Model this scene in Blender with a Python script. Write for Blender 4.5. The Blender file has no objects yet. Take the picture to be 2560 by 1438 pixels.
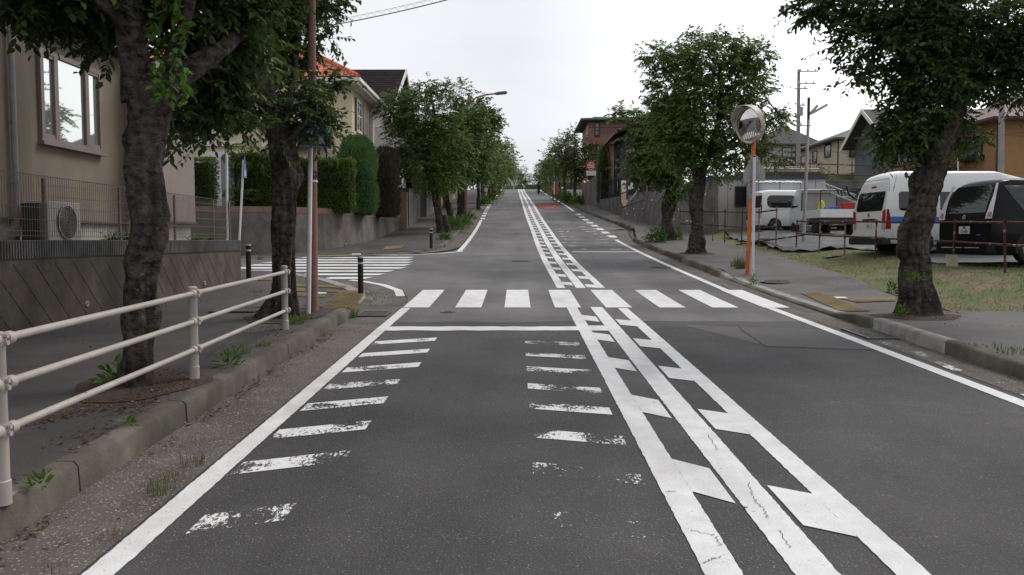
import bpy, bmesh, math, random
import numpy as np
from mathutils import Vector, Matrix, noise as mnoise
R = math.radians
C = bpy.context.scene.collection
SC = bpy.context.scene
# ------------------------------------------------------------------ camera
F = 2035.0                      # focal length in photo pixels (photo 2560 x 1438)
CAMZ = 1.65
PITCH = math.atan(119 / F)
YAW = math.atan(13 / F)
cd = bpy.data.cameras.new('camera'); cam = bpy.data.objects.new('camera', cd); C.objects.link(cam)
cd.sensor_width = 36; cd.lens = F / 2560 * 36; cd.clip_start = .1; cd.clip_end = 3000
cam.location = (0, 0, CAMZ); cam.rotation_euler = (R(90) - PITCH, 0, YAW)
SC.camera = cam
# ------------------------------------------------------------------ overcast sky + soft sun
SUN_EL, SUN_AZ = R(48), R(52)   # azimuth clockwise from +Y (road direction)
w = bpy.data.worlds.new('World'); SC.world = w; w.use_nodes = True
nt = w.node_tree; N = nt.nodes; Lk = nt.links; N.clear()
out = N.new('ShaderNodeOutputWorld')
sky = N.new('ShaderNodeTexSky'); sky.sky_type = 'NISHITA'; sky.sun_disc = False
sky.sun_elevation = SUN_EL; sky.sun_rotation = SUN_AZ
bg1 = N.new('ShaderNodeBackground'); bg1.inputs[1].default_value = .012
Lk.new(sky.outputs[0], bg1.inputs[0])
tc = N.new('ShaderNodeTexCoord')
mp = N.new('ShaderNodeMapping'); mp.inputs['Scale'].default_value = (1.2, 1.2, 3.2)
Lk.new(tc.outputs['Generated'], mp.inputs[0])
nz = N.new('ShaderNodeTexNoise'); nz.inputs['Scale'].default_value = 1.5; nz.inputs['Detail'].default_value = 4
nz.inputs['Roughness'].default_value = .45
Lk.new(mp.outputs[0], nz.inputs[0])
cr = N.new('ShaderNodeValToRGB'); e = cr.color_ramp.elements
e[0].position = .32; e[0].color = (.56, .575, .62, 1); e[1].position = .68; e[1].color = (.80, .80, .815, 1)
Lk.new(nz.outputs[0], cr.inputs[0])
sd = N.new('ShaderNodeVectorMath'); sd.operation = 'DOT_PRODUCT'
sdv = Vector((math.sin(R(42)) * math.cos(R(16)), math.cos(R(42)) * math.cos(R(16)), math.sin(R(16))))
sd.inputs[1].default_value = sdv
Lk.new(tc.outputs['Generated'], sd.inputs[0])
m1 = N.new('ShaderNodeMapRange'); m1.inputs[1].default_value = .74; m1.inputs[2].default_value = .97
m1.inputs[3].default_value = 0; m1.inputs[4].default_value = .7; m1.interpolation_type = 'SMOOTHSTEP'
Lk.new(sd.outputs['Value'], m1.inputs[0])
ad = N.new('ShaderNodeMixRGB'); ad.blend_type = 'ADD'; ad.inputs[0].default_value = 1
Lk.new(cr.outputs[0], ad.inputs[1]); Lk.new(m1.outputs[0], ad.inputs[2])
bg2 = N.new('ShaderNodeBackground'); bg2.inputs[1].default_value = 1.0
Lk.new(ad.outputs[0], bg2.inputs[0])
adds = N.new('ShaderNodeAddShader'); Lk.new(bg1.outputs[0], adds.inputs[0]); Lk.new(bg2.outputs[0], adds.inputs[1])
Lk.new(adds.outputs[0], out.inputs[0])
ld = bpy.data.lights.new('sun', 'SUN'); ld.energy = 1.7; ld.angle = R(24); ld.color = (1, .95, .88)
sun = bpy.data.objects.new('sun', ld); C.objects.link(sun)
sv = Vector((math.sin(SUN_AZ) * math.cos(SUN_EL), math.cos(SUN_AZ) * math.cos(SUN_EL), math.sin(SUN_EL)))
sun.rotation_euler = sv.to_track_quat('Z', 'Y').to_euler(); sun.location = (0, 0, 40)
SC.view_settings.view_transform = 'Standard'; SC.view_settings.look = 'None'
SC.view_settings.exposure = 0.12; SC.view_settings.gamma = 1
SC.render.resolution_x = 1024; SC.render.resolution_y = 575
# ------------------------------------------------------------------ ground profile and pixel helpers
def pchip(xs, ys, q):
    xs = np.array(xs, float); ys = np.array(ys, float)
    h = np.diff(xs); d = np.diff(ys) / h; m = np.zeros(len(xs)); m[0] = d[0]; m[-1] = d[-1]
    for i in range(1, len(xs) - 1):
        if d[i-1] * d[i] > 0:
            a = 2*h[i] + h[i-1]; b = h[i] + 2*h[i-1]; m[i] = (a + b) / (a / d[i-1] + b / d[i])
    i = np.clip(np.searchsorted(xs, q) - 1, 0, len(h) - 1); t = (q - xs[i]) / h[i]
    return ((2*t**3-3*t**2+1)*ys[i] + (t**3-2*t**2+t)*h[i]*m[i] + (-2*t**3+3*t**2)*ys[i+1] + (t**3-t**2)*h[i]*m[i+1])
_q = np.arange(-60, 400.01, .1)
_z = pchip([-60, 0, 10, 16, 20, 25, 32, 39, 48, 61, 80, 104, 142, 160, 175, 200, 401],
           [-2.1, 0, .35, .56, .76, 1.04, 1.46, 1.97, 2.72, 3.95, 5.5, 7.35, 10.4, 11.45, 12.05, 12.4, 12.5], _q)
_o = pchip([-60, 0, 16, 25, 39, 61, 80, 104, 142, 150, 160, 175, 200, 401],
           [0, 0, 0, -.1, -.16, -.4, -.5, -.6, -.75, -.3, 1.3, 5, 14, 90], _q)
def zr(y): return float(np.interp(y, _q, _z))
def off(y): return float(np.interp(y, _q, _o))
def ray(px, py):
    u = (px - 1280) / F; v = (719 - py) / F
    x = u; y = v * math.sin(PITCH) + math.cos(PITCH); z = v * math.cos(PITCH) - math.sin(PITCH)
    return Vector((x * math.cos(YAW) - y * math.sin(YAW), x * math.sin(YAW) + y * math.cos(YAW), z))
def P(px, py, Y):
    d = ray(px, py); return Vector((0, 0, CAMZ)) + d * (Y / d.y)
def PG(px, py, dz=0, f=None):
    d = ray(px, py); f = f or (lambda x, y: zr(y) + dz); Y = 2.0
    while Y < 300:
        p = Vector((0, 0, CAMZ)) + d * (Y / d.y)
        if p.z <= f(p.x, p.y): break
        Y += .02
    return p
# ------------------------------------------------------------------ materials
MATS = {}
def mat(name, c1, c2=None, scale=4, detail=5, rough=.8, bump=0, bscale=None, spec=.3, metal=0, speck=None,
        stretch=(1, 1, 1), lo=.35, hi=.65, emit=None, coat=0, dirt=None):
    if name in MATS: return MATS[name]
    m = bpy.data.materials.new(name); m.use_nodes = True; t = m.node_tree; n = t.nodes; l = t.links
    b = n['Principled BSDF']; b.inputs['Roughness'].default_value = rough
    b.inputs['Specular IOR Level'].default_value = spec; b.inputs['Metallic'].default_value = metal
    b.inputs['Coat Weight'].default_value = coat
    tc = n.new('ShaderNodeTexCoord'); mp = n.new('ShaderNodeMapping'); mp.inputs['Scale'].default_value = stretch
    l.new(tc.outputs['Object'], mp.inputs[0])
    nz = n.new('ShaderNodeTexNoise'); nz.inputs['Scale'].default_value = scale; nz.inputs['Detail'].default_value = detail
    nz.inputs['Roughness'].default_value = .6
    l.new(mp.outputs[0], nz.inputs[0])
    cr = n.new('ShaderNodeValToRGB'); e = cr.color_ramp.elements
    c2 = c2 or tuple(v * .8 for v in c1)
    e[0].position = lo; e[0].color = (*c2, 1); e[1].position = hi; e[1].color = (*c1, 1)
    l.new(nz.outputs[0], cr.inputs[0]); col = cr.outputs[0]
    if dirt:   # (colour, scale, low, high) a second, larger stain pattern
        n3 = n.new('ShaderNodeTexNoise'); n3.inputs['Scale'].default_value = dirt[1]; n3.inputs['Detail'].default_value = 6
        mp3 = n.new('ShaderNodeMapping'); mp3.inputs['Scale'].default_value = dirt[4] if len(dirt) > 4 else (1, 1, 1)
        l.new(tc.outputs['Object'], mp3.inputs[0]); l.new(mp3.outputs[0], n3.inputs[0])
        mr = n.new('ShaderNodeMapRange'); mr.inputs[1].default_value = dirt[2]; mr.inputs[2].default_value = dirt[3]
        l.new(n3.outputs[0], mr.inputs[0])
        mx = n.new('ShaderNodeMixRGB'); l.new(mr.outputs[0], mx.inputs[0]); l.new(col, mx.inputs[1])
        mx.inputs[2].default_value = (*dirt[0], 1); col = mx.outputs[0]
    if speck:  # (colour, scale, threshold)
        v = n.new('ShaderNodeTexNoise'); v.inputs['Scale'].default_value = speck[1]; v.inputs['Detail'].default_value = 2
        l.new(tc.outputs['Object'], v.inputs[0])
        mr = n.new('ShaderNodeMapRange'); mr.inputs[1].default_value = speck[2]; mr.inputs[2].default_value = speck[2] + .05
        l.new(v.outputs[0], mr.inputs[0])
        mx = n.new('ShaderNodeMixRGB'); l.new(mr.outputs[0], mx.inputs[0]); l.new(col, mx.inputs[1])
        mx.inputs[2].default_value = (*speck[0], 1); col = mx.outputs[0]
    l.new(col, b.inputs['Base Color'])
    if bump:
        n2 = n.new('ShaderNodeTexNoise'); n2.inputs['Scale'].default_value = bscale or scale * 4; n2.inputs['Detail'].default_value = 4
        l.new(mp.outputs[0], n2.inputs[0]); bp = n.new('ShaderNodeBump'); bp.inputs['Strength'].default_value = bump
        bp.inputs['Distance'].default_value = .02
        l.new(n2.outputs[0], bp.inputs['Height']); l.new(bp.outputs[0], b.inputs['Normal'])
    MATS[name] = m; return m
def leafmat(name, c1, c2, c3=None, trans=.25):
    m = bpy.data.materials.new(name); m.use_nodes = True; t = m.node_tree; n = t.nodes; l = t.links
    b = n['Principled BSDF']; b.inputs['Roughness'].default_value = .5; b.inputs['Specular IOR Level'].default_value = .35
    g = n.new('ShaderNodeNewGeometry'); cr = n.new('ShaderNodeValToRGB'); e = cr.color_ramp.elements
    e[0].color = (*c2, 1); e[1].color = (*c1, 1); e[1].position = .93
    if c3: x = e.new(.97); x.color = (*c3, 1)
    l.new(g.outputs['Random Per Island'], cr.inputs[0])
    tc = n.new('ShaderNodeTexCoord'); nz = n.new('ShaderNodeTexNoise'); nz.inputs['Scale'].default_value = 1.3
    l.new(tc.outputs['Object'], nz.inputs[0])
    mr = n.new('ShaderNodeMapRange'); mr.inputs[1].default_value = .3; mr.inputs[2].default_value = .7
    mr.inputs[3].default_value = .72; mr.inputs[4].default_value = 1.3; l.new(nz.outputs[0], mr.inputs[0])
    mx = n.new('ShaderNodeVectorMath'); mx.operation = 'SCALE'; l.new(cr.outputs[0], mx.inputs[0]); l.new(mr.outputs[0], mx.inputs['Scale'])
    l.new(mx.outputs[0], b.inputs['Base Color'])
    tr = n.new('ShaderNodeBsdfTranslucent'); l.new(mx.outputs[0], tr.inputs[0])
    ms = n.new('ShaderNodeMixShader'); ms.inputs[0].default_value = trans
    l.new(b.outputs[0], ms.inputs[1]); l.new(tr.outputs[0], ms.inputs[2]); l.new(ms.outputs[0], n['Material Output'].inputs[0])
    return m
def wornpaint(name, wear, under):
    """white road paint worn down to the asphalt underneath"""
    m = bpy.data.materials.new(name); m.use_nodes = True; t = m.node_tree; n = t.nodes; l = t.links
    b = n['Principled BSDF']; b.inputs['Roughness'].default_value = .75; b.inputs['Specular IOR Level'].default_value = .25
    tc = n.new('ShaderNodeTexCoord'); mp = n.new('ShaderNodeMapping'); mp.inputs['Scale'].default_value = (1, .45, 1)
    l.new(tc.outputs['Object'], mp.inputs[0])
    a = n.new('ShaderNodeTexNoise'); a.inputs['Scale'].default_value = 42; a.inputs['Detail'].default_value = 4; a.inputs['Roughness'].default_value = .8
    c = n.new('ShaderNodeTexNoise'); c.inputs['Scale'].default_value = 3.1; c.inputs['Detail'].default_value = 2
    l.new(mp.outputs[0], a.inputs[0]); l.new(tc.outputs['Object'], c.inputs[0])
    s = n.new('ShaderNodeMath'); s.operation = 'ADD'; l.new(a.outputs[0], s.inputs[0]); l.new(c.outputs[0], s.inputs[1])
    mr = n.new('ShaderNodeMapRange'); mr.inputs[1].default_value = wear; mr.inputs[2].default_value = wear + .03; l.new(s.outputs[0], mr.inputs[0])
    sp = n.new('ShaderNodeTexNoise'); sp.inputs['Scale'].default_value = 9; l.new(tc.outputs['Object'], sp.inputs[0])
    cr = n.new('ShaderNodeValToRGB'); e = cr.color_ramp.elements; e[0].position = .3; e[0].color = (.66, .655, .65, 1); e[1].color = (.78, .78, .775, 1)
    l.new(sp.outputs[0], cr.inputs[0])
    l.new(cr.outputs[0], b.inputs['Base Color'])
    tr = n.new('ShaderNodeBsdfTransparent'); ms = n.new('ShaderNodeMixShader'); l.new(mr.outputs[0], ms.inputs[0])
    l.new(tr.outputs[0], ms.inputs[1]); l.new(b.outputs[0], ms.inputs[2]); l.new(ms.outputs[0], n['Material Output'].inputs[0])
    return m
def glassmat(name, tint=(.02, .022, .025), rough=.03):
    m = bpy.data.materials.new(name); m.use_nodes = True; b = m.node_tree.nodes['Principled BSDF']
    b.inputs['Base Color'].default_value = (*tint, 1); b.inputs['Roughness'].default_value = rough
    b.inputs['Specular IOR Level'].default_value = 1.0; b.inputs['Coat Weight'].default_value = .5; b.inputs['Coat Roughness'].default_value = .02
    return m
def asphalt():
    m = mat('asphalt', (.064, .0615, .0615), (.042, .040, .0405), scale=.7, rough=.78, spec=.42, bump=.6, bscale=80,
            speck=((.23, .225, .22), 88, .645))
    t = m.node_tree; n = t.nodes; l = t.links; b = n['Principled BSDF']; src = b.inputs['Base Color'].links[0].from_socket
    tc = n.new('ShaderNodeTexCoord'); sx = n.new('ShaderNodeSeparateXYZ'); l.new(tc.outputs['Object'], sx.inputs[0])
    wob = n.new('ShaderNodeTexNoise'); wob.inputs['Scale'].default_value = .8; l.new(tc.outputs['Object'], wob.inputs[0])
    ma = n.new('ShaderNodeMath'); ma.operation = 'MULTIPLY_ADD'; l.new(wob.outputs[0], ma.inputs[0]); ma.inputs[1].default_value = .5
    l.new(sx.outputs['Y'], ma.inputs[2])
    mr = n.new('ShaderNodeMapRange'); mr.inputs[1].default_value = 12.4; mr.inputs[2].default_value = 12.47; l.new(ma.outputs[0], mr.inputs[0])
    sc = n.new('ShaderNodeMixRGB'); sc.blend_type = 'ADD'; sc.inputs[0].default_value = 1; l.new(src, sc.inputs[1]); sc.inputs[2].default_value = (.062, .0595, .0605, 1)
    mx = n.new('ShaderNodeMixRGB'); l.new(mr.outputs[0], mx.inputs[0]); l.new(src, mx.inputs[1]); l.new(sc.outputs[0], mx.inputs[2])
    # fine crack line between the two pavings
    a = n.new('ShaderNodeMath'); a.operation = 'SUBTRACT'; l.new(ma.outputs[0], a.inputs[0]); a.inputs[1].default_value = 12.43
    ab = n.new('ShaderNodeMath'); ab.operation = 'ABSOLUTE'; l.new(a.outputs[0], ab.inputs[0])
    m3 = n.new('ShaderNodeMapRange'); m3.inputs[1].default_value = .02; m3.inputs[2].default_value = .045; m3.inputs[3].default_value = 1; m3.inputs[4].default_value = 0
    l.new(ab.outputs[0], m3.inputs[0])
    m4 = n.new('ShaderNodeMixRGB'); l.new(m3.outputs[0], m4.inputs[0]); l.new(mx.outputs[0], m4.inputs[1]); m4.inputs[2].default_value = (.025, .024, .024, 1)
    # thin random cracks and repair stains over the far paving
    vo = n.new('ShaderNodeTexNoise'); vo.inputs['Scale'].default_value = .35; vo.inputs['Detail'].default_value = 6; l.new(tc.outputs['Object'], vo.inputs[0])
    m5 = n.new('ShaderNodeMapRange'); m5.inputs[1].default_value = .4; m5.inputs[2].default_value = .62; m5.inputs[3].default_value = .78; m5.inputs[4].default_value = 1.14
    l.new(vo.outputs[0], m5.inputs[0])
    tm = n.new('ShaderNodeMapping'); tm.inputs['Scale'].default_value = (1.1, .035, 1); l.new(tc.outputs['Object'], tm.inputs[0])
    tn = n.new('ShaderNodeTexNoise'); tn.inputs['Scale'].default_value = 1.2; tn.inputs['Detail'].default_value = 3; l.new(tm.outputs[0], tn.inputs[0])
    t5 = n.new('ShaderNodeMapRange'); t5.inputs[1].default_value = .35; t5.inputs[2].default_value = .65; t5.inputs[3].default_value = .85; t5.inputs[4].default_value = 1.14
    l.new(tn.outputs[0], t5.inputs[0]); tmul = n.new('ShaderNodeMath'); tmul.operation = 'MULTIPLY'; l.new(t5.outputs[0], tmul.inputs[0]); l.new(m5.outputs[0], tmul.inputs[1])
    m6 = n.new('ShaderNodeVectorMath'); m6.operation = 'SCALE'; l.new(m4.outputs[0], m6.inputs[0]); l.new(tmul.outputs[0], m6.inputs['Scale'])
    l.new(m6.outputs[0], b.inputs['Base Color'])
    return m
A = asphalt()
PAINT = mat('road_paint', (.74, .74, .735), (.62, .615, .61), scale=5, detail=8, rough=.7, bump=.25, bscale=60, speck=((.28, .27, .26), 34, .70), dirt=((.42, .41, .40), 1.6, .52, .85, (1, .35, 1)))
PW = [wornpaint('paint_worn_%s' % k, t, (.07, .068, .068)) for k, t in (('little', .86), ('half', .95), ('much', 1.0), ('gone', 1.10), ('nearly', 1.17))]
FADED = wornpaint('paint_faded_far', 1.06, (.12, .118, .118))
GUT = mat('gutter_aggregate', (.135, .118, .104), (.085, .074, .066), scale=2.2, rough=.9, bump=.4, bscale=70, speck=((.36, .34, .32), 66, .615), dirt=((.07, .06, .052), .9, .5, .72))
KERB = mat('kerb_concrete', (.165, .145, .118), (.088, .077, .062), scale=2.5, rough=.92, bump=.3, bscale=60, dirt=((.055, .052, .038), 1.1, .45, .62))
KERBN = mat('new_kerb_concrete', (.32, .31, .29), (.2, .19, .18), scale=6, rough=.9, bump=.2, bscale=60)
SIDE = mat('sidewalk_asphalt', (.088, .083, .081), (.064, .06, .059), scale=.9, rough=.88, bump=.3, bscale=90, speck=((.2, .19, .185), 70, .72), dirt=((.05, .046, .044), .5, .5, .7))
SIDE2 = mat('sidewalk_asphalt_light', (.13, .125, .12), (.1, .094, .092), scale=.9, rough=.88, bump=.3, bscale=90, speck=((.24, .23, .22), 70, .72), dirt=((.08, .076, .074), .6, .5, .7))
TACT = mat('tactile_yellow', (.30, .215, .09), (.2, .145, .07), scale=5, rough=.85, bump=.1, dirt=((.15, .12, .08), 2, .45, .7))
SOIL = mat('soil', (.075, .055, .04), (.045, .034, .026), scale=8, rough=1, bump=.6, bscale=40)
EARTH = mat('earth', (.12, .1, .075), (.08, .07, .05), scale=1, rough=1)
BARK = mat('bark', (.115, .098, .085), (.022, .018, .016), scale=11, detail=12, rough=.92, bump=1.0, bscale=34, spec=.15, stretch=(1, 1, 1.5), speck=((.18, .165, .15), 17, .70), dirt=((.022, .018, .016), 3.5, .5, .66, (1, 1, .45)), lo=.36, hi=.68)
BARK2 = mat('bark_grey', (.10, .088, .078), (.045, .038, .034), scale=4, detail=6, rough=.95, bump=.8, bscale=14, spec=.1, stretch=(1, 1, 2))
LEAF = leafmat('cherry_leaf', (.050, .088, .022), (.022, .046, .013), (.12, .10, .03))
LEAFD = leafmat('cherry_leaf_dark', (.092, .138, .036), (.040, .070, .021), (.11, .13, .04), .36)
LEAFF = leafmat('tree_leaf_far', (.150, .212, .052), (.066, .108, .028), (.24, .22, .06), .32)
LEAFY = leafmat('yellowing_leaf', (.11, .125, .04), (.045, .07, .02), (.2, .14, .05))
SPROUT = leafmat('fresh_leaf', (.13, .25, .035), (.075, .16, .025), None, .35)
HEDGE = leafmat('hedge_leaf', (.14, .215, .042), (.052, .095, .02), (.19, .15, .05))
JUNI = leafmat('juniper_leaf', (.11, .22, .06), (.055, .125, .036), None, .2)
JUNB = leafmat('juniper_dead', (.075, .05, .034), (.035, .035, .018), None, .1)
GRASSM = leafmat('grass_blade', (.14, .19, .05), (.06, .11, .03), (.28, .22, .12), .3)
DRY = leafmat('dry_grass', (.26, .19, .11), (.12, .085, .055), (.12, .16, .05), .2)
WEED = leafmat('weed_leaf', (.12, .22, .04), (.06, .13, .025), None, .3)
LITTER = leafmat('leaf_litter', (.13, .06, .035), (.05, .03, .02), (.25, .17, .1), .1)
RAILM = mat('rail_paint', (.42, .385, .345), (.34, .305, .275), scale=3, rough=.45, spec=.5, speck=((.2, .14, .1), 14, .74))
POSTW = mat('post_white', (.74, .70, .70), (.64, .6, .6), scale=3, rough=.5)
POSTB = mat('post_brown', (.27, .13, .105), (.2, .1, .085), scale=4, rough=.6, dirt=((.35, .24, .2), 3, .6, .8))
GALV = mat('galvanised', (.4, .41, .4), (.3, .31, .3), scale=6, rough=.5, metal=.5)
BLACK = mat('black_rubber', (.022, .02, .021), (.015, .014, .015), scale=6, rough=.55)
BLACKM = mat('black_metal', (.03, .03, .032), rough=.5)
WHITE = mat('white_painted', (.74, .74, .74), (.66, .66, .66), scale=2, rough=.5)
REFL = mat('reflective_band', (.62, .62, .62), (.45, .45, .45), scale=20, rough=.35)
RUST = mat('rusty_pipe', (.115, .05, .038), (.055, .028, .024), scale=9, rough=.85, bump=.3, bscale=40, speck=((.34, .27, .22), 7, .62))
RUST2 = mat('rusty_pipe_pale', (.28, .23, .2), (.12, .07, .055), scale=7, rough=.85, speck=((.07, .04, .035), 10, .62))
GLASS = glassmat('window_glass')
GLASSL = glassmat('window_glass_pale', (.16, .17, .17))
CARG = glassmat('car_glass', (.012, .012, .013)); CARG.node_tree.nodes['Principled BSDF'].inputs['Specular IOR Level'].default_value = .55; CARG.node_tree.nodes['Principled BSDF'].inputs['Coat Weight'].default_value = .1
CHROME = mat('chrome', (.7, .7, .7), rough=.12, metal=1)
REDL = mat('red_lamp', (.36, .02, .018), (.28, .015, .015), rough=.15, spec=.6, coat=.5)
TYRE = mat('tyre', (.02, .02, .02), rough=.85)
BLUE = mat('sign_blue', (.03, .13, .42), (.025, .1, .36), rough=.45)
REDS = mat('sign_red', (.52, .03, .03), (.42, .025, .028), rough=.45)
ORANGE = mat('pole_orange', (.62, .16, .035), (.52, .12, .03), scale=3, rough=.45, dirt=((.35, .12, .05), 2, .6, .85))
CREAM = mat('sign_cream', (.66, .58, .42), (.56, .47, .32), scale=4, rough=.6)
SIGNW = mat('sign_white', (.76, .75, .74), rough=.5)
GREYB = mat('sign_back_grey', (.36, .35, .345), (.31, .30, .295), scale=5, rough=.55)
# ------------------------------------------------------------------ object helpers
def tag(o, label=None, cat=None, group=None, kind=None):
    if label: o['label'] = label
    if cat: o['category'] = cat
    if group: o['group'] = group
    if kind: o['kind'] = kind
    return o
def wl(o):
    v = Vector((0, 0, 0))
    while o is not None: v += o.location; o = o.parent
    return v
def empty(name, loc, label=None, cat=None, group=None, rz=0):
    o = bpy.data.objects.new(name, None); C.objects.link(o); o.location = loc; o.rotation_euler = (0, 0, rz)
    o.empty_display_size = .2
    return tag(o, label, cat, group)
class MB:
    """collects polygons, then links them as ONE mesh object"""
    def __init__(s): s.v = []; s.f = []
    def add(s, vs, fs):
        b = len(s.v); s.v += [tuple(x) for x in vs]; s.f += [tuple(i + b for i in f) for f in fs]; return s
    def quad(s, a, b, c, d): return s.add([a, b, c, d], [(0, 1, 2, 3)])
    def poly(s, pts): return s.add(pts, [tuple(range(len(pts)))])
    def box(s, x0, x1, y0, y1, z0, z1):
        return s.add([(x0, y0, z0), (x1, y0, z0), (x1, y1, z0), (x0, y1, z0), (x0, y0, z1), (x1, y0, z1), (x1, y1, z1), (x0, y1, z1)],
                     [(3, 2, 1, 0), (4, 5, 6, 7), (0, 1, 5, 4), (1, 2, 6, 5), (2, 3, 7, 6), (3, 0, 4, 7)])
    def obox(s, O, u, v, n, a, b, c):
        """oriented box: corner O, axes u v n with lengths a b c"""
        O = Vector(O); u = Vector(u) * a; v = Vector(v) * b; n = Vector(n) * c
        return s.add([O, O+u, O+u+v, O+v, O+n, O+u+n, O+u+v+n, O+v+n], [(3, 2, 1, 0), (4, 5, 6, 7), (0, 1, 5, 4), (1, 2, 6, 5), (2, 3, 7, 6), (3, 0, 4, 7)])
    def tube(s, pts, r, seg=10, caps=True, nf=None):
        pts = [Vector(p) for p in pts]; n = len(pts)
        rs = r if isinstance(r, (list, tuple)) else [r] * n
        b = len(s.v); up = None
        for i, p in enumerate(pts):
            d = (pts[min(i+1, n-1)] - pts[max(i-1, 0)]).normalized()
            if up is None: up = d.orthogonal().normalized() if abs(d.z) < .95 else Vector((1, 0, 0))
            a = (up - d * up.dot(d)).normalized(); up = a; c = d.cross(a)
            for k in range(seg):
                t = 2 * math.pi * k / seg; rr = rs[i]
                q = p + (a * math.cos(t) + c * math.sin(t)) * rr
                if nf: q = nf(p, q, t, rr)
                s.v.append(tuple(q))
        for i in range(n - 1):
            for k in range(seg):
                s.f.append((b+i*seg+k, b+i*seg+(k+1) % seg, b+(i+1)*seg+(k+1) % seg, b+(i+1)*seg+k))
        if caps:
            s.f.append(tuple(b + k for k in reversed(range(seg)))); s.f.append(tuple(b+(n-1)*seg+k for k in range(seg)))
        return s
    def lathe(s, prof, O=(0, 0, 0), seg=20, axis=None, cap=True):
        """prof: list of (radius, height) around +Z (or the given axis)"""
        O = Vector(O); M3 = Matrix.Identity(3)
        if axis is not None: M3 = Vector((0, 0, 1)).rotation_difference(Vector(axis)).to_matrix()
        b = len(s.v)
        for r, h in prof:
            for k in range(seg):
                t = 2 * math.pi * k / seg; s.v.append(tuple(O + M3 @ Vector((r*math.cos(t), r*math.sin(t), h))))
        for i in range(len(prof) - 1):
            for k in range(seg): s.f.append((b+i*seg+k, b+i*seg+(k+1) % seg, b+(i+1)*seg+(k+1) % seg, b+(i+1)*seg+k))
        if not cap: return s
        if prof[0][0] > 1e-4: s.f.append(tuple(b+k for k in reversed(range(seg))))
        if prof[-1][0] > 1e-4: s.f.append(tuple(b+(len(prof)-1)*seg+k for k in range(seg)))
        return s
    def prism(s, pts, n, d):
        """planar polygon pts extruded by vector n*d"""
        pts = [Vector(p) for p in pts]; n = Vector(n) * d; k = len(pts)
        return s.add(pts + [p + n for p in pts], [tuple(reversed(range(k))), tuple(range(k, 2*k))] + [(i, (i+1) % k, k+(i+1) % k, k+i) for i in range(k)])
    def build(s, name, m, parent=None, local=False, smooth=False, bevel=0, sharp=35, fixn=True):
        o_ = Vector((0, 0, 0)) if (parent is None or local) else wl(parent)
        me = bpy.data.meshes.new(name); me.from_pydata([tuple(Vector(v) - o_) for v in s.v], [], s.f)
        if fixn:
            bm = bmesh.new(); bm.from_mesh(me); bmesh.ops.recalc_face_normals(bm, faces=bm.faces); bm.to_mesh(me); bm.free()
        for x in (m if isinstance(m, (list, tuple)) else [m]): me.materials.append(x)
        if smooth:
            me.shade_smooth(); me.set_sharp_from_angle(angle=R(sharp))
        o = bpy.data.objects.new(name, me); C.objects.link(o)
        if parent: o.parent = parent
        if bevel:
            bv = o.modifiers.new('bevel', 'BEVEL'); bv.width = bevel; bv.segments = 2; bv.limit_method = 'ANGLE'; bv.angle_limit = R(50)
        return o
def struct(mb, name, m, **k): return tag(mb.build(name, m, **k), kind='structure')
def own(mb, name, m, label, cat, group=None, **k): return tag(mb.build(name, m, **k), label, cat, group)
def copy_tree(o, parent=None):
    c = o.copy(); C.objects.link(c); c.parent = parent
    for ch in list(o.children): copy_tree(ch, c)
    return c
def npmesh(name, V, Fc, m, parent=None, mi=None):
    """numpy mesh: V (n,3), Fc (k,q) all faces with q corners"""
    me = bpy.data.meshes.new(name); k, q = Fc.shape
    me.vertices.add(len(V)); me.vertices.foreach_set('co', np.asarray(V, np.float32).ravel())
    me.loops.add(k*q); me.loops.foreach_set('vertex_index', Fc.astype(np.int32).ravel())
    me.polygons.add(k); me.polygons.foreach_set('loop_start', np.arange(0, k*q, q, dtype=np.int32))
    me.polygons.foreach_set('loop_total', np.full(k, q, np.int32))
    for x in (m if isinstance(m, (list, tuple)) else [m]): me.materials.append(x)
    if mi is not None: me.polygons.foreach_set('material_index', mi.astype(np.int32))
    me.update(); me.validate()
    o = bpy.data.objects.new(name, me); C.objects.link(o)
    if parent: o.parent = parent
    return o
def text(s, O, u, v, h, m, parent, name='lettering', ext=.002, align='CENTER', bold=0):
    """flat lettering: centre O, reading direction u, up v, height h"""
    cu = bpy.data.curves.new(name, 'FONT'); cu.body = s; cu.size = h; cu.extrude = ext; cu.align_x = align; cu.align_y = 'CENTER'; cu.offset = bold
    o = bpy.data.objects.new(name, cu); C.objects.link(o)
    dg = bpy.context.evaluated_depsgraph_get(); me = bpy.data.meshes.new_from_object(o.evaluated_get(dg))
    bpy.data.objects.remove(o)
    u = Vector(u).normalized(); v = Vector(v).normalized(); n = u.cross(v); b = wl(parent)
    M4 = Matrix((u, v, n)).transposed().to_4x4(); M4.translation = Vector(O) - b
    me.transform(M4); me.materials.clear(); me.materials.append(m)
    t = bpy.data.objects.new(name, me); C.objects.link(t); t.parent = parent; return t
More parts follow.
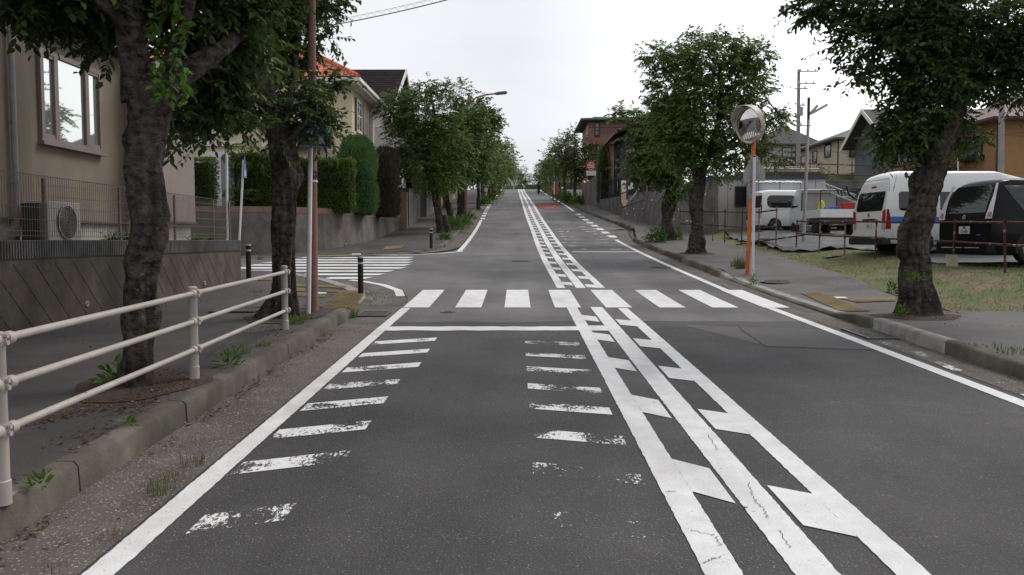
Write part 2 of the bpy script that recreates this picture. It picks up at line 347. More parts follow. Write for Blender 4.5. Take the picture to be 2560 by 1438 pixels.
# ================================================================== ground, road and markings
def ys(y0, y1, step):
    n = max(1, int(round((y1 - y0) / step))); return [y0 + (y1 - y0) * i / n for i in range(n + 1)]
def strip(mb, y0, y1, fl, fr, dz, step=1.0, jit=0, nx=1, zf=None):
    """sheet between x=fl(y) and x=fr(y) that follows the road profile"""
    rnd = random.Random(int(y0 * 77) + int(fl(y0) * 991)); rows = []
    for y in ys(y0, y1, step):
        a = fl(y) + rnd.uniform(-jit, jit); b = fr(y) + rnd.uniform(-jit, jit)
        rows.append([(a + (b - a) * i / nx, y, (zf or (lambda x, yy: zr(yy)))(a + (b - a) * i / nx, y) + dz) for i in range(nx + 1)])
    base = len(mb.v)
    for r_ in rows: mb.v += r_
    k = nx + 1
    for i in range(len(rows) - 1):
        for j in range(nx): mb.f.append((base+i*k+j, base+i*k+j+1, base+(i+1)*k+j+1, base+(i+1)*k+j))
    return mb
def sheet(mb, pts, dz, zf=None):
    mb.poly([(x, y, (zf(x, y) if zf else zr(y)) + dz) for x, y in pts]); return mb
LX = lambda y: -2.57 + off(y)            # left kerb
RX = lambda y: 4.95 + off(y)             # right kerb
# base terrain: one sheet to the horizon
mb = MB(); X = [-900, -300, -120, -60, -30, -14, -7, -3, 0, 3, 6, 10, 16, 30, 60, 120, 300, 900]
Y = [-400, -150, -60] + list(np.arange(-50, 182, 2.0)) + [190, 200, 230, 300, 400, 700, 1500]
for y in Y:
    for x in X: mb.v.append((x, y, zr(min(max(y, -60), 400)) - .06))
k = len(X)
for i in range(len(Y) - 1):
    for j in range(k - 1): mb.f.append((i*k+j, i*k+j+1, (i+1)*k+j+1, (i+1)*k+j))
struct(mb, 'ground', EARTH, smooth=True, sharp=60)
# carriageway with the mouth of the side street
def cleft(y):     # left limit of the carriageway paving (incl. side street mouth)
    if 14.2 < y < 20.2:
        t = (y - 14.2) / 6.0; return -2.0 - 5.5 * (1 - math.sqrt(max(0, 1 - t ** 2.2)))
    if 20.2 <= y <= 25.9: return -40
    if 25.9 < y < 30:
        t = (30 - y) / 4.1; return -2.15 - 5.2 * (1 - math.sqrt(max(0, 1 - t ** 2.2)))
    return -2.0 + off(y)
mb = MB()
strip(mb, -12, 14.2, cleft, lambda y: 4.52, 0, .5, nx=6)
strip(mb, 14.2, 20.19, cleft, lambda y: 4.52 + off(y), 0, .12, nx=6)
strip(mb, 20.2, 25.9, cleft, lambda y: 4.52 + off(y), 0, .4, nx=8)
strip(mb, 25.9001, 30, lambda y: cleft(y) if y > 25.91 else -7.35, lambda y: 4.52 + off(y), 0, .12, nx=6)
strip(mb, 30, 176, lambda y: -2.0 + off(y), lambda y: 4.52 + off(y) + (1.2 if 41 < y < 58 else 0), 0, 1, nx=6)
struct(mb, 'road', A, smooth=True, sharp=60)
# gutters
mb = MB()
strip(mb, -12, 12.4, lambda y: -2.6, lambda y: -2.0, .003, .5, nx=2)
strip(mb, 12.4, 14.2, lambda y: -2.62, lambda y: -2.0, .003, .3, nx=2)
KC = [(-2.6, 12.4), (-2.6, 14.2), (-2.68, 15.2), (-2.95, 16.4), (-3.45, 17.5), (-4.2, 18.5), (-5.1, 19.2), (-6.2, 19.55), (-9, 19.7), (-40, 19.8)]
def offs(pl, d):      # offset polyline to its right by d (towards the road)
    o = []
    for i, p in enumerate(pl):
        a = Vector(pl[max(i-1, 0)]); b = Vector(pl[min(i+1, len(pl)-1)]); t = (b - a).normalized(); o.append((p[0] + t.y * d, p[1] - t.x * d))
    return o
o1 = offs(KC, .62)
for i in range(1, len(KC) - 1):
    sheet(mb, [KC[i], o1[i], o1[i+1], KC[i+1]], .006)
KC2 = [(-40, 26.6), (-8.5, 26.5), (-6.6, 26.6), (-5.4, 26.95), (-4.3, 27.5), (-3.4, 28.3), (-2.95, 29.3), (-2.72, 30.5)]
o2 = offs(KC2, .55)
for i in range(len(KC2) - 1): sheet(mb, [KC2[i], o2[i], o2[i+1], KC2[i+1]], .006)
strip(mb, 30.5, 176, lambda y: LX(y), lambda y: -2.05 + off(y), .004, 1)
strip(mb, -12, 41, lambda y: 4.52 + off(y), lambda y: RX(y) + (0 if y < 34 else (y - 34) * .1), .004, .5, nx=2)
strip(mb, 58, 176, lambda y: 4.52 + off(y), lambda y: RX(y), .004, 1)
struct(mb, 'gutter', GUT)
# ---- sidewalks
def lside(y): return -5.9 if y < 17.1 else -44
mb = MB()
H1 = .185
strip(mb, -12, 12.4, lambda y: -5.9, lambda y: -2.72, H1 - .004, .5, nx=4)
ramp = lambda x, y: zr(y) + H1 - .004 - (H1 - .045) * min(1, max(0, (y - 12.4) / .8)) * min(1, max(0, (x + 5.6) / 2.0))
def kcx(y, pl):
    for a, b in zip(pl, pl[1:]):
        if min(a[1], b[1]) <= y <= max(a[1], b[1]) and a[1] != b[1]:
            return a[0] + (b[0] - a[0]) * (y - a[1]) / (b[1] - a[1])
    return pl[-1][0]
strip(mb, 12.4, 17.2, lambda y: -5.9, lambda y: kcx(y, KC) - .1, 0, .15, nx=8, zf=ramp)
strip(mb, 17.2, 19.5, lambda y: -44, lambda y: kcx(y, KC) - .08, 0, .15, nx=40, zf=ramp)
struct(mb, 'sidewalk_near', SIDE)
mb = MB(); H2 = .13
r2 = lambda x, y: zr(y) + .03 + (H2 - .03) * min(1, max(0, (y - 27.2) / 3))
strip(mb, 26.65, 30.5, lambda y: -44, lambda y: kcx(y, KC2) - .12, 0, .15, nx=40, zf=r2)
strip(mb, 30.5, 176, lambda y: -6.6 + off(y), lambda y: LX(y) - .12, H2, 1, nx=2)
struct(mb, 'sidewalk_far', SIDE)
# right sidewalk: boundary with the bank
def xb(y): return float(np.interp(y, [12.2, 12.5, 15.6, 18, 22, 28, 36, 46, 52, 60], [6.55, 6.6, 6.95, 7.45, 7.75, 8.0, 8.0, 6.75, 6.2, 5.9]))
rkx = lambda y: float(np.interp(y, [-12, 34, 41, 43, 50, 58, 62, 200], [4.95, 4.95, 5.9, 6.0, 5.5, 5.0, 4.95, 4.95])) + (off(y))
def rz_(x, y):
    drop = min(1, max(0, (y - 11.9) / 1.1)) * min(1, max(0, (20 - y) / 1.0)) * min(1, max(0, (7.2 - x) / 1.8))
    return zr(y) + .155 - .125 * drop
mb = MB()
strip(mb, -12, 11.9, lambda y: RX(y) + .16, lambda y: 40, .155, .5, nx=6)
strip(mb, 11.9, 12.2, lambda y: 6.55, lambda y: 40, .155, .3, nx=6)
strip(mb, 11.9, 60, lambda y: rkx(y) + .15, xb, 0, .3, nx=5, zf=rz_)
strip(mb, 60, 176, lambda y: RX(y) + .15, lambda y: 7.6 + off(y), .15, 1, nx=2)
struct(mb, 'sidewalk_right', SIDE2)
# ---- kerbs : profile swept along polyline
def kerb(mb, pl, h, wd=.15, side=-1, dz=0, gap=0.6, hf=None):
    """pl follows the road-side foot; side=-1 kerb lies to the left of travel"""
    pts = []
    for a, b in zip(pl, pl[1:]):
        L = (Vector(b) - Vector(a)).length; n = max(1, int(L / .3))
        for i in range(n): pts.append((a[0] + (b[0]-a[0])*i/n, a[1] + (b[1]-a[1])*i/n))
    pts.append(pl[-1]); m = len(pts); b0 = len(mb.v)
    for i, p in enumerate(pts):
        t = (Vector(pts[min(i+1, m-1)]) - Vector(pts[max(i-1, 0)])).normalized(); nx_, ny_ = (-t.y, t.x) if side == -1 else (t.y, -t.x)
        z = zr(p[1]) + dz; hh = hf(p[0], p[1]) if hf else h
        jz = mnoise.noise(Vector((p[0], p[1], 0)) * 1.3) * .006
        for d, q in ((0, -.05), (.012, hh - .03), (.035, hh - .004 + jz), (wd * .6, hh + jz), (wd, hh), (wd + .005, -.05)):
            mb.v.append((p[0] + nx_ * d, p[1] + ny_ * d, z + q))
    for i in range(m - 1):
        for j in range(5): mb.f.append((b0+i*6+j, b0+i*6+j+1, b0+(i+1)*6+j+1, b0+(i+1)*6+j))
    mb.f.append(tuple(b0+j for j in range(6))); mb.f.append(tuple(b0+(m-1)*6+j for j in reversed(range(6))))
mb = MB()
jy = [-12, -6, -2.2, 0.1, 2.4, 4.7, 6.25, 7.9, 9.1, 10.3, 12.35]
for a, b in zip(jy, jy[1:]): kerb(mb, [(-2.57 + random.Random(int(a*9)).uniform(-.008, .008), a + .006), (-2.57, b - .006)], H1)
tag(mb.build('kerb_left', KERB, smooth=True, sharp=50), kind='structure')
mb = MB(); kerb(mb, KC[0:1] + [(-2.6, 13.2)], H1, hf=lambda x, y: max(.045, H1 - (y - 12.4) * .175))
kerb(mb, [(-2.6, 13.2)] + KC[1:], .04, hf=lambda x, y: .045)
kerb(mb, KC2, .05, hf=lambda x, y: .035 + max(0, (y - 27.3)) * .032, side=-1)
kerb(mb, [(LX(y), y) for y in ys(30.5, 42, 1)], H2 + .01); kerb(mb, [(LX(y), y) for y in ys(53, 150, 3)], H2 + .01)
tag(mb.build('kerb_corner', KERB, smooth=True, sharp=50), kind='structure')
mb = MB(); ry = [-12, -7, -3, -.9, 1.4, 3.6, 5.8, 7.8, 9.4]
for a, b in zip(ry, ry[1:]): kerb(mb, [(4.95, a + .006), (4.95, b - .006)], .16, side=1)
kerb(mb, [(4.95, 11.35), (4.95, 13.0)], .16, side=1, hf=lambda x, y: .157 - max(0, y - 11.9) * .11)
kerb(mb, [(4.97, 13.0), (4.93, 19.0)], .035, side=1, hf=lambda x, y: .035)
kerb(mb, [(4.93, 19.0), (4.87, 20.4)], .1, side=1, hf=lambda x, y: .035 + min(1, (y - 19) / 1.0) * .115)
kerb(mb, [(rkx(y), y) for y in [20.4, 24, 28, 33.9]], .155, side=1)
kerb(mb, [(4.8, 34), (5.1, 37), (5.45, 39.5)], .05, side=1)
kerb(mb, [(rkx(y), y) for y in [40.5, 42, 44, 47, 50, 54, 58, 62]], .16, side=1)
kerb(mb, [(rkx(y), y) for y in ys(62, 92, 3)], .15, side=1); kerb(mb, [(rkx(y), y) for y in ys(98, 150, 4)], .15, side=1)
tag(mb.build('kerb_right', KERB, smooth=True, sharp=50), kind='structure')
mb = MB(); kerb(mb, [(4.95, 9.41), (4.95, 10.36)], .165, side=1); kerb(mb, [(4.955, 10.38), (4.95, 11.33)], .17, side=1)
kerb(mb, [(4.93, 19.02), (4.9, 19.7)], .06, side=1, dz=.003, hf=lambda x, y: .038 + min(1, (y - 19) / 1.0) * .115)
tag(mb.build('kerb_new_blocks', KERBN, smooth=True, sharp=50), kind='structure')
# pale concrete edge and gutter ribs at the dropped kerb
mb = MB(); strip(mb, 13.1, 19.2, lambda y: 5.1, lambda y: 5.3, 0, .4, zf=lambda x, y: rz_(x, y) + .004)
o3 = offs(KC, -.15); o4 = offs(KC, -.42)
for i in range(1, 6): mb.poly([(o4[i][0], o4[i][1], ramp(*o4[i]) + .006), (o3[i][0], o3[i][1], ramp(*o3[i]) + .008), (o3[i+1][0], o3[i+1][1], ramp(*o3[i+1]) + .008), (o4[i+1][0], o4[i+1][1], ramp(*o4[i+1]) + .006)])
struct(mb, 'concrete_edging', KERBN)
# ---- painted markings
DZ = .005; J = .0035
mb = MB()
strip(mb, 1.5, 13.9, lambda y: -1.98, lambda y: -1.83, DZ, .04, J)
strip(mb, 28.6, 49.3, lambda y: -2.0 + off(y), lambda y: -1.83 + off(y), DZ, .5, 0)
for i in range(8): strip(mb, 50.2 + i*2.5, 51.4 + i*2.5, lambda y: -2.0 + off(y), lambda y: -1.72 + off(y), DZ, .6)
strip(mb, 70.5, 146, lambda y: -2.0 + off(y), lambda y: -1.83 + off(y), DZ, 1)
pl = [(-6.4, 26.75), (-5.0, 26.78), (-3.9, 27.0), (-3.2, 27.3), (-2.6, 27.75), (-2.15, 28.35), (-2.0, 28.75)][1:]
a = pl; b = offs(pl, .16)
for i in range(len(pl) - 1): sheet(mb, [a[i], b[i], b[i+1], a[i+1]], DZ + .001)
pl = [(-2.35, 15.75), (-2.55, 16.8), (-3.0, 17.8), (-3.55, 18.55), (-3.95, 18.9)]
b = offs(pl, .17)
for i in range(len(pl) - 1): sheet(mb, [pl[i], b[i], b[i+1], pl[i+1]], .012)
struct(mb, 'edge_line_left', PAINT)
mb = MB()
strip(mb, 1.5, 34.8, lambda y: 4.27 + off(y), lambda y: 4.42 + off(y), DZ, .06, J * .6)
for i in range(8): strip(mb, 36.2 + i*2.55, 37.5 + i*2.55, lambda y: 4.25 + off(y), lambda y: 4.6 + off(y), DZ, .6)
strip(mb, 58, 93, lambda y: 4.3 + off(y), lambda y: 4.47 + off(y), DZ, 1); strip(mb, 101, 146, lambda y: 4.3 + off(y), lambda y: 4.5 + off(y), DZ, 1)
struct(mb, 'edge_line_right', PAINT)
mb = MB()
LA = [(.855, 1.03), (1.265, 1.47), (1.725, 1.885)]
for (a_, b_) in LA:
    strip(mb, 1.6, 14.05 if a_ != 1.725 else 13.9, lambda y: a_, lambda y: b_, DZ, .035, J)
    strip(mb, 17.35, 60, lambda y: a_ + off(y), lambda y: b_ + off(y), DZ, .35, 0)
    strip(mb, 60, 172, lambda y: a_ + off(y), lambda y: b_ + off(y), DZ, 1, 0)
for i in range(-1, 90):
    y = 2.83 + 1.9 * i
    if y + .7 > 146: break
    for (x0, x1, s, o_) in ((1.03, 1.235, -.2, 0), (1.505, 1.725, -.15, 1.48)):
        ya = y + o_ - (0.1 if o_ else 0)
        if 13.2 < ya + .3 < 17.6 or ya < 1.6: continue
        ox = off(ya)
        sheet(mb, [(x0+ox, ya), (x1+ox, ya+s), (x1+ox, ya+s+.63), (x0+ox, ya+.63)], DZ + .0005)
struct(mb, 'centre_line_marking', PAINT)
mb = MB()
for i, x in enumerate([-1.97, -1.07, -.22, .65, 1.53, 2.45, 3.36, 4.24]):
    wd = .45
    for k in range(8):
        ya = 13.97 + k * .375; yb = ya + .375
        sheet(mb, [(x, ya), (x+wd, ya), (x+wd, yb), (x, yb)], DZ + .002)
struct(mb, 'crosswalk', PAINT)
mb = MB(); rs = [(-4.6, -3.6, 19.2), (-5.4, -3.45, 20.1), (-7.2, -3.35, 21.0), (-7.7, -3.15, 21.9), (-7.6, -3.15, 22.8), (-7.4, -3.2, 23.7), (-7.0, -3.3, 24.6), (-6.8, -3.4, 25.5)]
for (x0, x1, y) in rs:
    sk = .35
    sheet(mb, [(x0 - .1, y - .0), (x1, y), (x1 + .12, y + .45), (x0 + .12, y + .45)], .013)
struct(mb, 'side_street_crosswalk', PAINT)
mb = MB()
xs_ = [-1.98 + i * (3.25 / 22) for i in range(23)]
rn = random.Random(4); jj = [(rn.uniform(-.03, .03), rn.uniform(-.03, .03)) for _ in xs_]
for i in range(22):
    sheet(mb, [(xs_[i], 11.22 + jj[i][0]), (xs_[i+1], 11.22 + jj[i+1][0]), (xs_[i+1], 11.62 + jj[i+1][1] + .12 * (i > 18)), (xs_[i], 11.62 + jj[i][1] + .12 * (i > 19))], DZ + .0015)
sheet(mb, [(1.9, 28.15), (4.27, 28.2), (4.27, 28.42), (1.9, 28.4)], DZ + .001)
struct(mb, 'stop_line', PAINT)
# worn deceleration bars
rows = [(10.16, 0), (9.29, 0), (8.41, 0), (7.59, 2), (6.80, 1), (5.96, 1), (5.16, 1), (4.22, 1)]
acc = [MB() for _ in PW]
for y, k in rows:
    xa, xb_ = (-1.8, -1.05) if y > 8 else (-1.8, -1.15)
    if y < 4.5: xa, xb_ = -1.7, -1.25
    for i in range(6):
        x0 = xa + (xb_-xa)*i/6; x1 = xa + (xb_-xa)*(i+1)/6; s = lambda x: (x - xa) * .42
        acc[k].poly([(x0, y-.14+s(x0), zr(y-.14+s(x0))+.004), (x1, y-.14+s(x1), zr(y-.14+s(x1))+.004), (x1, y+.12+s(x1), zr(y+.12+s(x1))+.004), (x0, y+.12+s(x0), zr(y+.12+s(x0))+.004)])
for j, (y, k) in enumerate([(10.25, 2), (9.35, 2), (8.48, 1), (7.62, 2), (6.85, 2), (5.98, 2), (5.15, 3), (4.3, 4)]):
    s = lambda x: -(x - .1) * .3
    for i in range(5):
        x0 = .1 + i * .135; x1 = x0 + .135
        acc[k].poly([(x0, y-.1+s(x0), zr(y-.1+s(x0))+.004), (x1, y-.1+s(x1), zr(y-.1+s(x1))+.004), (x1, y+.14+s(x1), zr(y+.14+s(x1))+.004), (x0, y+.14+s(x0), zr(y+.14+s(x0))+.004)])
for i, q in enumerate(acc): struct(q, 'worn_slow_bars', PW[i])
mb = MB()
for i in range(9):
    y = 29.5 + i * 1.75
    for xa, x1 in ((1.95, 2.7), (3.5, 4.2)): sheet(mb, [(xa+off(y), y), (x1+off(y), y), (x1+off(y), y+.3), (xa+off(y), y+.3)], .004)
struct(mb, 'faded_slow_bars', FADED)
REDP = mat('red_pavement', (.24, .06, .055), (.18, .05, .048), scale=2, rough=.85)
mb = MB(); strip(mb, 60.5, 71.5, lambda y: 2.0 + off(y), lambda y: 3.85 + off(y), .006, 1.1)
struct(mb, 'red_pavement_patch', REDP)
mb = MB()
for (x, y, a, b) in ((2.62, 62.3, .5, .5), (2.75, 64.2, .16, .9), (2.55, 66.3, .3, .35), (2.8, 67.6, .22, .4), (3.05, 64.0, .28, .5), (2.6, 70.2, .6, .25), (3.3, 62.0, .5, .35), (3.35, 65.8, .2, .8)):
    sheet(mb, [(x+off(y), y), (x+a+off(y), y), (x+a+off(y), y+b), (x+off(y), y+b)], .01)
struct(mb, 'red_patch_lettering', FADED)
mb = MB()
for (x0, y0, l_) in ((4.55, 9.9, .35), (4.58, 9.2, .3), (4.5, 8.3, .6), (4.62, 7.7, .5), (4.5, 6.9, .4), (4.6, 6.1, .5)):
    sheet(mb, [(x0, y0), (x0+.12, y0), (x0+.14, y0+l_), (x0+.03, y0+l_)], .008)
struct(mb, 'faded_gutter_paint', FADED)
# white cracks in the paint / patch lines on the right lane
mb = MB(); rn = random.Random(8)
def crack(mb, pts, wd, dz):
    for (a, b) in zip(pts, pts[1:]):
        d = (Vector(b) - Vector(a)).normalized() * wd; nx_, ny_ = -d.y, d.x
        sheet(mb, [(a[0]-nx_, a[1]-ny_), (b[0]-nx_, b[1]-ny_), (b[0]+nx_, b[1]+ny_), (a[0]+nx_, a[1]+ny_)], dz)
def wig(a, b, n, amp):
    return [(a[0] + (b[0]-a[0])*i/n + rn.uniform(-amp, amp), a[1] + (b[1]-a[1])*i/n + rn.uniform(-amp, amp)) for i in range(n+1)]
def pg2(x, y): q = PG(x, y); return (q.x, q.y)
for pts in ([(1785, 1270), (1855, 1275), (1870, 1275)], [(1725, 1330), (1790, 1345), (1800, 1370)], [(1660, 1232), (1690, 1232)], [(1770, 1090), (1795, 1130)], [(1870, 1210), (1880, 1245), (1905, 1275), (1920, 1300)], [(1945, 1330), (1975, 1375)], [(1760, 1415), (1800, 1395)]):
    q = [pg2(*p) for p in pts]
    for a, b in zip(q, q[1:]): crack(mb, wig(a, b, 12, .012), .0016, .009)
for pts in ([(1500, 806), (1700, 812), (1850, 815), (2060, 823), (2190, 835)], [(1600, 825), (1840, 815), (1915, 868), (2190, 878)], [(1915, 868), (1850, 825)]):
    q = [pg2(*p) for p in pts]
    for a, b in zip(q, q[1:]): crack(mb, wig(a, b, 16, .02), .005, .0035)
for pts in ([(960, 790), (1000, 792)],): pass
struct(mb, 'pavement_cracks', mat('crack_dark', (.022, .021, .02), rough=1))
mb = MB(); sheet(mb, [pg2(*p) for p in ((1700, 812), (1850, 817), (2060, 825), (2185, 838), (2215, 876), (1915, 866))], .003)
struct(mb, 'pavement_patch', mat('asphalt_patch', (.105, .1, .098), (.085, .08, .08), scale=2, rough=.85, speck=((.2, .2, .2), 90, .7)))
mb = MB()
strip(mb, 28.5, 30.0, lambda y: -.2, lambda y: .6, .0035, .3)
# yellow tactile paving
mb = MB()
def tac(pts, f, dz=.012):
    Q = [Vector((q.x, q.y)) for q in (PG(*p, f=f) for p in pts)]
    bl = lambda a, b: (Q[0].lerp(Q[1], a)).lerp(Q[3].lerp(Q[2], a), b)
    n = max(2, int((Q[3] - Q[0]).length / .075)); k = 4
    for i in range(n):
        for t0, t1, h in ((i / n, (i + .3) / n, dz), ((i + .3) / n, (i + .75) / n, dz + .006), ((i + .75) / n, (i + 1) / n, dz)):
            for j in range(k):
                c = [bl(j / k, t0), bl((j+1) / k, t0), bl((j+1) / k, t1), bl(j / k, t1)]
                mb.poly([(p.x, p.y, f(p.x, p.y) + h) for p in c])
rz2 = lambda x, y: rz_(x, y)
tac([(850, 731), (911, 736), (868, 772), (798, 768)], ramp); tac([(815, 726), (905, 728), (903, 733), (813, 731)], ramp, .011)
tac([(740, 712), (865, 717), (866, 722), (740, 718)], ramp); tac([(735, 721), (762, 723), (762, 730), (735, 729)], ramp)
tac([(735, 734), (815, 735), (812, 745), (735, 743)], ramp); tac([(630, 697), (680, 697), (680, 703), (630, 702)], ramp)
tac([(2000, 733), (2050, 731), (2180, 779), (2100, 779)], rz2); tac([(2050, 733), (2118, 746), (2210, 755), (2135, 756)], rz2, .011)
tac([(2130, 748), (2235, 746), (2240, 754), (2140, 758)], rz2, .013)
tac([(795, 640), (900, 637), (905, 640), (795, 643)], r2); tac([(965, 617), (1010, 614), (1003, 622), (955, 625)], r2)
tac([(990, 633), (1010, 632), (1022, 634), (1000, 635)], r2); tac([(1032, 628), (1050, 627), (1056, 629), (1036, 631)], r2)
struct(mb, 'tactile_paving', TACT)
mb = MB()
for q, f in ((((795, 734), (816, 734), (816, 737), (795, 737)), ramp), (((2083, 745), (2110, 745), (2122, 749), (2092, 749)), rz2), (((880, 636), (902, 636), (902, 638), (880, 638)), r2)):
    p_ = [PG(*p, f=f) for p in q]; mb.poly([(p.x, p.y, f(p.x, p.y) + .022) for p in p_])
struct(mb, 'white_paving_marks', PAINT)
# dotted ribs of the gutter cover at the dropped kerbs
mb = MB()
for i in range(60):
    for j in range(4):
        y = 13.3 + i * .095; x = 4.72 + j * .05; mb.box(x, x+.028, y, y+.05, zr(y), zr(y) + .012)
oo = offs(KC[1:6], .06)
for a, b in zip(oo, oo[1:]):
    L = (Vector(b) - Vector(a)).length; n = int(L / .09)
    for i in range(n):
        for j in range(4):
            x = a[0]+(b[0]-a[0])*i/n + j*.05; y = a[1]+(b[1]-a[1])*i/n; mb.box(x, x+.028, y, y+.05, zr(y), zr(y)+.018)
struct(mb, 'gutter_ribs', KERBN)
# manholes and drains
MH = mat('cast_iron', (.13, .12, .115), (.08, .075, .07), scale=14, rough=.6, metal=.4, speck=((.25, .24, .23), 30, .6))
def manhole(c, r, z, label, nm='manhole_cover'):
    e = empty(nm, (c[0], c[1], z), label, 'manhole cover'); tl = .04
    m1_ = MB(); m1_.lathe([(r, 0), (r, .006), (r-.02, .008), (r-.04, .003), (0, .003)], (0, 0, .001), 28)
    n = 5
    for i in range(-n, n + 1):
        for j in range(-n, n + 1):
            x = i*r/(n+1.2); y = j*r/(n+1.2)
            if math.hypot(x, y) < r - .07: m1_.box(x-.025, x+.025, y-.012, y+.012, .0, .011)
    o = m1_.build('cover', MH, e, local=True); s = (zr(c[1]+.3) - zr(c[1]-.3)) / .6; o.rotation_euler = (math.atan(s), 0, 0)
    return e
q = PG(1300, 653); manhole((q.x, q.y), .33, zr(q.y)+.003, 'round iron manhole cover in the left lane beyond the crosswalk')
q = PG(1120, 781); manhole((q.x, q.y), .13, zr(q.y)+.003, 'small round iron valve cover just before the crosswalk')
q = PG(1950, 695, .15); manhole((q.x, q.y), .42, rz_(q.x, q.y)+.006, 'large round manhole cover on the right sidewalk beside the orange mirror pole')
q = PG(1650, 669); manhole((q.x, q.y), .3, zr(q.y)+.003, 'worn manhole cover in the right lane beside the edge line')
def grate(c, a, b, z, label, rz=0):
    e = empty('drain_grate', (c[0], c[1], z), label, 'drain', None, rz)
    m1_ = MB(); m1_.box(-a, a, -b, -b+.03, 0, .02); m1_.box(-a, a, b-.03, b, 0, .02); m1_.box(-a, -a+.03, -b+.03, b-.03, 0, .02); m1_.box(a-.03, a, -b+.03, b-.03, 0, .02)
    n = int(a / .022)
    for i in range(n): x = -a + .05 + (2*a-.1) * i / (n-1); m1_.box(x-.008, x+.008, -b+.03, b-.03, .0, .016)
    s = (zr(c[1]+.3) - zr(c[1]-.3)) / .6
    o = m1_.build('bars', MH, e, local=True); o.rotation_euler = (math.atan(s) if not rz else 0, 0, 0)
    m2_ = MB(); m2_.box(-a, a, -b, b, .0, .004); o = m2_.build('pit', BLACK, e, local=True); o.rotation_euler = (math.atan(s) if not rz else 0, 0, 0)
grate((4.72, 10.9), .2, .45, zr(10.9)+.004, 'dark gutter drain grate in front of the broken pale kerb block')
grate((-2.3, 13.0), .24, .3, zr(13.0)+.006, 'gutter drain grate at the end of the left kerb')
q = PG(595, 777, .18); grate((q.x, q.y), .33, .3, zr(q.y)+H1+.002, 'square steel drain grate in the left sidewalk behind the railing')
# ================================================================== vegetation builders
def leaves(pts, dirs, L, W, rng, full=True, droop=.35):
    """arrays of leaf faces: base points, leaf directions"""
    n = len(pts); d = dirs + rng.normal(0, .28, (n, 3)); d[:, 2] -= droop; d /= np.linalg.norm(d, axis=1)[:, None]
    up = np.tile([0, 0, 1.0], (n, 1)) + rng.normal(0, .45, (n, 3)); s = np.cross(d, up); s /= np.linalg.norm(s, axis=1)[:, None] + 1e-6
    nn = np.cross(s, d); l = L * rng.uniform(.7, 1.2, n)[:, None]; w_ = W * rng.uniform(.8, 1.15, n)[:, None]
    b = pts
    if full:
        t = b + d*l - nn*l*.12
        q = [b, b + d*l*.3 + s*w_*.5 + nn*w_*.14, b + d*l*.68 + s*w_*.42 + nn*w_*.06, t, b + d*l*.68 - s*w_*.42 + nn*w_*.06, b + d*l*.3 - s*w_*.5 + nn*w_*.14]
        m_ = [[0, 1, 2, 3], [0, 3, 4, 5]]
    else:
        q = [b, b + d*l*.45 + s*w_*.5 + nn*w_*.12, b + d*l, b + d*l*.45 - s*w_*.5 + nn*w_*.12]; m_ = [[0, 1, 2, 3]]
    V = np.stack(q, 1).reshape(-1, 3); k = len(q)
    Fc = (np.arange(n)[:, None, None] * k + np.array(m_)[None]).reshape(-1, 4)
    return V, Fc
def crown_pts(blobs, ntw, rng, per=10, tw=.45, shell=.55, cl=.42):
    """twigs in clusters spread through the blobs; returns leaf bases and directions"""
    vol = np.array([b[6] if len(b) > 6 else b[3]*b[4]*b[5] for b in blobs]) ** .8; vol /= vol.sum()
    ntc = max(1, ntw // 9); bi = rng.choice(len(blobs), ntc, p=vol)
    B = np.array([b[:6] for b in blobs])[bi]
    u = rng.normal(0, 1, (ntc, 3)); u /= np.linalg.norm(u, axis=1)[:, None]
    r = (shell + (1 - shell) * rng.uniform(0, 1, ntc)) ** .8; r = np.where(rng.uniform(0, 1, ntc) < .25, r * rng.uniform(.3, 1, ntc), r)
    cc = B[:, :3] + u * B[:, 3:6] * r[:, None]
    ti = np.repeat(np.arange(ntc), 9); n = len(ti)
    base = cc[ti] + rng.normal(0, cl, (n, 3)) * [1, 1, .62]
    rel = (base - B[ti, :3]) / B[ti, 3:6]; nr = np.linalg.norm(rel, axis=1); lim = np.where(rng.uniform(0, 1, n) < .17, rng.uniform(1.0, 1.42, n), rng.uniform(.72, 1.04, n)); fix = nr > lim
    rel[fix] *= (lim[fix] / nr[fix])[:, None]; base = B[ti, :3] + rel * B[ti, 3:6]
    out = base - B[ti, :3]; out /= np.linalg.norm(out, axis=1)[:, None] + 1e-6
    td = out + rng.normal(0, .55, (n, 3)); td[:, 2] += .12; td /= np.linalg.norm(td, axis=1)[:, None]
    t = np.tile(np.linspace(.05, 1, per), n); I = np.repeat(np.arange(n), per)
    tl = tw * rng.uniform(.6, 1.3, n)
    pts = base[I] + td[I] * (t * tl[I])[:, None]; pts[:, 2] -= (t ** 2) * tl[I] * .22
    side = np.cross(td, [0, 0, 1.0]); side /= np.linalg.norm(side, axis=1)[:, None] + 1e-6
    sg = np.where(np.arange(len(I)) % 2 == 0, 1, -1)[:, None]
    ld = td[I] * .55 + side[I] * sg * .75
    return pts, ld, base, td, tl, cc
def twigs_mesh(base, td, tl, rad, rng):
    n = len(base); s = np.cross(td, [0, 0, 1.0]); s /= np.linalg.norm(s, axis=1)[:, None] + 1e-6; c = np.cross(s, td)
    tip = base + td * tl[:, None]; tip[:, 2] -= tl * .2
    st = base - td * tl[:, None] * .3
    V = np.stack([st + s*rad, st - s*rad*.5 + c*rad*.86, st - s*rad*.5 - c*rad*.86, tip], 1).reshape(-1, 3)
    m_ = np.array([[0, 1, 3], [1, 2, 3], [2, 0, 3]]); return V, (np.arange(n)[:, None, None]*4 + m_[None]).reshape(-1, 3)
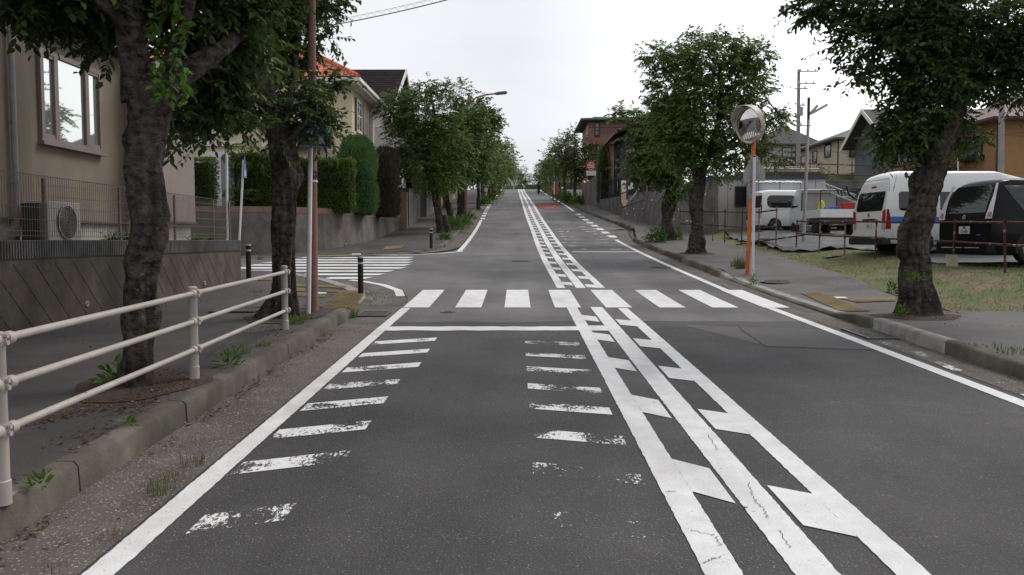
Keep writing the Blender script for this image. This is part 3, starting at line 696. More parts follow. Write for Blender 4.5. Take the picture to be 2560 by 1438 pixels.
def spline(pts, rs, step=.06):
    P_ = [Vector(p) for p in pts]; o = []; ro = []
    for i in range(len(P_) - 1):
        p0 = P_[max(i-1, 0)]; p1 = P_[i]; p2 = P_[i+1]; p3 = P_[min(i+2, len(P_)-1)]
        n = max(2, int((p2-p1).length / step))
        for k in range(n):
            t = k / n; t2 = t*t; t3 = t2*t
            o.append(.5*((2*p1)+(p2-p0)*t+(2*p0-5*p1+4*p2-p3)*t2+(3*p1-p0-3*p2+p3)*t3)); ro.append(rs[i] + (rs[i+1]-rs[i])*t)
    o.append(P_[-1]); ro.append(rs[-1]); return o, ro
def gnarl(seed, amp=.16, f=3.0):
    def nf(p, q, t, r):
        d = (q - p); dn = d.normalized(); o = Vector((seed*7.1, seed*3.3, 0))
        a = mnoise.noise(Vector((q.x*f, q.y*f, q.z*f*.55)) + o) * amp + mnoise.noise(q*f*2.6 + o) * amp*.45
        tw_ = t + q.z*.5 + mnoise.noise(Vector((0, 0, q.z*1.3)) + o)
        rdg = abs(mnoise.noise(Vector((math.cos(tw_)*1.9, math.sin(tw_)*1.9, q.z*.8)) + o)) * .5*amp/.16 * min(1, r/.12) - .10
        lump = max(0, mnoise.noise(Vector((math.cos(t)*1.2, math.sin(t)*1.2, q.z*2.6)) + o) - .15) * .5 * min(1, r/.12)
        a += lump
        fine = mnoise.noise(Vector((q.x*26, q.y*26, q.z*14)) + o) * .05
        return p + d * (.78 + a + rdg + fine)
    return nf
def limb(mb, pts, rs, seed, seg=20, step=.06, amp=.16):
    a, b = spline(pts, rs, step); mb.tube(a, b, seg, nf=gnarl(seed, amp))
def auto_branches(mb, roots, targets, rng, r0=.03):
    """thin curved branches from the nearest limb point to cluster centres"""
    R_ = [Vector(x) for x in roots]
    for c in targets:
        c = Vector(c); cand = [r for r in R_ if r.z < c.z + .3] or R_
        a = min(cand, key=lambda r: (r - c).length); L = (c - a).length
        if L < .25: continue
        m_ = a.lerp(c, .5) + Vector((rng.normal(0, .08), rng.normal(0, .08), .12)) * L
        pts, rr = spline([a, m_, c], [min(r0, .012 + L*.012), .012 + L*.004, .006], .18); mb.tube(pts, rr, 5)
def build_tree(name, base, trunk, limbs, blobs, ntw, label, group, L=.115, W=.055, m=None, seed=1, full=True, per=10, seg=40, bm=None, nbr=90, shell=.5, cl=.4, tw=.45, twigs=True, droop=.35):
    rng = np.random.default_rng(seed); root = empty(name, base, label, 'tree', group)
    b = Vector(base); mb = MB(); limb(mb, [p for p, r in trunk], [r for p, r in trunk], seed, seg, .05)
    roots = [p for p, r in trunk[len(trunk)//2:]]
    for li in limbs:
        limb(mb, [p for p, r in li], [r for p, r in li], seed + 3, max(10, seg // 2), .07, .1)
        a, _ = spline([p for p, r in li], [r for p, r in li], .3); roots += a
    pts, ld, tb, td, tl, cc = crown_pts(blobs, ntw, rng, per, tw, shell, cl)
    pick = rng.choice(len(cc), min(nbr, len(cc)), replace=False); auto_branches(mb, roots, cc[pick], rng)
    t = mb.build('trunk', bm or BARK, root, smooth=True, sharp=80)
    V, Fc = leaves(pts, ld, L, W, rng, full, droop)
    npmesh('crown', V - np.array(b), Fc, m or LEAF, root)
    if twigs:
        V, Fc = twigs_mesh(tb, td, tl, .004, rng); npmesh('twigs', V - np.array(b), Fc, bm or BARK, root)
    return root
def blobpx(px, py, Y, rx, ry, depth=None, wgt=None):
    c = P(px, py, Y); k = Y / F; b = [c.x, c.y, c.z, rx*k, depth or (rx+ry)/2*k, ry*k]
    return b + ([wgt] if wgt else [])
def pathpx(l, Y, k=1):      # (px, py, halfwidth px[, dY])
    o = []
    for q in l:
        y = Y + (q[3] if len(q) > 3 else 0); o.append((P(q[0], q[1], y), q[2] * k * y / F))
    return o
def tuft(name, base, n, h, m, seed, label=None, group=None, spread=.12, wd=.008, cat='grass tuft', lean=.5):
    rng = np.random.default_rng(seed); a = rng.uniform(0, 2*math.pi, n); r = spread * np.sqrt(rng.uniform(0, 1, n))
    b = np.stack([r*np.cos(a), r*np.sin(a), np.zeros(n)], 1); hh = h*rng.uniform(.5, 1.1, n)
    ln = rng.normal(0, lean*.5, (n, 2)) + np.stack([np.cos(a), np.sin(a)], 1)*lean*.5
    mid = b + np.concatenate([ln*hh[:, None]*.3, hh[:, None]*.6], 1); tip = b + np.concatenate([ln*hh[:, None], hh[:, None]*(.95 - .25*np.abs(ln).sum(1)[:, None])], 1)
    th = rng.uniform(0, math.pi, n); s = np.stack([np.cos(th), np.sin(th), np.zeros(n)], 1)*wd*.5
    V = np.stack([b-s, b+s, mid+s*.8, tip, mid-s*.8], 1).reshape(-1, 3)
    Fc = (np.arange(n)[:, None]*5 + np.array([0, 1, 2, 4])[None]); Fc2 = (np.arange(n)[:, None]*5 + np.array([4, 2, 3, 3])[None])
    Fc2 = np.stack([np.arange(n)*5+4, np.arange(n)*5+2, np.arange(n)*5+3], 1)
    Fa = np.concatenate([np.stack([Fc[:, 0], Fc[:, 1], Fc[:, 2]], 1), np.stack([Fc[:, 0], Fc[:, 2], Fc[:, 3]], 1), Fc2])
    o = npmesh(name, V, Fa, m); o.location = base; return tag(o, label, cat, group)
def bush(name, base, rx, ry, h, n, m, seed, label, group=None, L=.07, W=.035, cat='bush', stems=True, droop=.1):
    rng = np.random.default_rng(seed); root = empty(name, base, label, cat, group)
    u = rng.normal(0, 1, (n, 3)); u[:, 2] = np.abs(u[:, 2]); u /= np.linalg.norm(u, axis=1)[:, None]
    r = rng.uniform(.35, 1.08, n)[:, None] * (1 + .25*np.sin(u[:, :1]*5 + seed) * np.cos(u[:, 1:2]*4))
    p = u * r * [rx, ry, h]; V, Fc = leaves(p, u + [0, 0, .4], L, W, rng, True, droop)
    npmesh('leaves', V, Fc, m, root)
    if stems:
        mb = MB()
        for i in range(12):
            d = u[i] * [rx, ry, h] * .8; mb.tube([(0, 0, -.02), tuple(d*.5 + [0, 0, .05]), tuple(d)], [.008, .006, .003], 5)
        mb.build('stems', BARK, root, local=True)
    return root
# ================================================================== houses toolkit
def window(par, O, u, w_, h_, n, frame=None, ft=.06, fd=.05, split=1, glass=None, sill=True, name='window', inset=0, transom=None, curtain=None):
    """window on a wall: O lower-left corner on the wall plane, u along the wall, n outward"""
    frame = frame or WHITE; glass = glass or GLASS
    O = Vector(O); u = Vector(u).normalized(); n = Vector(n).normalized(); v = Vector((0, 0, 1)); mb = MB()
    b = O - n*.01
    mb.obox(b, u, v, n, w_, ft, fd+.01); mb.obox(b + v*(h_-ft), u, v, n, w_, ft, fd+.01)
    mb.obox(b + v*ft, u, v, n, ft, h_-2*ft, fd+.01); mb.obox(b + v*ft + u*(w_-ft), u, v, n, ft, h_-2*ft, fd+.01)
    for i in range(1, split): mb.obox(b + v*ft + u*(w_*i/split - ft*.4), u, v, n, ft*.8, h_-2*ft, fd-.006)
    if transom: mb.obox(b + v*(h_*transom) + u*ft, u, v, n, w_-2*ft, ft*.6, fd-.01)
    f = mb.build(name, frame, par); g = MB(); g.obox(O + u*ft + v*ft + n*.004, u, v, n, w_-2*ft, h_-2*ft, .012)
    g.build('pane', glass, f)
    if sill:
        s = MB(); s.obox(O - v*.05 - u*.04, u, v, n, w_+.08, .045, fd+.05); s.build('sill', frame, f)
    return f
def hip_roof(mb, x0, x1, y0, y1, ze, zr_, ov=.5, th=.12, along='x'):
    x0 -= ov; x1 += ov; y0 -= ov; y1 += ov; W_ = (y1-y0)/2 if along == 'x' else (x1-x0)/2
    if along == 'x': r0 = (x0+W_, (y0+y1)/2, zr_); r1 = (x1-W_, (y0+y1)/2, zr_)
    else: r0 = ((x0+x1)/2, y0+W_, zr_); r1 = ((x0+x1)/2, y1-W_, zr_)
    v = [(x0, y0, ze), (x1, y0, ze), (x1, y1, ze), (x0, y1, ze), r0, r1, (x0, y0, ze-th), (x1, y0, ze-th), (x1, y1, ze-th), (x0, y1, ze-th)]
    if along == 'x': f = [(0, 1, 5, 4), (1, 2, 5), (2, 3, 4, 5), (3, 0, 4)]
    else: f = [(0, 1, 4), (1, 2, 5, 4), (2, 3, 5), (3, 0, 4, 5)]
    mb.add(v, f + [(0, 6, 7, 1), (1, 7, 8, 2), (2, 8, 9, 3), (3, 9, 6, 0), (9, 8, 7, 6)])
def tilemat(name, c1, c2, sx, sy, bump=.6, rough=.7):
    """rows of roof tiles from object-space waves"""
    m = mat(name, c1, c2, scale=3, rough=rough); t = m.node_tree; n = t.nodes; l = t.links; b = n['Principled BSDF']
    tc = n.new('ShaderNodeTexCoord'); o = None
    for ax, sc in (('X', sx), ('Z', sy)):
        if not sc: continue
        wv = n.new('ShaderNodeTexWave'); wv.bands_direction = ax; wv.inputs['Scale'].default_value = sc; wv.wave_profile = 'SIN' if ax == 'X' else 'SAW'
        l.new(tc.outputs['Object'], wv.inputs[0])
        if o is None: o = wv.outputs['Fac' if 'Fac' in wv.outputs else 1]
        else:
            a = n.new('ShaderNodeMath'); a.operation = 'ADD'; l.new(o, a.inputs[0]); l.new(wv.outputs[1], a.inputs[1]); o = a.outputs[0]
    bp = n.new('ShaderNodeBump'); bp.inputs['Strength'].default_value = bump; bp.inputs['Distance'].default_value = .05
    l.new(o, bp.inputs['Height']); l.new(bp.outputs[0], b.inputs['Normal'])
    src = b.inputs['Base Color'].links[0].from_socket; mx = n.new('ShaderNodeMixRGB'); mx.blend_type = 'MULTIPLY'; mx.inputs[0].default_value = .45
    l.new(src, mx.inputs[1]); l.new(o, mx.inputs[2]); l.new(mx.outputs[0], b.inputs['Base Color'])
    return m
def sidingmat(name, c1, c2, sc=3.2, ax='Z', k=.25):
    m = mat(name, c1, c2, scale=1.2, rough=.8, dirt=(tuple(v*.8 for v in c2), .8, .55, .85, (1, 1, .3))); t = m.node_tree; n = t.nodes; l = t.links; b = n['Principled BSDF']
    tc = n.new('ShaderNodeTexCoord'); wv = n.new('ShaderNodeTexWave'); wv.bands_direction = ax; wv.inputs['Scale'].default_value = sc; wv.wave_profile = 'SAW'
    l.new(tc.outputs['Object'], wv.inputs[0]); mr = n.new('ShaderNodeMapRange'); mr.inputs[1].default_value = .9; mr.inputs[2].default_value = 1; mr.inputs[3].default_value = 1; mr.inputs[4].default_value = 1 - k
    l.new(wv.outputs[1], mr.inputs[0]); src = b.inputs['Base Color'].links[0].from_socket
    mx = n.new('ShaderNodeVectorMath'); mx.operation = 'SCALE'; l.new(src, mx.inputs[0]); l.new(mr.outputs[0], mx.inputs['Scale']); l.new(mx.outputs[0], b.inputs['Base Color'])
    return m
STUC = mat('stucco_brown', (.235, .198, .155), (.19, .16, .125), scale=1.3, rough=.95, bump=.25, bscale=120, dirt=((.10, .085, .065), .6, .5, .8, (1, 1, .35)))
STUM = mat('stucco_mauve', (.29, .235, .21), (.24, .195, .175), scale=1.3, rough=.95, bump=.25, bscale=120, dirt=((.15, .12, .115), .6, .55, .85, (1, 1, .3)))
CONC = mat('wall_concrete', (.125, .105, .084), (.068, .057, .046), scale=2.2, rough=.95, bump=.4, bscale=50, dirt=((.035, .032, .027), .8, .45, .7, (1, 1, .4)))
CONCG = mat('wall_concrete_grey', (.17, .162, .155), (.115, .108, .104), scale=1.6, rough=.95, bump=.3, bscale=60, dirt=((.07, .062, .055), .7, .5, .75, (2.5, 2.5, .25)))
CONCB = mat('block_wall_grey', (.19, .172, .16), (.12, .108, .102), scale=1.8, rough=.95, bump=.4, bscale=60, dirt=((.062, .056, .052), 1.1, .5, .75, (1, 1, .4)))
FLUTE = mat('fluted_coping', (.14, .135, .13), (.085, .08, .078), scale=3, rough=.95, dirt=((.04, .038, .034), 1.4, .5, .75, (1, 1, .3)))
CAPB = mat('coping_brown', (.235, .17, .13), (.17, .12, .09), scale=3, rough=.9)
CREAMW = mat('house_cream', (.62, .53, .38), (.55, .465, .335), scale=1.2, rough=.9, bump=.15, bscale=90, dirt=((.36, .31, .23), .5, .6, .85, (1, 1, .3)))
TRIM = mat('white_trim', (.70, .69, .66), (.62, .6, .57), scale=2, rough=.6)
MAUVEF = mat('window_frame_mauve', (.24, .195, .175), (.2, .16, .145), scale=3, rough=.5)
TERRA = tilemat('terracotta_tiles', (.60, .17, .10), (.42, .12, .075), 2.0, 2.4)
DARKT = tilemat('dark_roof_tiles', (.075, .062, .062), (.05, .042, .045), 0, 1.7, .8)
GREYT = tilemat('grey_roof_tiles', (.17, .165, .165), (.12, .115, .115), 0, 2.2, .5)
PINKT = tilemat('pink_roof_tiles', (.36, .26, .24), (.28, .2, .185), 0, 2.2, .5)
# ================================================================== LEFT SIDE : near plot, wall, house, fence, railing
# retaining wall with diagonal block joints and a fluted coping
def block_wall(name, label, line, zb, zt, capz, capm, facem, th=.35, fluted=False, joint=.42, seed=0, batter=0, group=None, holes=()):
    """line: list of (x,y) along the foot, outward side on the right hand; zb(x,y) foot height; zt top of the blocks; capz top of the coping"""
    e = empty(name, (line[0][0], line[0][1], zb(*line[0])), label, 'retaining wall', group)
    f = MB(); j = MB(); c = MB(); cum = 0; rn = random.Random(seed)
    for si, (a, b) in enumerate(zip(line, line[1:])):
        A_ = Vector((*a, 0)); B_ = Vector((*b, 0)); d = (B_ - A_); L = d.length; d /= L; n = Vector((d.y, -d.x, 0))
        za, zb_ = zb(*a), zb(*b); t = -n * batter
        f.add([A_ + Vector((0, 0, za-.3)), B_ + Vector((0, 0, zb_-.3)), B_ + t + Vector((0, 0, zt)), A_ + t + Vector((0, 0, zt)),
               A_ - n*th + Vector((0, 0, za-.3)), B_ - n*th + Vector((0, 0, zb_-.3)), B_ - n*th + t + Vector((0, 0, zt)), A_ - n*th + t + Vector((0, 0, zt))],
              [(0, 1, 2, 3), (5, 4, 7, 6)] + ([(0, 3, 7, 4)] if si == 0 else []) + ([(1, 5, 6, 2)] if si == len(line) - 2 else []))
        c.obox(A_ + t - n*(th+.0) + Vector((0, 0, zt)), d, (0, 0, 1), n, L, capz - zt + .0015*(si % 2), th + .015)
        if fluted:
            k = int(L / .052)
            for i in range(k): c.obox(A_ + t + d*(i*.052) + n*.014 + Vector((0, 0, zt+.012)), d, (0, 0, 1), n, .028, capz-zt-.024, .014)
        # diagonal joints: dark grooves as thin recessed-looking bars set in the face
        hh = zt - min(za, zb_); s = -hh
        Hx = joint * 1.414; i = 0; u = -hh - (cum % Hx)
        def pt(uu, zz, pr):
            zl = za + (zb_ - za) * max(0, min(1, uu / L)); fr = (zz - zl) / max(.1, zt - zl); return A_ + d*uu + t*max(0, min(1, fr)) + n*pr + Vector((0, 0, zz))
        while u < L + hh:
            for k in range(8):     # stepped herringbone: each course alternates
                z1 = zt - .06 - k*joint*.707; z0 = z1 - joint*.66
                for sg, uo in (((1, 0)),) if k % 2 == 0 else (((-1, Hx * .18)),):
                    a0 = u + uo + (k * joint * .5 if not fluted else 0); a1 = a0 + sg * joint * .6
                    if fluted: a0 = u + k*joint*.707; a1 = a0 + joint*.66
                    if a0 < .05 or a1 < .05 or a0 > L-.05 or a1 > L-.05: continue
                    zl = za + (zb_ - za) * min(a0, a1) / L
                    if z0 < zl + .02: continue
                    wd_ = .005 if not fluted else .006
                    j.add([pt(a0-wd_, z1, .003), pt(a0+wd_, z1, .003), pt(a1+wd_, z0, .003), pt(a1-wd_, z0, .003)], [(0, 1, 2, 3)])
            u += Hx if not fluted else joint * .95
        cum += L
    f.build('face', facem, e, smooth=False); c.build('coping', capm, e)
    j.build('joints', mat('joint_dark', (.03, .028, .026), rough=1), e)
    h = MB()
    for (p, n) in holes: h.lathe([(.03, -.03), (.036, 0), (.036, .02), (.026, .02), (.024, -.03)], p, 14, n)
    if holes:
        h.build('drain_pipe', mat('pvc', (.5, .5, .49), rough=.5), e)
        h = MB()
        for (p, n) in holes: h.lathe([(.0, -.01), (.026, 0), (.0, .008)], p, 12, n)
        h.build('drain_hole', BLACK, e)
    return e
YE = 16.9
sw = lambda x, y: zr(y) + H1 if y < 17 else zr(y) + .05
block_wall('retaining_wall', 'dark concrete block retaining wall with fluted grey coping below the brown house', [(-5.75, -8), (-5.75, YE), (-12, YE)],
           lambda x, y: zr(y) + (.15 if y < YE-.1 else 0), 1.43, 1.648, FLUTE, CONC, fluted=True, joint=.44,
           holes=[((-5.75, 14.9, .86), (1, 0, 0)), ((-5.75, 10.8, .8), (1, 0, 0)), ((-5.75, 12.7, .8), (1, 0, 0))])
mb = MB(); mb.box(-40, -6.1, -10, YE-.36, -.5, 1.6); struct(mb, 'house_plot', SOIL)
# beige and mauve house
hs = empty('stucco_house', (-7.0, 10, 1.6), 'brown and mauve stucco house with a three pane window behind the mesh fence', 'house')
mb = MB(); mb.box(-16, -7.0, 11.55, 14.6, 1.95, 9.0); mb.box(-16, -6.78, 4, 11.1, 1.95, 9.0); mb.box(-16, -6.86, 11.1, 11.55, 1.95, 9.0)
mb.build('wall', STUC, hs)
mb = MB(); mb.box(-16, -6.42, 14.62, 16.25, 2.0, 4.85); mb.box(-16, -7.3, 14.6, 14.62, 1.9, 9.0)
mb.build('side_wing', STUM, hs)
FND = mat('foundation_white', (.42, .40, .36), (.33, .31, .27), scale=3, rough=.9, dirt=((.2, .18, .15), 2, .5, .8))
mb = MB(); mb.box(-16, -7.04, 11.5, 14.6, 1.55, 1.95); mb.box(-16, -6.85, 4, 11.1, 1.55, 1.95); mb.box(-16, -6.5, 14.6, 16.2, 1.55, 2.0); mb.build('foundation', FND, hs)
mb = MB(); mb.box(-7.05, -6.97, 11.56, 14.6, 1.92, 1.955); mb.box(-6.6, -6.40, 14.63, 16.26, 1.96, 2.003); mb.build('base_trim', mat('base_trim_metal', (.12, .1, .09), rough=.6), hs)
mb = MB(); mb.box(-16, -6.72, 11.5, 14.6, 4.86, 5.02); mb.build('ledge', STUC, hs)
mb = MB(); mb.box(-6.7, -6.55, 11.3, 16.6, 5.9, 6.0); mb.box(-16, -6.45, 11.3, 16.6, 6.0, 6.12); mb.build('eaves', TRIM, hs)
# three-part window
a = P(104.6, 354, 12.0); zb_ = 3.1; y0 = 11.98; y1 = 13.72
fr = MB(); n_ = (1, 0, 0); O = Vector((-7.0, y0, zb_)); u = (0, 1, 0); W_ = y1 - y0; H_ = 1.36
fr.obox(O - Vector((.02, 0, 0)), u, (0, 0, 1), n_, W_, .07, .07); fr.obox(O + Vector((-.02, 0, H_-.07)), u, (0, 0, 1), n_, W_, .07, .07)
for a0, ww in ((0, .08), (.36, .10), (1.24, .10), (W_-.07, .07)): fr.obox(O + Vector((-.02, a0, .07)), u, (0, 0, 1), n_, ww, H_-.14, .075)
for a0, a1 in ((.08, .36), (1.34, W_-.07)):
    for z in (.07, H_-.12): fr.obox(O + Vector((-.018, a0, z)), u, (0, 0, 1), n_, a1-a0, .05, .06)
wf = fr.build('window', MAUVEF, hs)
g = MB(); g.obox(O + Vector((.004, .08, .07)), u, (0, 0, 1), n_, .28, H_-.14, .01); g.obox(O + Vector((.004, .46, .07)), u, (0, 0, 1), n_, .78, H_-.14, .01); g.obox(O + Vector((.004, 1.34, .07)), u, (0, 0, 1), n_, W_-1.41, H_-.14, .01)
g.build('pane', glassmat('mirror_like_glass', (.2, .21, .2), .02), wf)
MATS_mg = bpy.data.materials['mirror_like_glass'].node_tree.nodes['Principled BSDF']; MATS_mg.inputs['Metallic'].default_value = .75; MATS_mg.inputs['Base Color'].default_value = (.55, .58, .56, 1)
s = MB(); s.obox(O + Vector((0, -.04, -.05)), u, (0, 0, 1), n_, W_+.08, .05, .1); s.build('sill', MAUVEF, wf)
mb = MB(); mb.tube([(-6.72, 10.93, 1.7), (-6.72, 10.93, 9)], .038, 12)
for z in (2.4, 3.2, 4.4, 5.6): mb.lathe([(.038, 0), (.045, .0), (.045, .03), (.038, .03)], (-6.72, 10.93, z), 12)
mb.build('downpipe', mat('downpipe_grey', (.26, .235, .22), (.2, .18, .17), rough=.5), hs)
# air conditioner
ac = empty('air_conditioner', (-6.45, 11.35, 1.62), 'white air conditioner unit with a round fan grille behind the mesh fence', 'air conditioner')
mb = MB(); mb.box(-6.62, -6.34, 11.0, 11.82, 1.62, 2.18); mb.build('casing', mat('ac_casing', (.42, .40, .37), (.35, .33, .3), scale=3, rough=.6), ac, bevel=.012)
mb = MB(); mb.box(-6.60, -6.36, 10.82, 10.995, 1.62, 2.14); mb.build('side_cover', BLACKM, ac)
mb = MB(); mb.lathe([(.235, 0), (.235, .012), (.0, .014)], (-6.34, 11.45, 1.90), 28, (1, 0, 0)); mb.build('fan_opening', BLACK, ac)
mb = MB()
for k in range(9):
    r_ = .03 + k*.025; mb.lathe([(r_, 0), (r_+.005, .006), (r_-.001, .008)], (-6.325, 11.45, 1.90), 26, (1, 0, 0), False)
mb.lathe([(.232, 0), (.245, .008), (.225, .012)], (-6.327, 11.45, 1.90), 28, (1, 0, 0), False); mb.build('fan_grille', GREYB, ac)
# mesh fence on the wall
fe = empty('mesh_fence', (-5.92, 5, 1.65), 'thin brown welded mesh fence standing on the fluted coping', 'fence')
FM = mat('fence_mesh', (.17, .145, .13), (.13, .11, .1), rough=.6)
mb = MB(); fx = -5.9
for i in range(int((YE - .1 - 6) / .052)):
    y = 6 + i*.052; mb.box(fx-.002, fx+.002, y-.002, y+.002, 1.68, 2.44)
for z in (1.70, 1.76, 1.9, 2.05, 2.2, 2.34, 2.44): mb.box(fx-.0035, fx+.0035, 6, YE-.1, z-.003, z+.003)
for y in np.arange(6, YE - .1, .052): mb.box(fx-.03, fx+.002, y-.002, y+.002, 2.44, 2.448)
mb.tube([(fx-.03, 6, 2.446), (fx-.03, YE-.1, 2.446)], .004, 6)
for i in range(80): x = fx - i*.052; mb.box(x-.002, x+.002, YE-.09, YE-.086, 1.68, 2.44)
for z in (1.70, 1.76, 1.9, 2.05, 2.2, 2.34, 2.44): mb.box(fx-4.2, fx, YE-.091, YE-.085, z-.003, z+.003)
mb.build('mesh', FM, fe)
for (x, y) in ((fx, 8.2), (fx, 10.2), (fx, 12.15), (fx, 14.1), (fx, 15.9), (fx, YE-.12), (fx-1.0, YE-.12), (fx-2.4, YE-.12)):
    m_ = MB(); m_.box(x-.045, x-.015, y-.02, y+.02, 1.645, 2.42); m_.build('post', FM, fe)
# plants behind the fence
for i, (y, h) in enumerate([(12.4, .22), (12.9, .3), (15.6, .18), (16.4, .2)]):
    bush('garden_plant', (-6.18, y, 1.6), .14, .2, h, 60, WEED, 50+i, ['small leafy plant beside the air conditioner', 'taller leafy plant between fence post and trunk', 'small weed under the mauve wing', 'low weed at the corner of the fluted wall'][i], 'weeds behind the mesh fence', L=.06, W=.03, cat='plant')
# pipe railing
rl = empty('pipe_railing', (-2.62, 4.0, zr(4)+H1), 'pale mauve three rail pipe railing along the left kerb', 'railing')
PX = [((6, 1265), (830, 4.03), (848, 960, 1075)), ((486, 948), (716, 7.08), (733, 803, 873)), ((713, 825), (664, 10.1), (680, 728, 776))]
posts = []
for (bx, by), (ty, Y), rl_ in PX:
    b = P(bx, by, Y); b.z = zr(Y) + H1 - .01; tz = P(bx, ty, Y).z; posts.append((b, tz, [P(bx, r, Y).z for r in rl_]))
b0, t0, r0 = posts[0]; b1, t1, r1 = posts[1]
posts.insert(0, (b0 - (b1-b0) + Vector((0, 0, 0)), t0 - .11, [v - .1 for v in r0]))
posts[0][0].z = zr(posts[0][0].y) + H1 - .01
for i, (b, tz, rr) in enumerate(posts):
    m_ = MB(); m_.lathe([(.045, 0), (.045, .12), (.0395, .125), (.0395, tz-b.z-.03), (.043, tz-b.z-.025), (.043, tz-b.z-.01), (.03, tz-b.z), (0, tz-b.z+.004)], b, 20)
    po = m_.build('post', RAILM, rl, smooth=True)
    for z in rr:
        m_ = MB(); m_.lathe([(.046, -.032), (.046, .032)], (b.x, b.y, z), 20)
        m_.lathe([(.034, 0), (.034, .05)], (b.x + .02, b.y + .035, z), 12, (0, 1, 0)); m_.lathe([(.034, 0), (.034, .05)], (b.x + .02, b.y - .085, z), 12, (0, 1, 0))
        m_.lathe([(.014, 0), (.014, .016)], (b.x + .045, b.y - .0, z+.018), 6, (1, 0, 0)); m_.lathe([(.014, 0), (.014, .016)], (b.x + .045, b.y, z-.018), 6, (1, 0, 0))
        m_.build('clamp', RAILM, po, smooth=True)
for k in range(3):
    for a, b in zip(posts, posts[1:]):
        m_ = MB(); p0 = Vector((a[0].x+.02, a[0].y, a[2][k])); p1 = Vector((b[0].x+.02, b[0].y, b[2][k])); d = (p1-p0).normalized()
        m_.tube([p0 + d*.06, p1 - d*.06], .0215, 14); m_.build('rail', RAILM, rl, smooth=True)
m_ = MB(); m_.box(-3.05, -2.62, 3.9, 4.2, zr(4)+H1-.03, zr(4)+H1+.006); struct(m_, 'post_footing', KERBN)
# poles on the left corner
q = PG(771, 785, H1)
pw = empty('sign_post', q, 'white steel post carrying the blue crossing sign among the leaves', 'sign post')
m_ = MB(); m_.tube([q, P(776, 380, q.y), P(781, 245, q.y)], [.034, .033, .032], 16); m_.build('pole', POSTW, pw, smooth=True)
m_ = MB()
m_.lathe([(.0345, 0), (.0345, .014)], P(773, 446, q.y), 16)
m_.build('sticker', mat('sticker', (.35, .22, .22), rough=.6), pw)
def crossing_sign(par, c, u, s=.42, flip=1):
    """blue pentagonal crossing sign: white outline, white triangle, walking figure"""
    c = Vector(c); u = Vector(u).normalized(); v = Vector((0, 0, 1)); n = u.cross(v); pp = [(-.72, -.85), (.72, -.85), (.8, -.25), (0, 1.0), (-.8, -.25)]
    f = lambda k, d: [c + u*x*s*k + v*y*s*k + n*d for x, y in pp]
    m_ = MB(); m_.prism(f(1.0, -.008), n, .016); o = m_.build('sign_plate', BLUE, par, smooth=False)
    m_ = MB(); a = f(.965, .0095); b = f(.925, .0095)
    for i in range(5): m_.quad(a[i], a[(i+1) % 5], b[(i+1) % 5], b[i])
    tr = [(-.5, -.68), (.5, -.68), (0, .42)]; m_.poly([c + u*x*s + v*y*s + n*.0095 for x, y in tr]); m_.build('white_symbol', SIGNW, o, fixn=False)
    m_ = MB(); g_ = lambda l: m_.prism([c + u*x*s + v*y*s + n*.0100 for x, y in l], n, .003)
    g_([(-.04, .2), (.04, .2), (.06, .13), (0, .08), (-.06, .13)]); g_([(-.07, .07), (.07, .07), (.05, -.25), (-.05, -.25)])
    g_([(-.05, -.25), (.01, -.25), (-.13, -.62), (-.2, -.6)]); g_([(0, -.25), (.06, -.25), (.19, -.58), (.12, -.62)]); g_([(.06, .05), (.2, -.16), (.16, -.2), (.04, -.04)]); g_([(-.06, .05), (-.2, -.16), (-.16, -.2), (-.04, -.04)])
    m_.build('walking_figure', BLUE, o)
crossing_sign(pw, P(785, 318, q.y - .05), (.84, .54, 0), .34)
q = PG(785, 779, H1)
pb = empty('street_light', (q.x, q.y, q.z), 'tall reddish brown street light pole beside the white post', 'street light')
tp = P(776, -420, q.y); m_ = MB(); m_.tube([q, P(782, 400, q.y), P(779, 0, q.y), tp], [.062, .058, .055, .045], 18); m_.build('pole', POSTB, pb, smooth=True)
m_ = MB(); m_.tube([tp, tp + Vector((.5, -.1, .35)), tp + Vector((1.6, -.3, .55))], [.04, .035, .03], 10); m_.build('arm', POSTB, pb, smooth=True)
m_ = MB(); m_.box(tp.x+1.5, tp.x+2.1, tp.y-.42, tp.y-.2, tp.z+.48, tp.z+.6); m_.build('lamp_head', GALV, pb, bevel=.03)
z1 = P(783, 446, q.y).z; z2 = P(783, 428, q.y).z; xc = P(783, 440, q.y).x
m_ = MB(); m_.lathe([(.0615, z1-1), (.0615, z2-1)], (xc, q.y, 1), 18); m_.build('number_band', BLACKM, pb)
m_ = MB(); m_.lathe([(.0615, 0), (.0615, .03)], (xc, q.y, P(783, 456, q.y).z), 18); m_.build('white_band', WHITE, pb)
text('011', (xc+.012, q.y-.0635, (z1+z2)/2), (1, 0, 0), (0, 0, 1), .05, WHITE, pb, 'number')
# leaning post with a blue sign seen edge-on, at the wall corner
q = PG(596, 650, .05, f=lambda x, y: zr(y) + .05 if y > 17.2 else -9)
lp = empty('leaning_sign_post', q, 'white leaning post with a thin blue sign seen edge on at the wall corner', 'sign post')
m_ = MB(); m_.tube([q, P(609, 400, q.y)], .031, 14); m_.build('pole', POSTW, lp, smooth=True)
crossing_sign(lp, P(612, 420, q.y), (-.17, .985, 0), .34)
# mirror post of the far house with a small cap
q = P(565, 500, 19.9); q.z = zr(19.9)
mp_ = empty('white_post', q, 'straight white post with a small cap in front of the white glass door', 'post')
m_ = MB(); m_.tube([q, P(567, 383, 19.9)], .028, 12); m_.build('pole', WHITE, mp_, smooth=True); t_ = P(567, 380, 19.9); m_ = MB(); m_.box(t_.x-.05, t_.x+.05, t_.y-.02, t_.y+.02, t_.z-.03, t_.z+.04); m_.build('cap', GREYB, mp_)
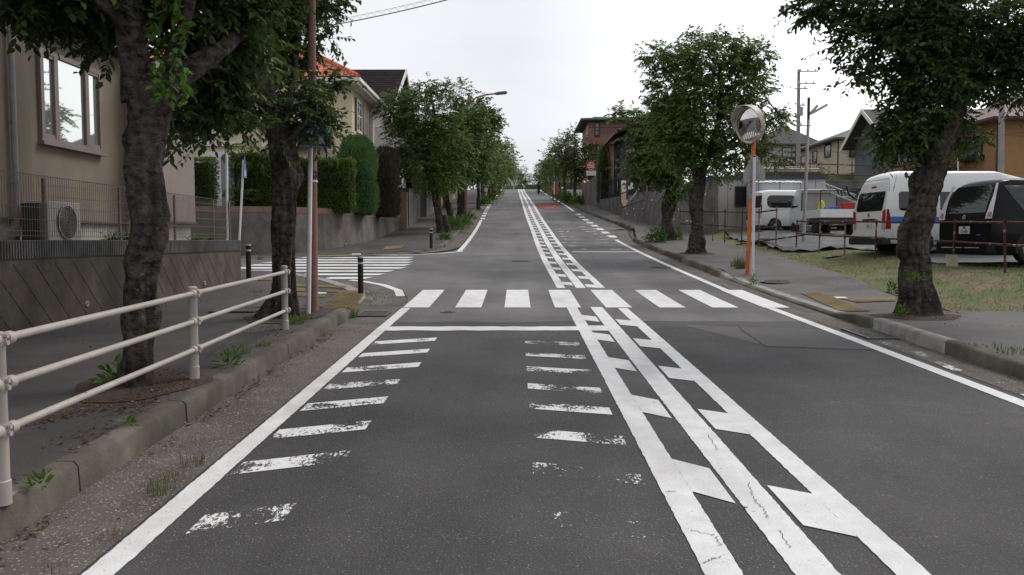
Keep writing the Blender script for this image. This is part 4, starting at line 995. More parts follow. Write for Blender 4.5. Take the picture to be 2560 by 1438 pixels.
# bollards
def bollard(label, c, h=.82, r=.055):
    e = empty('bollard', c, label, 'bollard', 'black bollards at the corner')
    m_ = MB(); m_.lathe([(r, 0), (r, h-.12), (r-.012, h-.115), (r-.012, h-.1), (r, h-.095), (r, h-.012), (r-.015, h), (0, h+.004)], c, 20); m_.build('body', BLACK, e, smooth=True)
    m_ = MB(); m_.lathe([(r+.002, h-.165), (r+.002, h-.13)], c, 20); m_.build('reflective_band', REFL, e); m_ = MB(); m_.lathe([(r+.002, h-.045), (r+.002, h-.014)], c, 20); m_.build('reflective_band', REFL, e)
q = PG(902, 735, 0, f=ramp); bollard('black bollard in front of the side street crosswalk on yellow tiles', (q.x, q.y, ramp(q.x, q.y)), .75)
q = PG(622, 697, 0, f=ramp); bollard('black bollard beside the corner of the fluted wall', (q.x, q.y, ramp(q.x, q.y)), .76)
q = PG(1078, 622, 0, f=r2); bollard('distant black bollard near the leaning tree across the side street', (q.x, q.y, r2(q.x, q.y)), .72)
# overhead lattice cable
e = empty('lattice_cable', P(800, 68, 11.6), 'grey lattice hung cable crossing the sky from the brown pole', 'cable')
a = P(781, 72, 11.7); b = P(1560, -135, 8.2); m_ = MB(); n = 46; prev = None
mid = lambda t: a.lerp(b, t) - Vector((0, 0, .08*math.sin(math.pi*t)))
hgt = lambda t: .06
m_.tube([mid(i/n) for i in range(n+1)], .007, 6); m_.build('cable', GREYB, e)
m_ = MB(); m_.tube([mid(i/n) + Vector((0, 0, hgt(0))) for i in range(n+1)], .0022, 5); m_.build('upper_wire', GREYB, e)
m_ = MB(); k = 34
for i in range(k):
    p = [mid((i + s)/k) + Vector((0, 0, hgt(0)*math.sin(math.pi*s)**.5)) for s in (0.02, .15, .5, .85, .98)]; m_.tube(p, .0018, 4)
m_.build('spiral_hanger', GREYB, e)
# ---------------------------------------------------------------- far corner wall
wl2 = [(-26, 26.35), (-14, 26.5), (-9.3, 26.75), (-7.6, 27.3), (-6.7, 28.4), (-6.15, 30), (-5.85, 32), (-5.75, 34.5), (-5.75, 40.6)]
block_wall('retaining_wall', 'grey retaining wall of diagonal blocks with brown coping below the hedge across the side street', wl2,
           lambda x, y: zr(y) + .08, 2.56, 2.76, CAPB, CONCB, joint=.38, seed=5, batter=.1,
           holes=[((-7.85, 27.2, 1.9), (.3, -1, 0)), ((-6.25, 29.65, 1.5), (1, -.3, 0)), ((-5.85, 33.6, 1.95), (1, 0, 0))])
mb = MB(); mb.poly([(x - .3, y + .15, 2.6) for x, y in wl2] + [(-7, 60, 3.4), (-60, 60, 3.4), (-60, 26.5, 2.6)]); struct(mb, 'far_garden', SOIL)
# hedges
def hedge(label, x0, x1, y0, y1, z0, z1, n, seed, rot=0, m=HEDGE):
    e = empty('clipped_hedge', ((x0+x1)/2, (y0+y1)/2, z0), label, 'hedge', 'clipped hedges across the side street', rot); rng = np.random.default_rng(seed)
    hx, hy, h = (x1-x0)/2, (y1-y0)/2, z1-z0; f = rng.choice(4, n, p=[.52, .2, .14, .14]); u = rng.uniform(-1, 1, n); v = rng.uniform(-1, 1, n)
    p = np.zeros((n, 3)); d = np.zeros((n, 3)); vz = (v + 1) / 2 * h
    for k, (A_, D_) in enumerate([((u*hx, -hy+0*u, vz), (0, -1, .2)), ((u*hx, v*hy, h+0*u), (0, 0, 1)), ((hx+0*u, v*hy, rng.uniform(0, h, n)), (1, 0, .2)), ((-hx+0*u, v*hy, rng.uniform(0, h, n)), (-1, 0, .2))]):
        q = f == k; p[q] = np.stack(A_, 1)[q]; d[q] = D_
    bump = np.array([mnoise.noise(Vector(x*1.7) + Vector((seed, 0, 0))) * .14 + mnoise.noise(Vector(x*5)) * .06 for x in p]); p += d*bump[:, None] + rng.normal(0, .025, (n, 3))
    V, Fc = leaves(p, d + [0, 0, .3], .075, .042, rng, False, 0); npmesh('leaves', V, Fc, m, e)
    m_ = MB(); m_.box(-hx+.09, hx-.09, -hy+.09, hy-.09, 0, h-.09); m_.build('dark_core', mat('hedge_core', (.014, .022, .008), (.008, .013, .005), scale=9, rough=1), e, local=True)  # solid dark green box filling the inside of the leaf shell
    return e
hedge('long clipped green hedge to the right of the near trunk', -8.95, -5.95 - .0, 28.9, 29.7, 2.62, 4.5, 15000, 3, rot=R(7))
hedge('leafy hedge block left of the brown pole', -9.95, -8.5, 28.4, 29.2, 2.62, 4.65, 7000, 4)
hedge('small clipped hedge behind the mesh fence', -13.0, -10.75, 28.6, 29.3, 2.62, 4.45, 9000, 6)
def column(name, label, c, r, h, m, seed, n, dead=False, L=.16):
    e = empty(name, c, label, 'conifer', 'juniper columns beside the hedge'); rng = np.random.default_rng(seed); z = rng.uniform(0, 1, n) ** .9; a = rng.uniform(0, 2*math.pi, n)
    rr = r*np.sqrt(np.clip(1 - np.clip((z-.55)/.47, 0, 1)**2.2, 0, 1)) * (.86 + .14*np.minimum(1, z*4)); gap = 1 - .22*np.exp(-((z-.42)/.02)**2)
    rr = rr*gap*(1 + .1*np.sin(a*3 + z*9) + rng.normal(0, .05, n)); p = np.stack([rr*np.cos(a), rr*np.sin(a), z*h], 1)
    d = np.stack([np.cos(a)*.5, np.sin(a)*.5, np.ones(n)], 1); V, Fc = leaves(p, d, L, .022, rng, False, -.2); npmesh('foliage', V, Fc, m, e)
    m_ = MB(); m_.lathe([(r*.8, 0), (r*.85, h*.3), (r*.83, h*.6), (r*.5, h*.88), (0, h*.96)], (0, 0, 0), 16); m_.build('dark_core', mat('hedge_core', (.014, .022, .008)), e, local=True)  # solid dark green filling inside the foliage
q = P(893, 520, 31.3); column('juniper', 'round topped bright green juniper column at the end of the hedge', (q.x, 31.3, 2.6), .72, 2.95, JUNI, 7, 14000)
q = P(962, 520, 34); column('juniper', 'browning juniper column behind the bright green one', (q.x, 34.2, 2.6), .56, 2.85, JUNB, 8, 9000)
# clipped garden pine (niwaki) near the glass door
q = P(603, 500, 28.3); e = empty('garden_tree', (q.x, 28.3, 2.6), 'small cloud pruned garden tree in front of the white glass door', 'tree')
m_ = MB(); c = Vector((q.x, 28.3, 2.6))
m_.tube([c, c + Vector((.1, 0, .5)), c + Vector((-.1, 0, .9)), c + Vector((.02, 0, 1.5)), c + Vector((-.05, 0, 2.1))], [.06, .05, .045, .035, .02], 8)
m_.tube([c + Vector((-.1, 0, .9)), c + Vector((-.35, 0, 1.4)), c + Vector((-.3, 0, 1.9))], [.03, .025, .015], 7); m_.build('trunk', BARK, e, smooth=True)
rng = np.random.default_rng(5); V = []; Fs = []; k = 0
for (bx, bz, rx, rz_2) in ((0.0, 2.15, .42, .2), (-.3, 1.85, .3, .18), (.15, 1.6, .22, .12), (-.2, .62, .4, .2), (.4, .6, .3, .16)):
    n = 900; u_ = rng.normal(0, 1, (n, 3)); u_ /= np.linalg.norm(u_, axis=1)[:, None]; p = u_*[rx, .3, rz_2] + [bx, 0, bz]
    a_, f_ = leaves(p, u_ + [0, 0, .5], .06, .03, rng, False, 0); V.append(a_); Fs.append(f_ + k); k += len(a_)
npmesh('leaves', np.concatenate(V), np.concatenate(Fs), HEDGE, e)
# ---------------------------------------------------------------- cream house with terracotta roof
X0, X1, Y0, Y1, ZE = -17.5, -6.75, 33.0, 38.8, 7.95
h = empty('cream_house', (X1, Y0, 2.7), 'cream two storey house with terracotta tiled roof and white trim', 'house')
mb = MB(); mb.add([(X0, Y0, 2.5), (X1-.55, Y0, 2.5), (X1, Y0+.55, 2.5), (X1, Y1, 2.5), (X0, Y1, 2.5), (X0, Y0, ZE), (X1-.55, Y0, ZE), (X1, Y0+.55, ZE), (X1, Y1, ZE), (X0, Y1, ZE)],
       [(0, 1, 6, 5), (1, 2, 7, 6), (2, 3, 8, 7), (3, 4, 9, 8), (4, 0, 5, 9)])
mb.box(X1-3.2, X1-1.0, Y0-.45, Y0, 5.45, ZE-.02); mb.build('wall', CREAMW, h)
mb = MB(); hip_roof(mb, X0, X1, Y0, Y1, ZE+.12, ZE+2.1, .45, .05); rf = mb.build('roof', TERRA, h)
# tile courses as real relief along the front slope
mb = MB(); xa, xb2, ya = X0-.45, X1+.45, Y0-.45; rise = 2.1-.12; run = (Y1-Y0)/2+.45
for r_ in range(11):
    t = r_/11; y = ya + run*t; z = ZE+.12+rise*t; x = xb2 - run*t - .1
    while x > xa + run*t:
        mb.add([(x, y-.03, z+.03), (x-.14, y-.03, z+.085), (x-.28, y-.03, z+.03), (x, y+.33, z+.24), (x-.14, y+.33, z+.285), (x-.28, y+.33, z+.24)], [(0, 1, 4, 3), (1, 2, 5, 4), (0, 2, 1)]); x -= .28
for r_ in range(11):
    t = r_/11; x = xb2 - run*t; z = ZE+.12+rise*t; y = Y0-.45 + run*t + .1
    while y < Y1+.45 - run*t:
        mb.add([(x+.03, y, z+.03), (x+.03, y+.14, z+.085), (x+.03, y+.28, z+.03), (x-.33, y, z+.24), (x-.33, y+.14, z+.285), (x-.33, y+.28, z+.24)], [(0, 1, 4, 3), (1, 2, 5, 4), (0, 2, 1)]); y += .28
mb.tube([(xb2, ya, ZE+.16), (xb2-run, ya+run, ZE+2.16)], .12, 8); mb.tube([(xa+run, ya+run, ZE+2.16), (xb2-run, ya+run, ZE+2.16)], .12, 8); mb.build('roof_tiles', TERRA, rf)
mb = MB(); g0 = .45
mb.box(X0-g0, X1+g0+.1, Y0-g0-.1, Y0-g0+.03, ZE-.03, ZE+.10); mb.box(X1+g0-.03, X1+g0+.1, Y0-g0+.03, Y1+g0, ZE-.03, ZE+.10); mb.box(X0-g0, X1+g0, Y0-g0, Y1+g0, ZE-.13, ZE-.035); mb.build('eaves_gutter', TRIM, h)
mb = MB()
for pts in ([(X1-1.0, Y0-.5, 7.75), (X1-.85, Y0-.1, 7.3), (X1-.85, Y0-.08, 2.7)], [(X1+.5, Y1-1.2, ZE-.1), (X1+.1, Y1-1.2, ZE-.4), (X1+.08, Y1-1.2, 2.7)]):
    mb = MB(); mb.tube(pts, .035, 8); mb.build('downpipe', TRIM, h, smooth=True)
SH = mat('shutter_dark', (.06, .052, .05), rough=.6)
for (ya_, z_, w_, h_) in ((Y0+1.45, 6.2, 1.1, 1.35), (Y0+4.1, 6.2, .5, 1.2)):
    f = window(h, (X1, ya_, z_), (0, 1, 0), w_, h_, (1, 0, 0), TRIM, .09, .05, 2 if w_ > 1 else 1, CARG, transom=.5)
    if w_ > 1:
        m_ = MB(); m_.obox((X1, ya_-.34, z_+.02), (0, 1, 0), (0, 0, 1), (1, 0, 0), .3, h_, .04); m_.build('shutter', SH, f); m_ = MB(); m_.obox((X1, ya_+w_+.04, z_+.02), (0, 1, 0), (0, 0, 1), (1, 0, 0), .3, h_, .04); m_.build('shutter', SH, f)
window(h, (X1-6.4, Y0, 5.9), (1, 0, 0), 1.7, 1.2, (0, -1, 0), TRIM, .1, .05, 2, GLASSL); window(h, (X1-2.9, Y0-.45, 6.35), (1, 0, 0), 1.6, .95, (0, -1, 0), TRIM, .12, .05, 2, GLASSL)
window(h, (X1-6.15, Y0, 2.75), (1, 0, 0), 1.75, 2.45, (0, -1, 0), TRIM, .22, .08, 2, mat('curtain_grey', (.3, .31, .31), (.18, .19, .19), scale=1, rough=.4, stretch=(14, 1, .2)), sill=False, name='glass_door')
window(h, (X1-3.2, Y0, 2.75), (1, 0, 0), 1.9, 2.3, (0, -1, 0), TRIM, .2, .06, 2, mat('curtain_grey', (.3, .31, .31)), sill=False, name='glass_door')
mb = MB(); mb.box(X1-3.35, X1-.85, Y0-.62, Y0-.455, 5.32, 5.5); mb.box(X1-3.3, X1-1.0, Y0-.5, Y0-.455, 6.2, 6.32); mb.box(X1-7.0, X1-4.2, Y0-.12, Y0, 5.42, 5.6); mb.box(X1-.75-.5, X1-.6-.5, Y0-.04, Y0, 4.4, 4.6); mb.build('bay_trim', TRIM, h)
# lean-to terracotta roof towards the road
mb = MB(); mb.add([(X1, Y0+2.6, 5.6), (X1+.9, Y0+2.6, 5.05), (X1+.9, Y1+1, 4.9), (X1, Y1+1, 5.5), (X1, Y0+2.6, 5.45), (X1+.9, Y0+2.6, 4.9), (X1+.9, Y1+1, 4.75), (X1, Y1+1, 5.3)], [(0, 1, 2, 3), (7, 6, 5, 4), (0, 4, 5, 1), (1, 5, 6, 2)]); mb.build('porch_roof', TERRA, h)
mb = MB(); mb.box(X1, X1+.78, Y0+2.9, Y1+.9, 4.45, 4.78); mb.build('porch_beam', TRIM, h)
# house with dark ridge roof behind
h = empty('dark_roofed_house', (-6.8, 44, 3.5), 'pale house with dark grey ridge roof and glass balcony behind the cream house', 'house')
PALE = sidingmat('pale_siding', (.60, .58, .56), (.5, .48, .47))
mb = MB(); mb.box(-15, -6.9, 43.4, 50.6, 2.5, 9.0); mb.add([(-6.9, 43.4, 9.0), (-6.9, 50.6, 9.0), (-6.9, 47, 11.1), (-15, 43.4, 9), (-15, 50.6, 9), (-15, 47, 11.1)], [(0, 1, 2), (3, 5, 4), (0, 2, 5, 3), (1, 4, 5, 2)]); mb.build('wall', PALE, h)
mb = MB()
for sg in (-1, 1):
    y_ = 47 + sg*4.2; mb.add([(-16, 47, 11.35), (-6.35, 47, 11.35), (-6.35, y_, 8.9), (-16, y_, 8.9), (-16, 47, 11.2), (-6.35, 47, 11.2), (-6.35, y_, 8.75), (-16, y_, 8.75)], [(0, 1, 2, 3), (4, 7, 6, 5), (1, 5, 6, 2), (3, 2, 6, 7), (0, 3, 7, 4)])
    for k in range(17):
        t = k/17; y2 = 47 + sg*4.2*(1-t); z2 = 8.9 + 2.45*t; mb.box(-15.98, -6.37, min(y2, y2-sg*.05), max(y2, y2-sg*.05), z2+.005, z2+.07)
rf = mb.build('roof', DARKT, h)
mb = MB()
for sg in (-1, 1): mb.add([(-6.34, 47, 11.4), (-6.34, 47+sg*4.3, 8.87), (-6.34, 47+sg*4.3, 8.62), (-6.34, 47, 11.12), (-6.28, 47, 11.4), (-6.28, 47+sg*4.3, 8.87), (-6.28, 47+sg*4.3, 8.62), (-6.28, 47, 11.12)], [(0, 1, 2, 3), (4, 7, 6, 5), (0, 4, 5, 1), (3, 2, 6, 7), (1, 5, 6, 2)])
mb.build('bargeboard', TRIM, rf)
mb = MB(); mb.box(-6.9, -5.9, 43.4, 47.2, 6.3, 6.5); mb.build('balcony_floor', TRIM, h)
mb = MB(); mb.box(-7.9, -5.92, 43.3, 43.36, 6.5, 7.6); mb.box(-5.95, -5.9, 43.4, 47.2, 6.5, 7.6); mb.build('balcony_panel', mat('frosted_panel', (.5, .53, .53), rough=.3), h)
mb = MB(); mb.box(-8.0, -5.85, 43.27, 43.39, 7.6, 7.68); mb.box(-8.0, -5.85, 43.27, 43.39, 6.46, 6.54); mb.build('balcony_rail', WHITE, h)
window(h, (-6.9, 44.6, 6.6), (0, 1, 0), 1.6, 2.0, (1, 0, 0), BLACKM, .06, .04, 2)
# low walls, gate and pillar along the far sidewalk
zg = lambda y: zr(y) + .12
def low_wall(label, x0, x1, y0, y1, h_, m, cap=None, name='garden_wall', cat='wall'):
    e = empty(name, (x0, y0, zg(y0)), label, cat); mb = MB(); z = zg(y1) + h_; n = 4
    mb.box(x0, x1, y0, y1, zg(y0) - .3, z); mb.build('wall', m, e)
    if cap: c_ = MB(); c_.box(x0-.03, x1+.03, y0-.03, y1+.03, z, z+.07); c_.build('coping', cap, e)
    return e, z
PEACH = mat('peach_render', (.36, .27, .2), (.3, .22, .16), scale=3, rough=.9, bump=.2, bscale=80)
low_wall('peach rendered gate pillar at the end of the diagonal block wall', -5.85, -5.5, 40.65, 41.05, 1.7, PEACH, PEACH, 'gate_pillar', 'gate pillar')
e = empty('garden_grille', (-5.9, 38.8, 2.76), 'low peach wall with black slotted grille above the brown coping', 'fence')
mb = MB(); mb.box(-5.98, -5.8, 38.6, 40.6, 2.76, 2.9); mb.box(-5.98, -5.8, 38.6, 38.8, 2.9, 3.75); mb.box(-5.98, -5.8, 38.6, 40.6, 3.65, 3.8); mb.build('wall', PEACH, e)
mb = MB()
for i in range(8): mb.box(-5.9, -5.87, 38.95+i*.22, 39.0+i*.22, 2.9, 3.65)
mb.build('bars', BLACKM, e)
low_wall('grey concrete garden wall behind the leaning tree', -6.6, -4.95+-.75, 43.0, 48.0, 1.45, CONCG, KERB)
low_wall('pale concrete garage wall behind the forked tree', -6.6, -5.6, 50.5, 57.0, 1.5, CONCG, KERB)
e = empty('white_baluster_fence', (-5.5, 50, 5.0), 'white baluster fence above the pale garage wall', 'fence'); mb = MB()
zt = zg(57) + 1.55
for i in range(30): mb.box(-5.65, -5.62, 50.6+i*.21, 50.64+i*.21, zt, zt+.95)
mb.box(-5.67, -5.6, 50.5, 57, zt+.95, zt+1.0); mb.box(-5.67, -5.6, 50.5, 57, zt+.04, zt+.09); mb.build('balusters', WHITE, e)
low_wall('brown and orange panelled wall beyond the brown street light pole', -6.4, -5.8, 62, 72, 1.6, mat('orange_wall', (.34, .16, .08), (.26, .12, .07), scale=1, rough=.9))
low_wall('beige wall far down the left sidewalk', -7.2, -6.2, 78, 100, 1.7, mat('beige_wall', (.36, .31, .26), (.3, .26, .2), scale=1, rough=.9))
# houses half hidden behind the left row
def plain_house(label, x0, x1, y0, y1, z0, ze, zr_, wallm, roofm, side=1, name='house_behind_trees', wins=2, along='y'):
    e = empty(name, ((x0+x1)/2, (y0+y1)/2, z0), label, 'house'); mb = MB(); mb.box(x0, x1, y0, y1, z0, ze); mb.build('wall', wallm, e)
    mb = MB(); hip_roof(mb, x0, x1, y0, y1, ze, zr_, .5, .12, along); mb.build('roof', roofm, e)
    xs = x1 if side > 0 else x0; n = (side, 0, 0); L = y1 - y0
    for lev in (1.0, 3.7):
        if z0 + lev + 1.2 > ze: continue
        for i in range(wins):
            yy = y0 + L*(i+.5)/wins - .6; window(e, (xs, yy, z0+lev), (0, side, 0) if side > 0 else (0, 1, 0), 1.3, 1.1, n, WHITE, .07, .05, 2)
        window(e, ((x0+x1)/2 - .7 + lev*.2, y0, z0+lev), (1, 0, 0), 1.4, 1.1, (0, -1, 0), WHITE, .07, .05, 2)
    return e
plain_house('white house hidden behind the left tree row with grey roof', -15, -7.5, 53, 61, 4, 9.4, 11.4, PALE, GREYT)
plain_house('tan house far behind the left tree row', -16, -8, 66, 75, 5, 10.8, 12.8, mat('tan_wall', (.42, .34, .26), (.36, .29, .22), scale=1, rough=.9), DARKT)
plain_house('pale yellow house farther behind the left tree row', -16, -8.4, 82, 92, 6.5, 12.2, 14.2, CREAMW, GREYT)
# ================================================================== RIGHT SIDE : bank, parking lot, vehicles, signs, houses
def zlot(y): return float(np.interp(y, [10, 20, 25, 30, 36, 46], [.85, 1.1, 1.45, 1.82, 2.08, 2.4]))
def sm(t): t = max(0, min(1, t)); return t*t*(3-2*t)
def Hb(x, y):
    d = min(x - xb(y), (y - 12.2) * 1.0); s = sm(d / 2.4); z = (zr(y) + .15) * (1-s) + zlot(y) * s
    if d > 0: z += (mnoise.noise(Vector((x*1.1, y*1.1, 0))) * .05 + mnoise.noise(Vector((x*4, y*4, 3))) * .012) * min(1, d) * (1 - sm((d-2.2)/.8))
    return z
BANKM = mat('bank_soil', (.215, .165, .105), (.12, .092, .06), scale=3, rough=1, bump=.8, bscale=30, dirt=((.10, .135, .045), 1.6, .40, .6))
LOTM = mat('lot_gravel', (.135, .13, .125), (.095, .09, .086), scale=2, rough=.95, bump=.5, bscale=40, speck=((.24, .23, .22), 30, .62), dirt=((.07, .085, .045), .7, .55, .75))
mb = MB(); ml = MB(); ysl = list(np.arange(12.2, 20, .2)) + list(np.arange(20, 30, .4)) + list(np.arange(30, 47, 1.0)); gx = list(np.arange(0, 4, .2)) + list(np.arange(4, 8, .8)) + [9, 12, 16, 22, 32]
for t_, d0, d1 in ((mb, 0, 3.2), (ml, 3.2, 99)):
    b0 = len(t_.v); idx = {}
    for i in range(len(ysl) - 1):
        for j in range(len(gx) - 1):
            ym = ysl[i] + .1; xm = gx[j] + .1; inb = min(xm, ym - 12.2) < 3.19
            if (t_ is mb) != inb: continue
            f_ = []
            for (a, b) in ((i, j), (i, j+1), (i+1, j+1), (i+1, j)):
                if (a, b) not in idx:
                    y = ysl[a]; x = xb(y) + gx[b]; idx[(a, b)] = len(t_.v); t_.v.append((x, y, Hb(x, y) - .005))
                f_.append(idx[(a, b)])
            t_.f.append(tuple(f_))
struct(mb, 'grass_bank', BANKM, smooth=True, sharp=70); struct(ml, 'parking_lot', LOTM, smooth=True, sharp=70)
# grass on the bank: short dry tufts, greener along the top and the foot
def grass_patch(name, n, m, seed, h, wd, keep, xr, yr):
    rng = np.random.default_rng(seed); V = []; k = 0
    X_ = rng.uniform(*xr, n*3); Y_ = rng.uniform(*yr, n*3); P_ = []
    for x, y in zip(X_, Y_):
        d = min(x - xb(y), y - 12.2)
        if d < .02 or rng.uniform() > keep(x, y, d): continue
        P_.append((x, y, Hb(x, y) - .01)); k += 1
        if k >= n: break
    b = np.array(P_); n = len(b); hh = h*rng.uniform(.4, 1.15, n); ln = rng.normal(0, .5, (n, 2)); th = rng.uniform(0, math.pi, n); s = np.stack([np.cos(th), np.sin(th), 0*th], 1)*wd*.5
    tip = b + np.concatenate([ln*hh[:, None], (hh*(1-.3*np.abs(ln).sum(1)).clip(.2, 1))[:, None]], 1); mid = (b + tip)/2 + [0, 0, .01]
    V = np.stack([b-s, b+s, mid+s*.7, tip], 1).reshape(-1, 3); Fc = np.arange(n)[:, None]*4 + np.array([0, 1, 2, 3])[None]
    return tag(npmesh(name, V, Fc, m), kind='stuff')
pn = lambda x, y, f, s: .5 + .9*mnoise.noise(Vector((x*f, y*f, s)))
grass_patch('dry_grass', 26000, DRY, 1, .055, .006, lambda x, y, d: .75*pn(x, y, 1.5, 2) * (1 if d < 2.8 else 0), (6.5, 22), (12.2, 30))
grass_patch('green_grass', 30000, GRASSM, 2, .085, .007, lambda x, y, d: max(.3*(d < 2.6), (sm((d-1.6)/.7)*(1-sm((d-3.4)/.6))) * .95, .85*(d < .35)*(y < 15)) * max(0, pn(x, y, 1.2, 9) + .15), (6.5, 24), (12.2, 30))
grass_patch('lot_weeds', 2500, GRASSM, 3, .12, .008, lambda x, y, d: .5*(d > 3)*max(0, pn(x, y, .8, 4) - .35), (10, 30), (14, 44))
# blue-grey ground cloth
TARP = mat('grey_ground_cloth', (.105, .113, .118), (.075, .082, .086), scale=2, rough=.75, bump=.2, dirt=((.2, .19, .16), 1.5, .55, .8))
e = empty('ground_cloth', (9, 24, 1.3), 'crumpled blue grey ground cloth spread at the edge of the parking lot', 'ground sheet')
mb = MB(); rows_ = 44; cols = 90
rn = random.Random(3)
for i in range(rows_ + 1):
    for j in range(cols + 1):
        s = i / rows_; t = j / cols     # s across, t along the fence line
        y = 33.5 - t*14.3; x0 = xb(y) + (.5 if y > 26 else .5 + sm((26-y)/3)*1.9) + .3*mnoise.noise(Vector((y*1.3, 5, 0))); x = x0 + s*(4.6 if y < 25 else 3.0 + (25-y)*.0)
        ed = (1 - sm(s*4)); wv = abs(mnoise.noise(Vector((x*2.2, y*1.4, 7)))) * (.30*ed*sm((y-23)/3) + .035) + .02*mnoise.noise(Vector((x*9, y*7, 1)))
        mb.v.append((x, y, Hb(x, y) + .03 + wv + .02*s))
for i in range(rows_):
    for j in range(cols): a = i*(cols+1)+j; mb.f.append((a, a+1, a+cols+2, a+cols+1))
mb.build('cloth', TARP, e, smooth=True, sharp=60)
# rusty pipe fence
def pipe(parent, a, b, r=.0243, m=None, name='rail'):
    m_ = MB(); m_.tube([a, b], r, 8); return m_.build(name, m or RUST, parent, smooth=True)
def fence_post(parent, c, h, m=None, lean=(0, 0)):
    m_ = MB(); m_.tube([(c[0], c[1], c[2]-.1), (c[0]+lean[0], c[1]+lean[1], c[2]+h)], .0243, 8); return m_.build('post', m or RUST, parent, smooth=True)
def clampm(parent, p):
    m_ = MB(); m_.box(p[0]-.035, p[0]+.035, p[1]-.05, p[1]+.03, p[2]-.035, p[2]+.035); m_.build('clamp', RUST, parent, bevel=.008)
fe = empty('scaffold_pipe_fence', (9.3, 20, 1.1), 'rusty scaffold pipe fence on the grass bank in front of the vans', 'fence')
FP = [(1990, 26, 630, RUST), (2047, 24.3, 648, RUST2), (2110, 23, 648, RUST2), (2187, 21.5, 657, RUST), (2382, 18.4, 668, RUST), (2513, 16.2, 702, RUST), (2680, 14.4, 760, RUST)]
pp = []
for px, Y, yb, m_ in FP:
    p = P(px, yb, Y); z = Hb(p.x, p.y); top = P(px, 549, Y).z; fence_post(fe, (p.x, p.y, z), max(.9, top - z), m_, (.02 if px != 2513 else -.06, 0)); pp.append((p.x, p.y, z, top))
for (a, b) in zip(pp, pp[1:]):
    for lv in (0, 1):
        f_ = lambda q: q[3] - .06 if lv == 0 else q[2] + (q[3]-q[2])*.52
        pipe(fe, (a[0], a[1]-.05, f_(a)), (b[0], b[1]-.05, f_(b)), .0243, RUST if a[0] < 9 or lv else RUST)
        clampm(fe, (b[0], b[1]-.03, f_(b)))
fe = empty('scaffold_pipe_fence', (8.6, 31, 1.5), 'older sagging pipe fence with pale posts beside the shed and ground cloth', 'fence')
FP = [(1700, 33.5, 585, RUST2), (1782, 32, 580, RUST2), (1812, 31, 585, RUST), (1853, 29.5, 592, RUST), (1897, 28.5, 602, RUST2), (1940, 27.5, 612, RUST2)]
pp = []
for px, Y, yb, m_ in FP:
    p = P(px, yb, Y); z = Hb(p.x, p.y); top = P(px, 517 + (0 if px > 1900 else 6), Y).z; fence_post(fe, (p.x, p.y, z), top - z, m_, (.05 if px == 1853 else 0, 0)); pp.append((p.x, p.y, z, top))
for (a, b) in zip(pp, pp[1:]):
    for fr in (.92, .5, .2) if a[0] > 8.4 else (.92, .5):
        pipe(fe, (a[0], a[1]-.05, a[2] + (a[3]-a[2])*fr), (b[0], b[1]-.05, b[2] + (b[3]-b[2])*fr), .0243, RUST2 if fr < .5 else RUST)
pipe(fe, P(1840, 612, 28.4), P(2010, 588, 26.2)); pipe(fe, P(1900, 600, 28.0), P(2020, 640, 25.0), .02, RUST2)
e = empty('tin_plate', P(2383, 678, 18.2), 'pale green square plate leaning at the foot of a fence post', 'plate')
p0 = P(2365, 692, 18.2); p0.z = Hb(p0.x, p0.y); mb = MB(); u_ = Vector((1, 0, 0)); v_ = Vector((0, .25, .97)); mb.obox(p0, u_, v_, u_.cross(v_), .26, .27, .01)
mb.build('plate', mat('pale_green_tin', (.38, .38, .26), (.28, .28, .19), scale=8, rough=.8), e)
p0 = PG(2088, 645, f=Hb); e = empty('litter', p0, 'flattened dark red scrap lying on the dry grass', 'litter'); mb = MB(); mb.obox(p0 + Vector((-.22, 0, .01)), (1, .2, .02), (-.2, 1, .05), (0, 0, 1), .4, .25, .02); mb.build('dark_plate', BLACKM, e)
mb = MB(); mb.obox(p0 + Vector((-.02, .0, .035)), (1, .3, .05), (-.2, 1, .05), (0, 0, 1), .22, .14, .02); mb.build('red_piece', REDL, e)
